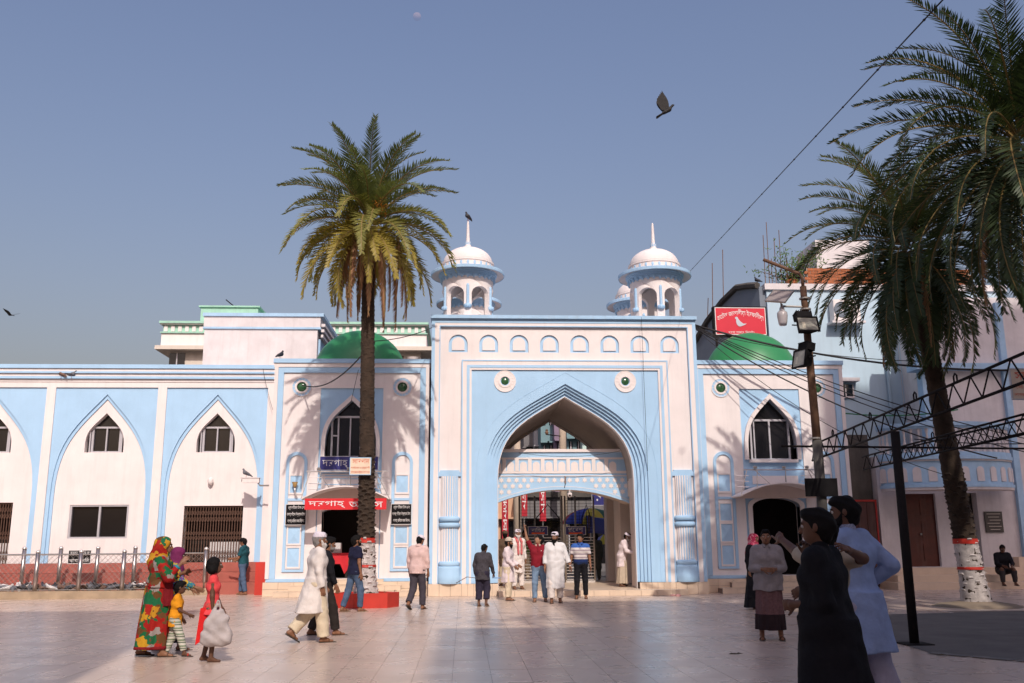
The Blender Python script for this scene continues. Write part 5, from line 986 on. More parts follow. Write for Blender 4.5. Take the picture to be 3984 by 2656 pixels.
P = [(9.12, 8.80), (9.16, 8.84), (9.21, 8.83), (9.24, 8.76), (9.30, 8.68), (9.40, 8.60), (9.52, 8.60), (9.43, 8.55), (9.36, 8.52), (9.30, 8.50), (9.24, 8.51), (9.18, 8.57), (9.155, 8.66), (9.16, 8.75), (9.13, 8.77)]; MB().plate([[(x, z) for x, z in P]], 29.988, 29.996).build('pigeon_picture', mat('pale grey print', (.50, .52, .58), .6), s_)
for x in (9.24, 9.30): MB().tube([(x, 29.992, 8.51), (x + .01, 29.992, 8.45)], .006, 4).build('pigeon_leg', ORNG, s_)
for x in (8.5, 10.1): MB().tube([(x, 30.15, 8.2), (x, 30.15, 6.5)], .04, 6).build('support', IRON, s_)
# gate barriers with their signs
BRY = 30.5
def barrier(xa, xb, label):
    b = thing('gate_barrier', label, 'barrier', ((xa + xb) / 2, BRY, .16))
    for x in (xa, xb, xa + (xb - xa) * .36): MB().tube([(x, BRY, .16), (x, BRY, 2.9)], .03, 8).build('post', BRSTEEL, b, smooth=True)
    for k in range(15): bx('bar', STEEL, b, xa + .03, xb - .03, BRY - .02, BRY + .02, .24 + .094 * k, .262 + .094 * k)
    for k in range(11): MB().tube([(xa, BRY, 1.75 + .1 * k), (xb, BRY, 1.75 + .1 * k)], .007, 4).build('thin_bar', IRON, b)
    for k in range(5): MB().tube([(xa + (xb - xa) * k / 4, BRY + .01, 1.65), (xa + (xb - xa) * k / 4, BRY + .01, 2.85)], .009, 4).build('upright', IRON, b)
    c_ = (xa + xb) / 2 + .25; MB().tube([(xa + .55, BRY - .05, 1.9), (xa + .55, BRY - .05, 2.2), (c_ - .02, BRY - .05, 2.62), (xb - .1, BRY - .05, 2.2), (xb - .1, BRY - .05, 1.9)], .018, 6).build('pointed_hoop', IRON, b); bx('floor_rail', STEEL, b, xa, xb, BRY - .04, BRY + .04, .157, .22)
x0, x1, x2 = onY(1194, 1300, BRY)[0], onY(1296, 1300, BRY)[0], onY(1366, 1300, BRY)[0]
barrier(x0, x1 - .05, 'polished steel barrier under the exit sign in the gateway'); barrier(x1 + .05, x2, 'polished steel barrier under the entry sign in the gateway')
for (pa, pb), tx, lab, dr in (((1213, 1258), 'বািহর', 'navy exit sign with a red arrow pointing left over the steel barrier', -1), ((1299, 1345), 'পেবশ', 'navy entry sign with a red arrow pointing right over the steel barrier', 1)):
    xa, zb = onY(pa, 1228.5, BRY - .1); xb, zt = onY(pb, 1208.5, BRY - .1); s_ = board('gate_sign', lab, xa, xb, zb, zt, BRY - .12, NAVY, SILV, .03, .012); W_ = xb - xa; H_ = zt - zb
    lettering(tx, xa + W_ * .12, xb - W_ * .14, zb + H_ * .34, zb + H_ * .88, SILV, s_, front(BRY - .12))
    if dr > 0: MB().plate([[(xa + W_ * .16, zb + H_ * .40), (xa + W_ * .30, zb + H_ * .46), (xa + W_ * .30, zb + H_ * .50), (xa + W_ * .16, zb + H_ * .44)]], BRY - .128, BRY - .124).build('lettering', SILV, s_)
    c_ = (xa + xb) / 2; a_, e_ = c_ - dr * W_ * .36, c_ + dr * W_ * .36; z_ = zb + H_ * .2; MB().plate([[(a_, z_ - .022), (e_ - dr * .08, z_ - .022), (e_ - dr * .08, z_ - .045), (e_, z_), (e_ - dr * .08, z_ + .045), (e_ - dr * .08, z_ + .022), (a_, z_ + .022), (a_ + dr * .03, z_)]], BRY - .130, BRY - .124).build('arrow', mat('orange red arrow', (.70, .10, .02), .5), s_)
for px, y, z0, z1, tx, lab in ((1204, 41, 2.5, 5.2, 'মহররম', 'left of two tall red street banners seen through the gateway'), (1247, 41, 2.3, 5.3, 'ওরস মাবারক', 'right of two tall red street banners seen through the gateway'), (1160, 41, 1.4, 3.6, 'স্বাগতম', 'small tilted red banner at the left of the arch view')):
    x = onY(px, 1180, y)[0]; s_ = thing('street_banner', lab, 'banner', (x, y, z0)); bx('cloth', mat('red banner cloth', (.42, .02, .035), .8, .2, 3), s_, x - .14, x + .14, y, y + .02, z0, z1)
    n = len(tx); k = 0
    for k in range(5): lettering('মহরসব'[k], x - .08, x + .08, z1 - .3 - (z1 - z0 - .3) * (k + .6) / 5, z1 - .05 - (z1 - z0 - .3) * (k + .1) / 5, PRINTW, s_, front(y))
    MB().tube([(x, y + .05, 0), (x, y + .05, z1 + .1)], .03, 5).build('pole', BRSTEEL, s_)
x = onY(1376, 1165, 42)[0]; s_ = board('shop_sign', 'navy upright shop sign above the umbrella beyond the gateway', x - .32, x + .32, 3.0, 5.2, 42, NAVY, SILV); [lettering('রউড'[k], x - .2, x + .2, 3.2 + .7 * k, 3.7 + .7 * k, SILV, s_, front(42)) for k in range(3)]
# umbrella and tarpaulin over the stall
UX = onY(1356, 1190, 37)[0]; TX = onY(1350, 1200, 35)[0]
um = thing('stall_umbrella', 'large striped market umbrella beyond the gate barriers', 'umbrella', (UX, 37, 0)); UC = [mat('umbrella ' + n_, c_, .8, coord='obj') for n_, c_ in (('red', (.30, .03, .03)), ('blue', (.03, .05, .28)), ('yellow', (.45, .34, .04)), ('green', (.03, .10, .06)))]
for k in range(8):
    a0, a1 = 2 * math.pi * k / 8 - .4, 2 * math.pi * (k + 1) / 8 - .4; q = MB(); v = []
    for i in range(7):
        t_ = i / 6; r = 1.15 * math.sin(t_ * 1.35) / math.sin(1.35); z = 2.72 - .62 * t_ ** 1.8
        v += [(UX + r * math.cos(a0 + (a1 - a0) * j / 3), 37 + r * math.sin(a0 + (a1 - a0) * j / 3), z) for j in range(4)]
    q.add(v, [(i * 4 + j, i * 4 + j + 1, i * 4 + j + 5, i * 4 + j + 4) for i in range(6) for j in range(3)]); q.build('canopy_panel', UC[(0, 1, 2, 3)[k % 4]], um, smooth=True)
MB().tube([(UX, 37, 0), (UX, 37, 2.75)], .025, 6).build('pole', STEEL, um)
tp = thing('stall_tarpaulin', 'deep blue tarpaulin stretched over a stall right of the umbrella', 'tarpaulin', (TX + 1.2, 35.5, 0)); q = MB(); v = []
for i in range(9):
    for j in range(6): v.append((TX + 2.6 * i / 8, 35.0 + 1.6 * j / 5, 2.36 - .12 * math.sin(math.pi * i / 8) + .1 * math.sin(j * 2 + i) * .4 - (.62 if j == 0 else 0)))
q.add(v, [(i * 6 + j, (i + 1) * 6 + j, (i + 1) * 6 + j + 1, i * 6 + j + 1) for i in range(8) for j in range(5)]); q.build('sheet', mat('blue tarpaulin', (.022, .022, .13), .5, .2, 3), tp, smooth=True)
for x in (TX + .05, TX + 2.5): MB().tube([(x, 35.05, 0), (x, 35.05, 2.4)], .03, 5).build('pole', RUST, tp)
um2 = thing('small_umbrella', 'small blue yellow and red umbrella hanging under the tarpaulin', 'umbrella', (onY(1386, 1240, 34.6)[0], 34.6, 1.28)); 
for k in range(6):
    a0 = 2 * math.pi * k / 6; q = MB(); v = [(0, 0, .4)]; [v.append((.62 * math.cos(a0 + j * math.pi / 9), .62 * math.sin(a0 + j * math.pi / 9), .05)) for j in range(4)]; q.add(v, [(0, 1, 2), (0, 2, 3), (0, 3, 4)]); q.build('canopy_panel', (mat('lilac cloth', (.25, .24, .45), .8), mat('yellow cloth', (.6, .45, .03), .8), UC[0])[k % 3], um2, org=(0, 0, 0))
# office table, planter bits, litter, balloons
tb = thing('office_table', 'small table with a bright red cloth inside the office door', 'table', (-3.75, 27.9, .455))
for x in (-4.2, -3.35):
    for y in (27.5, 28.1): bx('leg', mat('black wood', (.015, .012, .01), .5), tb, x - .03, x + .03, y - .03, y + .03, .455, 1.12)
bx('table_top', BLACK, tb, -4.25, -3.3, 27.45, 28.15, 1.12, 1.15); c_ = MB(); v = []
for i in range(9):
    x = -4.27 + 1.0 * i / 8; v += [(x, 28.17, 1.158), (x, 27.43, 1.158), (x, 27.41 + .015 * math.sin(i * 2), .86 - (.28 if i == 7 else .1 if i == 8 else 0))]
c_.add(v, [(3 * i + j, 3 * i + j + 1, 3 * i + j + 4, 3 * i + j + 3) for i in range(8) for j in range(2)]); tag(c_.build('tablecloth', mat('red cloth', (.55, .02, .03), .8, .1, 4), None, org=Vector((-3.75, 27.8, 1.15))), 'bright red cloth hanging over the office table', 'tablecloth')
tag(bx('donation_box', WHITE2, None, -3.95, -3.55, 27.6, 27.9, 1.165, 1.45, org=Vector((-3.75, 27.7, 1.165))), 'pale box standing on the red cloth in the office', 'box')
bl = thing('balloon_toy', 'stick with orange yellow and blue toy balloons beside the man in the checked sarong', 'toy', (5.35, 16.5, 0))
for k, (x, z, m_) in enumerate(((-.07, 1.06, (.25, .5, .75)), (.02, 1.09, (.75, .25, .03)), (.03, .99, (.70, .62, .08)))): F = Field((-.08, -.08, -.08), (.08, .08, .08), .012); F.ell((0, 0, 0), (.05, .05, .055), 0); o = skin('balloon', [F.mesh()], mat('balloon %d' % k, m_, .3, spec=.6), bl); o.location = (x, 0, z)
MB().tube([(-.18, .0, .0), (-.12, 0, .6), (-.02, 0, 1.0)], .012, 5).build('stick', PRINTW, bl, org=(0, 0, 0)); MB().tube([(-.08, .0, .45), (-.05, -.02, .7), (0, 0, 1.02)], .006, 4).build('ribbon', PRINTR, bl, org=(0, 0, 0))
LIT = mat('dry fallen leaf', (.09, .07, .045), .9, coord='obj')
for k, (x, y, lab) in enumerate(((6.1, 12.2, 'dry palm leaf scrap lying near the dark post'), (6.9, 11.3, 'small dry leaf on the grey paving in front'), (7.3, 11.6, 'curled dry leaf on the asphalt right of the post'), (7.6, 10.7, 'dry leaf at the lower right on the paving strip'), (3.55, 12.6, 'dry twig scrap lying on the shaded tiles'))):
    q = MB(); rr = random.Random(k); [q.add([(a_, b_, .012), (a_ + .05, b_ + .012, .03), (a_ + .11, b_ - .01, .014), (a_ + .05, b_ - .02, .012)], [(0, 1, 2, 3)]) for a_, b_ in ((rr.uniform(-.08, .04), rr.uniform(-.04, .04)) for _ in range(4))]; o = q.build('leaf_litter', LIT, None, org=Vector((0, 0, 0))); o.location = (x, y, .004); tag(o, lab, 'litter')
q = MB(); q.lathe((5.75, 25.45, .0), [(0, .06), (.05, .05), (.07, .02), (.06, 0), (0, 0)], 8, sx=1.3); q.lathe((5.62, 25.5, 0), [(0, .05), (.04, .04), (.06, .01), (0, 0)], 7, sx=1.5); tag(q.build('paper_litter', mat('pink paper', (.55, .28, .26), .8), None, org=Vector((5.7, 25.45, 0))), 'crumpled pink paper litter at the right foot of the gateway', 'litter')
# ================================================================== PEOPLE
SKINS = [mat('skin brown', (.225, .105, .058), .55, .08, 10, spec=.35, coord='obj'), mat('skin light brown', (.32, .165, .10), .55, .08, 10, spec=.35, coord='obj'), mat('skin dark brown', (.115, .052, .030), .55, .08, 10, spec=.35, coord='obj')]
HAIRM = mat('black hair', (.006, .005, .005), .75, .3, 60, .3, 160, spec=.15, coord='obj'); GREYH = mat('grey hair', (.22, .20, .19), .8, .3, 60, .3, 160, coord='obj'); WHITEB = mat('white beard', (.62, .58, .54), .85, .2, 60, .3, 160, coord='obj')
EYEW = mat('eye white', (.55, .50, .47), .3, coord='obj'); EYEB = mat('dark iris', (.012, .008, .006), .2, coord='obj'); LIPM = mat('lips', (.19, .065, .05), .5, coord='obj'); SOLE = mat('dark sandal sole', (.040, .030, .022), .7, .2, 20, coord='obj'); STRAP = mat('brown sandal strap', (.10, .045, .022), .6, .2, 20, coord='obj')
def rotm(ax, a): return np.array(Matrix.Rotation(a, 3, ax))
unit = lambda v: np.array(v, float) / np.linalg.norm(v)
FINE = .013
def hand(w, d, n_, side, curls=(.5, .55, .6, .65), thumb=.5, s=1., h=.0065):
    d = unit(d); n_ = np.array(n_, float); n_ = unit(n_ - d * (n_ @ d)); t = np.cross(d, n_) * side; w = np.array(w); F = Field(w - .12 * s + d * .08 * s, w + .12 * s + d * .08 * s, h)
    F.cone(w - d * .03 * s, w + d * .02 * s, .026 * s, .028 * s, .01); R = np.stack([t, n_, d], 1); F.ell(w + d * .052 * s, (.040 * s, .017 * s, .05 * s), .012, R=R)
    for i, (o, L) in enumerate(((.030, .066), (.010, .076), (-.010, .071), (-.029, .055))):
        p = w + d * .088 * s + t * o * s; a = 0; q = p
        for j, f in enumerate((.45, .32, .23)):
            a += curls[i] * (.6, .9, .6)[j]; v = d * math.cos(a) + n_ * math.sin(a) + t * o * .8; e = q + unit(v) * L * f * s; F.cone(q, e, (.0092 - .0009 * j) * s, (.0088 - .0011 * j) * s, .003); q = e
    p = w + d * .026 * s + t * .030 * s; v = unit(d * .75 + t * (.75 - .4 * thumb) + n_ * .55 * thumb); e = p + v * .042 * s; F.cone(p, e, .0125 * s, .0105 * s, .006); F.cone(e, e + unit(v + d * .35 + n_ * .3 * thumb) * .032 * s, .010 * s, .0075 * s, .003)
    return F.mesh()
def person(label, loc, rz, H=1.65, sk=0, lean=0., side=0., twist=0., head=(0., 0.), R=None, L=None, rl=None, ll=None, top=None, bot=None, hair='short', hairm=None, beard=None, cap=None, shoes=(SOLE, STRAP), girth=1., hs=1., h=FINE, face=True, extra=None, curlR=None, curlL=None, nR=None, nL=None, group=None, shw=1.):
    t = thing('person', label, 'person', loc, rad(rz), group); S_ = H / 1.70; SKM = SKINS[sk]
    hd = lambda v: unit(v)
    rl = rl or ((.03, .05, -1), (.0, -.03, -1)); ll = ll or ((-.03, .02, -1), (.0, -.05, -1)); hip = {}; kn = {}; an = {}
    for s_, lg in ((1, rl), (-1, ll)): hip[s_] = np.array([.088 * s_, 0, 0.]); kn[s_] = hip[s_] + hd(lg[0]) * .425; an[s_] = kn[s_] + hd(lg[1]) * .405
    pz = .072 - min(an[1][2], an[-1][2])
    for q in (hip, kn, an):
        for s_ in (1, -1): q[s_][2] += pz
    PV = np.array([0, 0, pz + .02]); RU = rotm('Z', rad(twist)) @ rotm('X', -rad(lean)) @ rotm('Y', rad(side)); dz = pz - .90
    U = lambda x, y, z: PV + RU @ np.array([x, y, z - .92]); NB = U(0, .01, 1.47); RH = RU @ rotm('Z', rad(head[0])) @ rotm('X', rad(head[1])); Hd = lambda x, y, z: NB + RH @ (np.array([x, y - .01, (z - 1.47)]) * hs)
    sh = {s_: U(.178 * s_ * shw, -.005, 1.385) for s_ in (1, -1)}; R = R or ((.14, -.08, -1), (.05, .16, -1)); L = L or ((-.14, -.08, -1), (-.05, .16, -1)); el = {}; wr = {}; fd = {}
    for s_, a_ in ((1, R), (-1, L)): el[s_] = sh[s_] + hd(a_[0]) * .285; wr[s_] = el[s_] + hd(a_[1]) * .245; fd[s_] = hd(a_[2] if len(a_) > 2 else a_[1])
    allp = np.array([*hip.values(), *kn.values(), *an.values(), *sh.values(), *el.values(), *wr.values(), Hd(0, 0, 1.74), Hd(.12, .2, 1.55), Hd(-.12, -.15, 1.6), U(0, .2, 1.2), U(0, -.2, 1.2)]); lo = allp.min(0) - .22; hi = allp.max(0) + .22; lo[2] = -.02
    F = Field(lo, hi, h); g = girth
    F.cone(U(-.065 * g, 0, .93), U(.065 * g, 0, .93), .108 * g, .108 * g, .05); F.cone(U(-.05 * g, .012 * g, 1.08), U(.05 * g, .012 * g, 1.08), .102 * g, .102 * g, .06); F.cone(U(-.085, .005, 1.26), U(.085, .005, 1.26), .112, .112, .06); F.cone(U(-.13 * shw, 0, 1.385), U(.13 * shw, 0, 1.385), .062, .062, .05); F.cone(U(0, -.01, 1.40), Hd(0, 0.0, 1.52), .056, .052, .03)
    F.ell(Hd(0, .005, 1.605), (.076 * hs, .097 * hs, .105 * hs), .02, R=RH); F.ell(Hd(0, .045, 1.535), (.054 * hs, .058 * hs, .052 * hs), .03, R=RH)
    if face:
        F.cone(Hd(0, .098, 1.615), Hd(0, .118, 1.575), .011 * hs, .017 * hs, .012); F.cone(Hd(-.036, .088, 1.628), Hd(.036, .088, 1.628), .012, .012, .012)
        for s_ in (1, -1): F.ell(Hd(s_ * .078, .0, 1.59), (.013, .022, .032), .008, R=RH); F.ell(Hd(s_ * .034, .105, 1.608), (.017, .014, .011), 0, 'sub', R=RH)
    for s_ in (1, -1):
        F.cone(sh[s_], el[s_], .050, .040, .03); F.cone(el[s_], wr[s_], .040, .026, .02)
        F.cone(hip[s_], kn[s_], .085, .056, .04); F.cone(kn[s_], an[s_], .056, .037, .025)
    tilt = {}
    for s_ in (1, -1):
        a_ = min(rad(70), max(0, an[s_][2] - .085) / .16 * rad(55)); tilt[s_] = a_; f = np.array([.06 * s_, math.cos(a_), -math.sin(a_)]); u_ = np.array([0, math.sin(a_), math.cos(a_)]); hl = an[s_] - f * .035 - u_ * .035; tl = an[s_] + f * .145 - u_ * .052; an[s_, 'f'] = (hl, tl, f, u_)
        F.cone(hl, tl, .032, .022, .025); F.cone(an[s_], an[s_] + f * .07 - u_ * .035, .036, .028, .02)
    parts = [F.mesh()]
    for s_ in (1, -1):
        n_ = (nR if s_ > 0 else nL); n_ = np.array(n_, float) if n_ is not None else np.array([-s_ * 1., .25, 0]); c_ = (curlR if s_ > 0 else curlL) or (.35, .4, .45, .5); parts.append(hand(wr[s_], fd[s_], n_, -s_ if True else s_, c_, h=.0068))
    body = skin('body', parts, SKM, t, S_)
    if face:
        for s_ in (1, -1):
            ey = MB()
            for c_, r_, mi in ((Hd(s_ * .034, .090, 1.608), .0125, 0), (Hd(s_ * .034, .0965, 1.608), .0075, 1)):
                q = MB().lathe((0, 0, 0), [(r_ * math.cos(a_), r_ * math.sin(a_)) for a_ in [-math.pi / 2 + math.pi * k / 5 for k in range(6)]], 8); ey.add([tuple((c_ + np.array(v)) * S_) for v in q.v], q.f, mi)
            ey.build('eye', [EYEW, EYEB], body, org=(0, 0, 0), smooth=True)
        b_ = MB()
        for s_ in (1, -1): b_.tube([tuple(Hd(s_ * x, y, z) * S_) for x, y, z in ((.016, .102, 1.627), (.036, .099, 1.633), (.054, .086, 1.627))], [.004, .005, .003], 5)
        b_.build('eyebrows', HAIRM, body, org=(0, 0, 0)); MB().tube([tuple(Hd(x, y, 1.541) * S_) for x, y in ((-.024, .092), (-.010, .103), (.010, .103), (.024, .092))], [.003, .008, .008, .003], 6).build('lips', LIPM, body, org=(0, 0, 0), smooth=True)
    # ---- trousers, sarong or skirt
    if bot:
        B = Field(lo, hi, h); k_ = bot.get('kind', 'trousers'); inf = bot.get('inf', .022)
        if k_ == 'trousers':
            B.cone(U(-.065 * g, 0, .92), U(.065 * g, 0, .92), .112 * g + inf * .6, .112 * g + inf * .6, .05)
            for s_ in (1, -1):
                ln = bot.get('len', .93); cf = kn[s_] + (an[s_] - kn[s_]) * ln; dn = unit(an[s_] - kn[s_]); B.cone(hip[s_], kn[s_], .088 + inf, .062 + inf, .04); B.cone(kn[s_], kn[s_] + (an[s_] - kn[s_]) * 1.1, .062 + inf, bot.get('cuff', .058), .03, cut=(cf, dn))
            B.plane(U(0, 0, 1.02), RU @ np.array([0, 0, 1.])); B.ripple(.0045, (30, 30, 34))
        else:
            c_ = (an[1] + an[-1]) / 2; B.skirt(tuple(U(0, 0, 1.03)), (c_[0], c_[1] * .8, bot.get('hem', .10)), bot.get('rt', (.17, .135)), bot.get('rb', (.2, .17)), folds=bot.get('folds', (8, .05)), zig=.006, ph=bot.get('ph', 0))
        bt = skin({'trousers': 'trousers', 'skirt': 'skirt', 'sarong': 'sarong', 'sari': 'sari_skirt'}[k_], [B.mesh()], bot['m'], t, S_)
        if bot.get('band'):
            C = Field(lo, hi, h); z0, z1 = bot['bandz']; C.skirt(tuple(U(0, 0, 1.03)), (c_[0], c_[1] * .8, bot.get('hem', .10)), tuple(x + .006 for x in bot.get('rt', (.17, .135))), tuple(x + .006 for x in bot.get('rb', (.2, .17))), folds=bot.get('folds', (8, .05)), ph=bot.get('ph', 0)); C.plane((0, 0, z1), (0, 0, 1.)); C.plane((0, 0, z0), (0, 0, -1.)); skin('hem_band', [C.mesh()], bot['band'], bt, S_)
    # ---- shirt, kurta or dress
    if top:
        C = Field(lo, hi, h); i_ = top.get('inf', .02); hem = top.get('hem', .84); sl = top.get('sleeve', 2.); sr = top.get('sr', .045)
        C.cone(U(-.065 * g, .0, .96), U(.065 * g, .0, .96), .112 * g + i_, .112 * g + i_, .06); C.cone(U(-.052 * g, .01 * g, 1.09), U(.052 * g, .01 * g, 1.09), .108 * g + i_, .108 * g + i_, .06); C.cone(U(-.088, .004, 1.26), U(.088, .004, 1.26), .114 + i_, .114 + i_, .06); C.cone(U(-.135 * shw, 0, 1.39), U(.135 * shw, 0, 1.39), .064 + i_ * .6, .064 + i_ * .6, .05); C.cone(U(0, -.006, 1.42), U(0, .002, 1.47), .066, .060, .02)
        for s_ in (1, -1):
            s1 = min(1, sl) if sl <= 1 else 1
            if s1 > 0:
                q = sh[s_] + (el[s_] - sh[s_]) * (s1 if s1 < 1 else 1); dn = unit(el[s_] - sh[s_])
                if sl < 1: C.cone(sh[s_], sh[s_] + (el[s_] - sh[s_]) * (s1 + .25), .060 + i_ * .5, .050 + i_ * .7, .035, cut=(q, dn))
                else:
                    C.cone(sh[s_], el[s_], .060 + i_ * .5, .050 + i_ * .4, .035); s2 = min(1, sl - 1)
                    if s2 > 0: q = el[s_] + (wr[s_] - el[s_]) * s2; C.cone(el[s_], el[s_] + (wr[s_] - el[s_]) * (s2 + .2), .048 + i_ * .4, sr, .025, cut=(q, unit(wr[s_] - el[s_])))
        if hem < .86:
            rt = top.get('rt', (.168 * g + i_ * .8, .122 * g + i_ * .8)); rb = top.get('rb', (.20 * g, .16 * g)); c_ = (an[1] + an[-1]) / 2; f_ = (.92 - hem) / .85; C.skirt(tuple(U(0, 0, .99)), (c_[0] * f_, c_[1] * f_ * .9, hem + dz * .6), rt, rb, .05, folds=top.get('folds', (7, .035)), zig=top.get('zig', .008), ph=top.get('ph', 0))
        else: C.plane(U(0, 0, hem), RU @ np.array([0, 0, -1.]))
        C.ripple(top.get('rip', .005), (26, 26, 24), top.get('ph', 0)); tp_ = skin(top.get('name', 'shirt'), [C.mesh()], top['m'], t, S_)
        if top.get('collar'):
            cl = MB(); n = 14; v = []
            for i in range(n + 1):
                a = -math.pi * 1.5 + .35 + (2 * math.pi - .7) * i / n; ca, sa = math.cos(a), math.sin(a)
                for r_, z in ((.062, 1.49), (.066, 1.495), (.086, 1.455), (.078, 1.44)): v.append(tuple(U(r_ * ca * 1.02, r_ * sa + .008 + .012 * sa, z - .014 * max(0, sa)) * S_))
            cl.add(v, [(i * 4 + j, i * 4 + j + 1, i * 4 + j + 5, i * 4 + j + 4) for i in range(n) for j in range(3)]); cl.build('collar', top['collar'], tp_, org=(0, 0, 0))
        if top.get('placket'):
            pk = MB(); v = []
            for i in range(8):
                z = 1.45 - .05 * i * (top['placket']); y = .085 + .045 * min(1, i / 3) + i_; v += [tuple(U(-.014, y, z) * S_), tuple(U(.014, y, z) * S_)]
            pk.add(v, [(2 * i, 2 * i + 1, 2 * i + 3, 2 * i + 2) for i in range(7)]); pk.build('placket', top['m'], tp_, org=(0, 0, 0))
    # ---- hair, beard, cap
    hm = hairm or HAIRM
    if hair:
        q = Field(Hd(0, 0, 1.6) - .22 * hs, Hd(0, 0, 1.6) + .22 * hs, min(h, .011)); nrm = RH @ unit((0, .78, -.62)); cut = [(Hd(0, .035, 1.60), nrm)]
        if hair in ('short', 'thick'): e_ = .006 if hair == 'short' else .013; q.ell(Hd(0, -.004, 1.612), ((.077 + e_ * .7) * hs, (.099 + e_) * hs, (.105 + e_ * 1.3) * hs), 0, R=RH, cuts=cut); q.cone(Hd(0, -.052, 1.60), Hd(0, -.036, 1.525), (.062 + e_) * hs, (.046 + e_ * .5) * hs, .03); [q.cone(Hd(s_ * .072, .022, 1.63), Hd(s_ * .072, .020, 1.60), .014 * hs, .008 * hs, .01) for s_ in (1, -1)]; q.ell(Hd(0, .055, 1.688), (.062 * hs, .05 * hs, (.026 + e_) * hs), .02, R=RH)
        elif hair == 'bob': q.ell(Hd(0, -.01, 1.605), (.100 * hs, .118 * hs, .122 * hs), 0, R=RH, cuts=[(Hd(0, .055, 1.60), RH @ unit((0, .95, -.3)))]); q.cone(Hd(-.05, -.03, 1.54), Hd(.05, -.03, 1.54), .072 * hs, .072 * hs, .03, cut=(Hd(0, 0, 1.475), RH @ np.array([0, 0, -1.]))); 
        q.ripple(.005, (70, 70, 60)); skin('hair', [q.mesh()], hm, t, S_)
    if beard:
        q = Field(Hd(0, .05, 1.5) - .2, Hd(0, .05, 1.5) + .2, min(h, .011)); L_ = beard[1]
        q.ell(Hd(0, .055, 1.528), (.062, .060, .045), 0, R=RH, cuts=[(Hd(0, 0, 1.553), RH @ np.array([0, 0, 1.]))]); q.cone(Hd(0, .085, 1.51), Hd(0, .095, 1.51 - L_), .045, .022, .03)
        for s_ in (1, -1): q.cone(Hd(s_ * .068, .02, 1.59), Hd(s_ * .05, .06, 1.53), .014, .024, .015)
        q.cone(Hd(-.028, .094, 1.556), Hd(.028, .094, 1.556), .010, .010, .006); q.ripple(.004, (60, 60, 50)); skin('beard', [q.mesh()], beard[0], t, S_)
    if cap:
        q = Field(Hd(0, 0, 1.65) - .22, Hd(0, 0, 1.65) + .22, .010); hh = cap[1]; q.ell(Hd(0, -.004, 1.632), (.092 * hs, .112 * hs, hh), 0, R=RH, cuts=[(Hd(0, 0, 1.640), RH @ unit((0, .12, -1.)))]); q.cone(Hd(0, -.02, 1.655), Hd(0, .012, 1.655), .090 * hs, .090 * hs, .01, cut=(Hd(0, 0, 1.64), RH @ unit((0, .12, -1.)))); q.plane(Hd(0, 0, 1.64 + hh), RH @ np.array([0, 0, 1.])); skin('cap', [q.mesh()], cap[0], t, S_)
    if shoes:
        for s_ in (1, -1):
            hl, tl, f, u_ = an[s_, 'f']; q = Field(np.minimum(hl, tl) - .1, np.maximum(hl, tl) + .1, .010); w_ = np.array([1, -.06 * s_, 0]); o = u_ * .030; q.cone(hl - o + f * .005, tl - o * .75 + f * .025, .043, .046, 0, cut=(hl - u_ * .028, u_)); q.plane(hl - u_ * .046, -u_); sd = skin('sandal', [q.mesh()], shoes[0], t, S_)
            P = []
            for k in range(7): a = math.pi * k / 6; P.append(tuple((an[s_] + f * .088 - u_ * .065 + w_ * .043 * math.cos(a) + u_ * .05 * math.sin(a)) * S_))
            MB().tube(P, .009, 5).build('strap', shoes[1], sd, org=(0, 0, 0))
    J = dict(U=lambda x, y, z: U(x, y, z) * S_, Hd=lambda x, y, z: Hd(x, y, z) * S_, wr={k: v * S_ for k, v in wr.items()}, fd=fd, S=S_, lo=lo, hi=hi, el={k: v * S_ for k, v in el.items()}, sh={k: v * S_ for k, v in sh.items()}, an=an, RH=RH, RU=RU, body=body, raw=(U, Hd, sh, el, wr))
    if extra: extra(t, J)
    return t
WK = cloth('white cotton', (.67, .61, .57)); WKP = cloth('pinkish white cotton', (.66, .57, .58)); CRM = cloth('cream cotton trousers', (.62, .52, .38)); NAVYC = cloth('navy shirt cotton', (.014, .015, .038)); JEAN = cloth('blue jeans', (.075, .115, .19), .35, 5); JEANL = cloth('faded blue jeans', (.17, .25, .36), .35, 5); DKTR = cloth('dark grey trousers', (.055, .048, .060)); PINKS = cloth('pale pink shirt', (.60, .43, .40)); GREYS = cloth('charcoal shirt', (.055, .050, .058), .35, 30); MARO = cloth('maroon polo cotton', (.20, .012, .022)); TEALS = cloth('dark teal shirt', (.016, .075, .095), .3, 18); BLK = cloth('black cotton', (.010, .010, .013)); BLUEK = cloth('pale blue kurta cotton', (.27, .35, .56)); LAVT = cloth('pale lilac trousers', (.40, .37, .47)); GREYSH = cloth('grey work shirt', (.27, .24, .24)); CAPW = cloth('white cap', (.66, .60, .66)); CAPC = cloth('knitted beige cap', (.48, .40, .32)); BROWNK = cloth('brown kurta', (.10, .065, .045)); BEIGE = cloth('beige cotton', (.46, .38, .29)); DGREEN = cloth('dull green kurta', (.09, .10, .09)); CORAL = cloth('coral red blouse', (.72, .07, .075)); PURP = cloth('purple scarf', (.16, .022, .085)); YELO = cloth('amber yellow shirt', (.70, .28, .015)); SARMAT = printed('printed sari cloth', [(.26, .012, .012), (.012, .11, .04), (.30, .015, .012), (.12, .055, .02), (.50, .26, .02), (.22, .01, .015), (.015, .12, .05), (.33, .02, .015), (.13, .06, .025), (.45, .22, .02), (.28, .24, .22)], 12); FLOR = printed('floral sleeve cloth', [(.45, .32, .02), (.02, .16, .22), (.12, .06, .22), (.5, .3, .03), (.03, .2, .25)], 24); FLORS = printed('floral shorts cloth', [(.5, .06, .05), (.1, .08, .22), (.55, .3, .1), (.05, .1, .08), (.5, .08, .07)], 22)
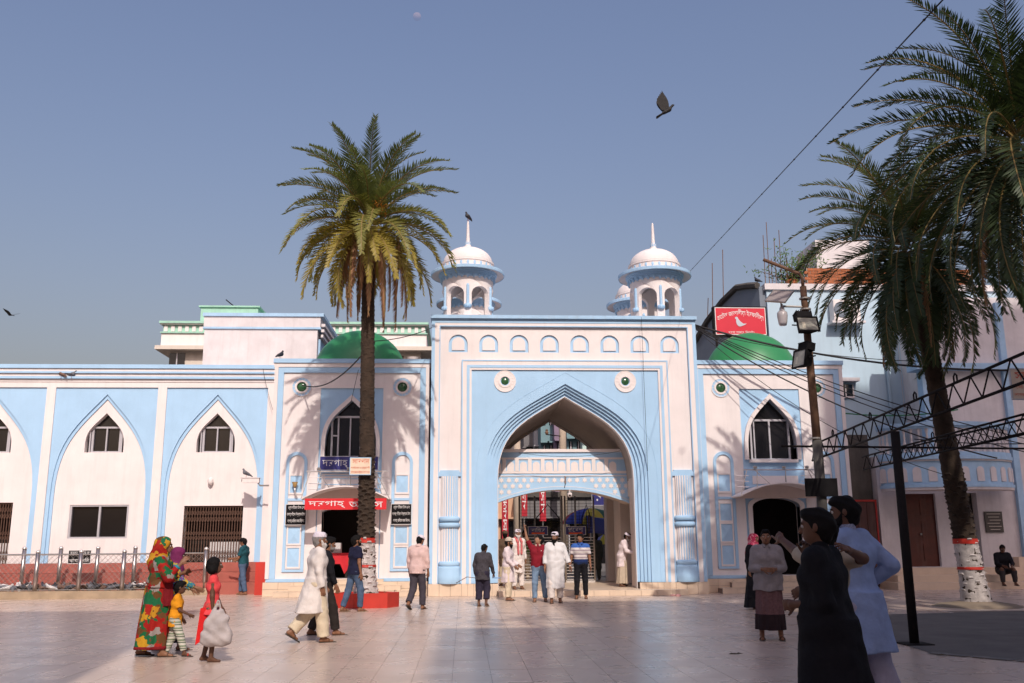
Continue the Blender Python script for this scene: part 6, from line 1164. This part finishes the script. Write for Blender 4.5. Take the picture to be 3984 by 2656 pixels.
CHECK = banded('checked trousers cloth', [(0, (.55, .53, .45)), (.38, (.10, .13, .09)), (.55, (.52, .50, .42)), (.72, (.20, .24, .16))], 2, 13., wave=1); STRIPE = banded('striped polo cloth', [(0, (.012, .022, .065)), (.56, (.015, .03, .11)), (.60, (.52, .48, .46)), (.615, (.30, .24, .26)), (.635, (.55, .50, .48)), (.665, (.25, .2, .23)), (.685, (.55, .5, .48)), (.725, (.30, .24, .26)), (.745, (.55, .5, .48)), (.775, (.04, .11, .36))], 2, .6); LUNGI = cloth('maroon checked sarong', (.16, .085, .085), .25, 30); WSTR = banded('white robe with fine stripes', [(0, (.66, .64, .63)), (.8, (.50, .52, .54))], 0, 32., wave=1)
SAND = (SOLE, STRAP); SKSOLE = mat('beige sandal', (.25, .17, .11), .7, .2, 20, coord='obj')
WALKA = ((.03, .36, -1), (.0, .16, -1)); WALKB = ((-.02, -.10, -1), (.0, -.42, -1)); WALKB2 = ((-.02, .02, -1), (.0, -.85, -1)); STA = ((.05, .04, -1), (.03, -.06, -1)); STB = ((-.05, .01, -1), (-.03, -.04, -1))
mir = lambda lg: tuple((-a, b, c) for a, b, c in lg)
def cyl(name, m, par, P, r, n=8, smooth=True): return MB().tube([tuple(p) for p in P], r, n).build(name, m, par, org=(0, 0, 0), smooth=smooth)

# -- the group at the left
def sari_x(t, J):
    U, Hd, sh, el, wr = J['raw']; S_ = J['S']; F = Field(J['lo'] - .1, J['hi'] + .1, .013)
    F.ell(Hd(0, -.02, 1.615), (.115, .135, .135), 0, R=J['RH'], cuts=[(Hd(0, .085, 1.6), J['RH'] @ np.array([0, 1., .12]))]); F.cone(Hd(0, -.05, 1.55), U(0, -.06, 1.36), .115, .16, .06); F.cone(sh[1], el[1], .078, .082, .05); F.cone(sh[-1], el[-1], .078, .08, .05); F.cone(U(-.1, 0, 1.28), U(.1, 0, 1.28), .145, .145, .07); F.cone(U(-.06, -.02, 1.10), U(.06, -.02, 1.10), .15, .15, .06)
    F.cone(el[1], U(.04, .19, 1.20), .075, .065, .05); F.cone(Hd(0, .125, 1.585), Hd(0, .085, 1.50), .0, .0, 0); F.ell(Hd(0, .115, 1.585), (.07, .085, .085), 0, 'sub', R=J['RH']); F.ripple(.011, (24, 24, 30)); skin('sari_wrap', [F.mesh()], SARMAT, t, S_)
    F = Field(J['lo'] - .1, J['hi'] + .1, .013); a = U(.16, -.02, 1.2); F.skirt(tuple(U(.13, .10, 1.22)), tuple(U(.13, .14, .74)), (.05, .10), (.035, .13), folds=(7, .08)); skin('sari_end', [F.mesh()], cloth('dark red sari end', (.16, .010, .014)), t, S_)
    cyl('bangle_sleeve', cloth('turquoise cuff', (.03, .25, .32)), t, [el[1] * S_ * .35 + wr[1] * S_ * .65, el[1] * S_ * .2 + wr[1] * S_ * .8], .042 * S_)
person('woman in a red green and yellow printed sari drawn over her head', (-4.15, 13.26, 0), -84, 1.55, 0, lean=4, R=((.25, .55, -.8), (-.2, .75, .9)), L=((-.25, .35, -1), (.4, .8, .3)), rl=((.03, .25, -1), (.0, .08, -1)), ll=((-.03, -.2, -1), (0, -.35, -1)), bot=dict(kind='sari', m=SARMAT, rt=(.20, .19), rb=(.215, .25), hem=.11, folds=(7, .06), band=cloth('dark red sari border', (.19, .012, .016)), bandz=(.09, .16)), top=dict(m=SARMAT, name='blouse', hem=1.0, sleeve=1.7, inf=.03), hair=None, extra=sari_x, shoes=SAND, girth=1.15)
def hijab_x(t, J):
    U, Hd, sh, el, wr = J['raw']; F = Field(J['lo'] - .1, J['hi'] + .1, .013); F.ell(Hd(0, -.008, 1.61), (.105, .128, .128), 0, R=J['RH'], cuts=[(Hd(0, .10, 1.6), J['RH'] @ np.array([0, 1., .05]))]); F.cone(Hd(0, .0, 1.53), U(0, 0, 1.34), .10, .17, .05); F.cone(U(-.12, 0, 1.33), U(.12, 0, 1.33), .11, .11, .06); F.ell(Hd(0, .12, 1.59), (.062, .07, .078), 0, 'sub', R=J['RH']); F.plane(U(0, 0, 1.20), (0, 0, -1.)); F.ripple(.008, (22, 22, 34)); skin('headscarf', [F.mesh()], PURP, t, J['S'])
person('woman in a plum purple headscarf reaching out to the girl', (-4.2, 14.0, 0), -78, 1.43, 0, lean=5, head=(0, -8), R=((.1, .55, -.8), (.0, 1, -.45)), L=((-.15, .3, -1), (.1, .8, -.4)), rl=WALKA, ll=WALKB, top=dict(m=FLOR, name='blouse', sleeve=1.85, hem=.55, rb=(.22, .2)), bot=dict(kind='skirt', m=cloth('dark skirt', (.03, .025, .03)), rt=(.17, .14), rb=(.2, .2), hem=.12), hair=None, extra=hijab_x)
person('small child in an amber shirt and checked trousers beside the sari', (-3.88, 13.2, 0), -80, .95, 2, lean=4, head=(10, -5), R=((.1, .3, -1), (-.1, .8, -.4)), L=((-.1, .1, -1), (.1, .4, -.8)), rl=((.03, .40, -1), (0, .30, -1)), ll=((-.03, -.12, -1), (0, -.35, -1)), top=dict(m=YELO, sleeve=.8, hem=.72, inf=.03, rb=(.19, .16)), bot=dict(m=CHECK, inf=.03, cuff=.07, len=.85), hs=1.28, shoes=(SOLE, cloth('red strap', (.5, .05, .04))), shw=.9)
def bag_x(t, J):
    w = J['wr'][1] / J['S']; c = w + np.array([.03, .03, -.40]); F = Field(c - .36, c + .42, .014); F.ell(c + [0, 0, .02], (.07, .19, .22), 0); F.cone(c + [0, .12, -.16], c + [0, -.12, -.16], .06, .06, .06); F.cone(c + [0, .1, .1], w + np.array([.0, .02, -.06]), .045, .012, .05); F.cone(c + [0, -.1, .1], w + np.array([0, -.02, -.06]), .045, .012, .05); F.ripple(.009, (20, 34, 30)); skin('bag', [F.mesh()], None or BAGM, t, J['S'])
BAGM = cloth('pale plastic bag', (.42, .37, .36), .2, 6)
def girl_x(t, J): pass
girl = person('barefoot girl in a coral red blouse with black bobbed hair', (-3.25, 12.62, 0), -76, 1.26, 2, head=(8, 0), R=((.12, .0, -1), (.04, .10, -1)), L=((-.12, .2, -1), (-.05, .5, -1)), rl=((.03, .12, -1), (0, -.05, -1)), ll=((-.03, -.02, -1), (0, -.22, -1)), top=dict(m=CORAL, name='blouse', sleeve=.18, hem=.80, inf=.012, rb=(.24, .20), folds=(6, .05)), bot=dict(m=FLORS, inf=.03, cuff=.11, len=.05), hair='bob', hs=1.16, shoes=None, curlR=(1.1, 1.1, 1.1, 1.1), girth=.86, shw=.86, h=.011)
def carried_bag():
    t = thing('carrier_bag', 'bulging pale plastic carrier bag hanging from the girls hand', 'bag', (-3.13, 12.45, .27)); F = Field((-.32, -.2, -.12), (.32, .2, .56), .012); F.ell((0, 0, .15), (.165, .08, .19), 0); F.cone((-.12, 0, .02), (.12, 0, .02), .07, .07, .07); F.cone((-.09, 0, .26), (-.012, 0, .44), .04, .012, .05); F.cone((.09, 0, .26), (.012, 0, .44), .04, .012, .05); F.ripple(.010, (34, 22, 30)); skin('sack', [F.mesh()], BAGM, t)
    for s_ in (-1, 1): MB().tube([(s_ * .03, 0, .40), (s_ * .012, 0, .48), (0, 0, .50)], .012, 5).build('handle', BAGM, t, org=(0, 0, 0))
    r_ = MB(); r_.add([(-.22, .05, .40), (-.12, .06, .42), (-.16, .06, .02), (-.26, .05, -.05)], [(0, 1, 2, 3)]); r_.build('red_flap', cloth('red plastic', (.62, .02, .02)), t, org=(0, 0, 0)); t.rotation_euler = (0, 0, rad(8))
carried_bag()
person('man in a dark teal shirt and jeans looking at his hands by the red steps', (-6.38, 28.0, 0), 78, 1.60, 0, lean=0, head=(0, -22), R=((.15, .25, -1), (-.15, 1, -.25)), L=((-.15, .3, -1), (.15, 1, -.1)), rl=((.03, .22, -1), (0, -.02, -1)), ll=((-.03, -.14, -1), (0, -.22, -1)), top=dict(m=TEALS, sleeve=.75, hem=.86, collar=TEALS), bot=dict(m=JEAN, cuff=.07), shoes=None, hair='thick', shw=1.04)
# -- the walkers in the middle
person('old man in a long cream kurta and white skullcap striding right', (-2.27, 14.8, 0), -64, 1.63, 0, lean=3, head=(-8, -4), R=((.10, -.10, -1), (.05, .22, -1)), L=((-.1, .3, -1), (0, .5, -1)), rl=((.02, .22, -1), (0, .10, -1)), ll=((-.03, -.12, -1), (0, -.95, -1)), top=dict(m=WK, name='kurta', hem=.46, sleeve=2., rt=(.195, .16), rb=(.235, .27), sr=.06, inf=.03, folds=(6, .03)), bot=dict(m=CRM, inf=.04, cuff=.095, len=.95), cap=(CAPW, .085), hair='short', hairm=GREYH, beard=(WHITEB, .07), shoes=SAND, h=.012)
person('bareheaded man in dark clothes walking behind the cream kurta man', (-2.29, 15.9, 0), -72, 1.58, 0, lean=3, head=(0, -10), R=((.1, .2, -1), (0, .4, -1)), rl=WALKA, ll=WALKB, top=dict(m=BLK, hem=.84, sleeve=1.9), bot=dict(m=cloth('brown black trousers', (.028, .022, .02)), cuff=.075), hair='thick', beard=(GREYH, .02))
person('man in a navy t shirt and cuffed jeans passing the red planter', (-2.38, 21.0, 0), -58, 1.62, 0, lean=2, head=(-12, 0), R=((.08, .0, -1), (.05, .18, -1)), L=((-.15, -.1, -1), (0, .1, -1)), rl=((.03, .30, -1), (0, -.02, -1)), ll=((-.04, -.22, -1), (0, -.36, -1)), top=dict(m=NAVYC, sleeve=.62, hem=.84, inf=.018), bot=dict(m=JEAN, inf=.014, cuff=.062, len=.92), hair='thick', beard=(HAIRM, .01), shoes=(SKSOLE, STRAP), shw=1.05)
person('man in a pale pink shirt and white cap walking away with head bowed', (-1.03, 21.5, 0), -22, 1.62, 0, lean=5, head=(-8, -24), R=((.12, .02, -1), (.03, .2, -1)), L=((-.16, -.02, -1), (-.02, .15, -1)), rl=((.03, .18, -1), (0, .02, -1)), ll=((-.03, -.02, -1), (0, -.8, -1)), top=dict(m=PINKS, sleeve=1.65, hem=.82, inf=.028, rb=(.19, .16), collar=PINKS), bot=dict(m=DKTR, inf=.02, cuff=.075), cap=(CAPW, .07), shw=1.08)
def plate_x(t, J): w = J['wr'][1] + J['fd'][1] * .1; MB().box(w[0] - .01, w[0] + .13, w[1] - .07, w[1] + .09, w[2] - .02, w[2] + .0).build('folder', mat('blue plastic folder', (.2, .36, .6), .5), t, org=(0, 0, 0)); w = J['wr'][-1] + J['fd'][-1] * .08; cyl('stick', RUST, t, [w, w + np.array([-.25, .1, .02]), w + np.array([-.5, .05, -.12])], .008, 5)
person('boy in a charcoal shirt and rolled up trousers seen from behind', (.44, 22.2, 0), -18, 1.42, 2, lean=9, head=(-14, -22), R=((.2, .15, -1), (.12, .45, -1)), L=((-.22, -.1, -1), (.1, .0, -1)), rl=((.05, .22, -1), (.0, -.25, -1)), ll=((-.03, .05, -1), (0, -.08, -1)), top=dict(m=GREYS, sleeve=2., hem=.72, inf=.026, rb=(.20, .17)), bot=dict(m=cloth('navy trousers', (.030, .026, .045)), inf=.035, cuff=.088, len=.72), extra=plate_x, shoes=(SKSOLE, STRAP), curlR=(.8, .8, .8, .8))
person('man in a white kurta and beige knitted cap facing right at the gate', (1.13, 24.3, 0), -108, 1.53, 0, lean=2, head=(10, -4), R=((.1, .2, -1), (-.1, .8, -.7)), L=((-.1, .15, -1), (.1, .9, -.6)), rl=((.03, .10, -1), (0, -.05, -1)), ll=STB, top=dict(m=WKP, name='kurta', hem=.50, sleeve=2., rb=(.21, .20), sr=.055, inf=.025), bot=dict(m=CRM, inf=.028, cuff=.075), cap=(CAPC, .125), beard=(HAIRM, .05), shoes=SAND)
def scarf_x(t, J): U = J['U']; F = Field(J['lo'], J['hi'], .012); Ur = J['raw'][0]; [F.cone(Ur(.06 * s_, .155, 1.36), Ur(.05 * s_, .17, 1.02), .032, .036, 0, flat=(1, 1.6, 1)) for s_ in (1, -1)]; F.cone(Ur(-.07, -.03, 1.45), Ur(.07, -.03, 1.45), .055, .055, .02); F.cone(Ur(.07, 0, 1.45), Ur(.06, .155, 1.36), .05, .034, .02); F.cone(Ur(-.07, 0, 1.45), Ur(-.06, .155, 1.36), .05, .034, .02); skin('scarf', [F.mesh()], cloth('pink checked scarf', (.55, .14, .14), .4, 40), t, J['S'])
person('white bearded old man in white with a pink scarf inside the gate', (1.52, 26.6, .155), -160, 1.62, 0, head=(-8, -8), rl=STA, ll=STB, top=dict(m=WK, name='kurta', hem=.48, sleeve=2., rb=(.2, .18), sr=.055), bot=dict(m=WK, inf=.03, cuff=.075), cap=(CAPW, .08), hairm=GREYH, beard=(WHITEB, .09), extra=scarf_x)
person('man in a brown kurta with his back turned at the left inside the gate', (1.25, 28.6, .155), 12, 1.60, 2, rl=STA, ll=STB, top=dict(m=BROWNK, name='kurta', hem=.62, sleeve=2.), bot=dict(kind='sarong', m=CRM, rb=(.2, .18)), cap=(BROWNK, .075), face=False)
def logo_x(t, J): q = J['U'](-.085, .128, 1.30); MB().box(q[0] - .012, q[0] + .012, q[1], q[1] + .006, q[2] - .012, q[2] + .014).build('emblem', PRINTW, t, org=(0, 0, 0))
person('man in a maroon polo shirt pointing upwards with raised arm', (1.88, 23.7, 0), 174, 1.60, 1, lean=-1, head=(-62, 18), side=2, R=((.42, .12, .9), (.18, .10, 1)), L=((-.14, -.05, -1), (-.1, .2, -1)), rl=((.05, .12, -1), (.02, .05, -1)), ll=((-.10, -.02, -1), (-.08, -.16, -1)), top=dict(m=MARO, sleeve=.78, hem=.86, inf=.020, collar=cloth('beige collar', (.5, .36, .28)), placket=.45), bot=dict(m=JEANL, inf=.016, cuff=.066), girth=1.12, curlR=(.0, 1.5, 1.6, 1.6), hair='thick', extra=logo_x, shoes=SAND)
def watch_x(t, J): a, b = J['el'][-1], J['wr'][-1]; cyl('wristwatch', STEEL, t, [a + (b - a) * .93, a + (b - a) * 1.0], .031, 10)
person('bearded man in a long white robe and skullcap walking out of the gate', (2.24, 23.15, 0), 178, 1.67, 0, lean=1, head=(-22, -8), R=((.2, -.02, -1), (.08, .2, -1)), L=((-.34, .05, -1), (-.36, .25, -1)), rl=((.03, .16, -1), (.02, .02, -1)), ll=((-.04, -.02, -1), (-.02, -.3, -1)), top=dict(m=WSTR, name='robe', hem=.36, sleeve=1.65, inf=.03, rb=(.225, .20), sr=.062, folds=(7, .03), placket=.9), bot=dict(m=WK, inf=.03, cuff=.085, len=.86), girth=1.18, cap=(CAPW, .085), beard=(HAIRM, .11), extra=watch_x, shoes=SAND, shw=1.06)
person('man in a blue and white striped polo and black jeans at the gate step', (3.06, 24.75, 0), 172, 1.63, 0, head=(-24, 2), R=((.2, .05, -1), (.18, .25, -1)), L=((-.18, -.02, -1), (-.1, .18, -1)), rl=((.05, .12, -1), (.04, .02, -1)), ll=((-.06, .02, -1), (-.02, -.08, -1)), top=dict(m=STRIPE, sleeve=.75, hem=.90, inf=.017, collar=cloth('blue collar', (.03, .08, .28)), placket=.35), bot=dict(m=BLK, inf=.016, cuff=.062), girth=1.05, hair='thick', beard=None, shoes=SAND, shw=1.07)
person('man with thick black hair half hidden behind the exit barrier', (2.0, 31.0, .155), 150, 1.64, 0, top=dict(m=cloth('green shirt', (.12, .22, .06)), sleeve=.7, hem=.86), bot=dict(m=CRM), hair='thick', head=(30, -10))
person('stooping old man in beige wrap leaning at the right inside the gate', (4.62, 27.6, .155), -120, 1.55, 2, lean=16, head=(0, -12), R=((.1, .5, -1), (-.1, .9, -.3)), L=((-.1, .45, -1), (.1, .8, -.2)), rl=STA, ll=STB, top=dict(m=WKP, name='kurta', hem=.62, sleeve=1.9, inf=.035), bot=dict(kind='sarong', m=BEIGE, rb=(.2, .18), hem=.10), cap=(CAPW, .06), beard=(GREYH, .04))
person('man in a dull green kurta standing in shade inside the gate', (4.55, 32.4, .1), 20, 1.60, 2, top=dict(m=DGREEN, name='kurta', hem=.45, sleeve=2.), bot=dict(m=DGREEN, inf=.03), face=False)
# -- the right hand side
def pocket_x(t, J):
    for s_ in (1, -1):
        q = J['U'](s_ * .085, .138, 1.29); MB().box(q[0] - .045, q[0] + .045, q[1] - .004, q[1] + .008, q[2] - .015, q[2] + .010).build('pocket_flap', GREYSH, t, org=(0, 0, 0))
person('man in a grey work shirt and maroon sarong standing with folded hands', (4.66, 14.4, 0), 168, 1.62, 0, head=(-4, -2), R=((.20, .12, -1), (-.55, .72, -.05)), L=((-.20, .12, -1), (.55, .72, -.05)), rl=((.10, .02, -1), (.04, -.03, -1)), ll=((-.10, .02, -1), (-.04, -.03, -1)), top=dict(m=GREYSH, sleeve=1.85, hem=.76, inf=.045, rt=(.215, .175), rb=(.23, .19), collar=GREYSH, placket=1.), bot=dict(kind='sarong', m=LUNGI, rt=(.19, .15), rb=(.225, .19), hem=.16, folds=(9, .05), band=cloth('dark sarong hem', (.03, .018, .02)), bandz=(.14, .40)), hair='short', beard=None, extra=pocket_x, curlR=(.8, .9, .9, .9), curlL=(.8, .9, .9, .9), nR=(-.4, -1, 0), nL=(.4, -1, 0), shoes=SAND, h=.011)
def veil(m, low=.95):
    def f(t, J):
        U, Hd, sh, el, wr = J['raw']; F = Field(J['lo'] - .1, J['hi'] + .1, .014); F.ell(Hd(0, -.01, 1.615), (.11, .13, .13), 0, R=J['RH']); F.cone(Hd(0, -.03, 1.55), U(0, -.02, 1.32), .11, .19, .06); F.cone(U(-.13, 0, 1.30), U(.13, 0, 1.30), .11, .11, .06); F.cone(U(0, -.05, 1.3), U(0, -.06, low), .17, .19, .06); F.ell(Hd(0, .125, 1.59), (.06, .07, .07), 0, 'sub', R=J['RH']); F.plane(U(0, 0, low), (0, 0, -1.)); F.ripple(.009); skin('headscarf', [F.mesh()], m, t, J['S'])
    return f
PINKF = printed('pink floral scarf', [(.45, .04, .10), (.55, .12, .18), (.35, .02, .06), (.6, .3, .32), (.40, .03, .08)], 26)
person('woman in a black cloak and pink flowered scarf behind the grey shirt man', (6.40, 20.6, 0), -150, 1.58, 0, top=dict(m=BLK, name='cloak', hem=.25, sleeve=2., inf=.04, rb=(.30, .26)), bot=dict(kind='skirt', m=BLK, rb=(.32, .28), hem=.04, rt=(.19, .16)), hair=None, extra=veil(PINKF, 1.1), shoes=None)
person('figure in a black cloak standing behind the pale blue kurta', (9.15, 21.6, 0), 160, 1.56, 2, top=dict(m=BLK, name='cloak', hem=.25, sleeve=2., inf=.04, rb=(.24, .2)), bot=dict(kind='skirt', m=BLK, rb=(.25, .22), hem=.04, rt=(.19, .16)), hair=None, extra=veil(BLK, .9), shoes=None)
FG = .0095
def phone_x(t, J): w = J['wr'][1] + J['fd'][1] * .075; q = MB(); q.box(-.037, .037, -.005, .005, -.075, .075); M = Matrix.Rotation(rad(25), 3, 'Y') @ Matrix.Rotation(rad(80), 3, 'Z'); q.v = [tuple(M @ Vector(p) + Vector(w) + Vector((.025, .0, .01))) for p in q.v]; q.build('phone', mat('white phone', (.55, .53, .5), .3), t, org=(0, 0, 0))
person('man in a black kurta holding a phone to his ear in the foreground', (2.43, 6.3, 0), 50, 1.68, 2, lean=2, head=(10, -3), L=((-.06, -.22, -1), (.30, .9, -.10)), R=((.12, .62, -.78), (-.42, -.12, 1), (-.3, -.25, 1)), rl=((.05, .12, -1), (.02, .0, -1)), ll=((-.06, -.05, -1), (-.02, -.2, -1)), top=dict(m=BLK, name='kurta', hem=.34, sleeve=1.35, inf=.026, rt=(.20, .195), rb=(.26, .27), folds=(5, .045)), bot=dict(m=BLK, inf=.03, cuff=.09), hair='thick', extra=phone_x, curlR=(.9, 1., 1., 1.), curlL=(1.2, 1.3, 1.3, 1.3), nR=(-1, .1, 0), h=FG, girth=1.15, shw=1.0)
def kurta_neck(t, J):
    U = J['U']; q = MB(); v = []; n = 18
    for i in range(n + 1):
        a = 2 * math.pi * i / n
        for r_, z in ((.064, 1.44), (.066, 1.50)): v.append(tuple(U(r_ * math.cos(a), r_ * math.sin(a) + .004, z)))
    q.add(v, [(2 * i, 2 * i + 1, 2 * i + 3, 2 * i + 2) for i in range(n)]); q.build('band_collar', cloth('embroidered collar', (.30, .33, .46), .5, 90), t, org=(0, 0, 0))
person('man in a pale blue kurta with hand on his hip in the foreground', (3.30, 7.85, 0), 34, 1.83, 2, lean=5, head=(34, -3), R=((.42, -.58, -.72), (-.32, .78, -.62)), L=((-.2, .3, -1), (0, .8, -.4)), rl=((.05, -.10, -1), (.03, -.32, -1)), ll=((-.05, .10, -1), (-.02, .02, -1)), top=dict(m=BLUEK, name='kurta', hem=.55, sleeve=1.86, inf=.026, rt=(.195, .18), rb=(.215, .235), sr=.054, folds=(5, .035)), bot=dict(m=LAVT, inf=.04, cuff=.11, len=.9), hair='thick', beard=(HAIRM, .03), extra=kurta_neck, curlR=(.7, .8, .8, .9), h=FG, shw=.98, girth=.9)
person('man in a beige shirt with an arm round the phone caller, pointing left', (2.63, 6.76, 0), 44, 1.64, 2, lean=2, head=(30, -4), R=((-.11, -.26, .02), (-.45, .0, .12)), L=((.58, .80, .22), (.58, .80, .42)), rl=STA, ll=STB, top=dict(m=BEIGE, sleeve=.85, hem=.84, inf=.02), bot=dict(m=DKTR, inf=.02), hair='thick', curlL=(.0, 1.4, 1.5, 1.5), h=FG, girth=.9, shw=.95)
def seat_x(t, J): pass
person('man in dark clothes sitting on the shrine steps at the far right', (15.95, 27.45, .12), 170, 1.62, 2, lean=14, head=(-4, -10), R=((.2, .45, -1), (-.4, .9, -.25)), L=((-.2, .45, -1), (.4, .9, -.25)), rl=((.2, 1, .12), (.02, .05, -1)), ll=((-.2, 1, .12), (-.02, .05, -1)), top=dict(m=BLK, sleeve=1.9, hem=.88, inf=.035), bot=dict(m=cloth('grey dark trousers', (.04, .035, .035)), inf=.035), hair='short')
# ================================================================== WHAT STANDS BEHIND THE VIEWER (casts the long shade on the square)
MOSQ = mat('mosque wall', (.80, .78, .76), .8, .08, 1)
ms = thing('prayer_hall', 'white prayer hall behind the viewer whose shade falls across the square', 'building', (3, -8, 0))
def blk(n_, *d): bx(n_, MOSQ, ms, *d)
blk('hall_wing', 2.4, 6.0, -9, -3.2, 0, 16.4); blk('hall', 6.0, 9.6, -9, -3.2, 0, 22.0); blk('east_hall', 9.6, 15.7, -9, -3.2, 0, 18.8); blk('hall_tower', 15.7, 27, -9, -3.2, 0, 35.0); blk('left_wing', -15, -2.3, -9, -3.2, 0, 20.6); blk('middle_wing', -2.3, 2.4, -9, -6, 0, 5.0)
MB().lathe((-1.6, -7.4, 5), [(1.0, 0), (1.0, 6.0), (1.3, 6.1), (1.3, 6.4), (.9, 6.5), (.9, 8.2), (.75, 8.9), (.4, 9.3), (.05, 9.6)], 16).build('minaret', MOSQ, ms)
# a broad shade tree out of frame on the right dapples the right tower
tr = thing('shade_tree', 'broad leafy tree beyond the right edge dappling the right tower', 'tree', (12.2, 11.2, 0)); q = MB(); q.tube([(12.2, 11.2, 0), (12.1, 11.2, 4), (11.7, 11.3, 8), (11.2, 11.4, 12)], [.4, .33, .25, .1], 10)
rr = random.Random(5); lf = MB(); cl = []
for k in range(26):
    c = Vector((11.0 + rr.gauss(0, 1.5), 11.5 + rr.gauss(0, 1.3), 13.6 + rr.gauss(0, 1.5)))
    if c.x < 8.6: continue
    q.tube([(11.7, 11.3, 8), tuple((Vector((11.7, 11.3, 8)) + c) / 2 + Vector((0, 0, .6))), tuple(c)], [.12, .07, .02], 5)
    for j in range(120):
        p = c + Vector((rr.gauss(0, .55), rr.gauss(0, .55), rr.gauss(0, .4))); u = Vector((rr.gauss(0, 1), rr.gauss(0, 1), rr.gauss(0, .6))).normalized() * .13; w = u.orthogonal().normalized() * .055; lf.add([p - u, p + w, p + u, p - w], [(0, 1, 2, 3)])
q.build('trunk', TRUNK, tr, smooth=True); tag(lf.build('crown', mat('broad tree leaves', (.05, .09, .025), .6, .3, 2), tr), kind='stuff')

# a second spreading tree, added unseen over the viewer's right shoulder, keeps the sky's light off the near corner of the square
tr2 = thing('shade_tree', 'unseen spreading tree added above the view to shade the near right corner', 'tree', (9.5, -1.0, 0)); q = MB(); q.tube([(9.5, -1, 0), (9.3, -.9, 4), (8.6, -.4, 8), (8.0, .5, 10)], [.45, .36, .26, .1], 10); lf = MB()
for k in range(46):
    c = Vector((8.4 + rr.gauss(0, 2.6), 1.2 + rr.gauss(0, 2.4), 10.8 + rr.gauss(0, .9)))
    if c.y > 5.8: continue
    q.tube([(8.6, -.4, 8), tuple((Vector((8.6, -.4, 8)) + c) / 2 + Vector((0, 0, .5))), tuple(c)], [.12, .07, .02], 5)
    for j in range(150):
        p = c + Vector((rr.gauss(0, .75), rr.gauss(0, .75), rr.gauss(0, .4))); u = Vector((rr.gauss(0, 1), rr.gauss(0, 1), rr.gauss(0, .5))).normalized() * .15; w = u.orthogonal().normalized() * .07; lf.add([p - u, p + w, p + u, p - w], [(0, 1, 2, 3)])
q.build('trunk', TRUNK, tr2, smooth=True); tag(lf.build('crown', MATS['broad tree leaves'], tr2), kind='stuff')
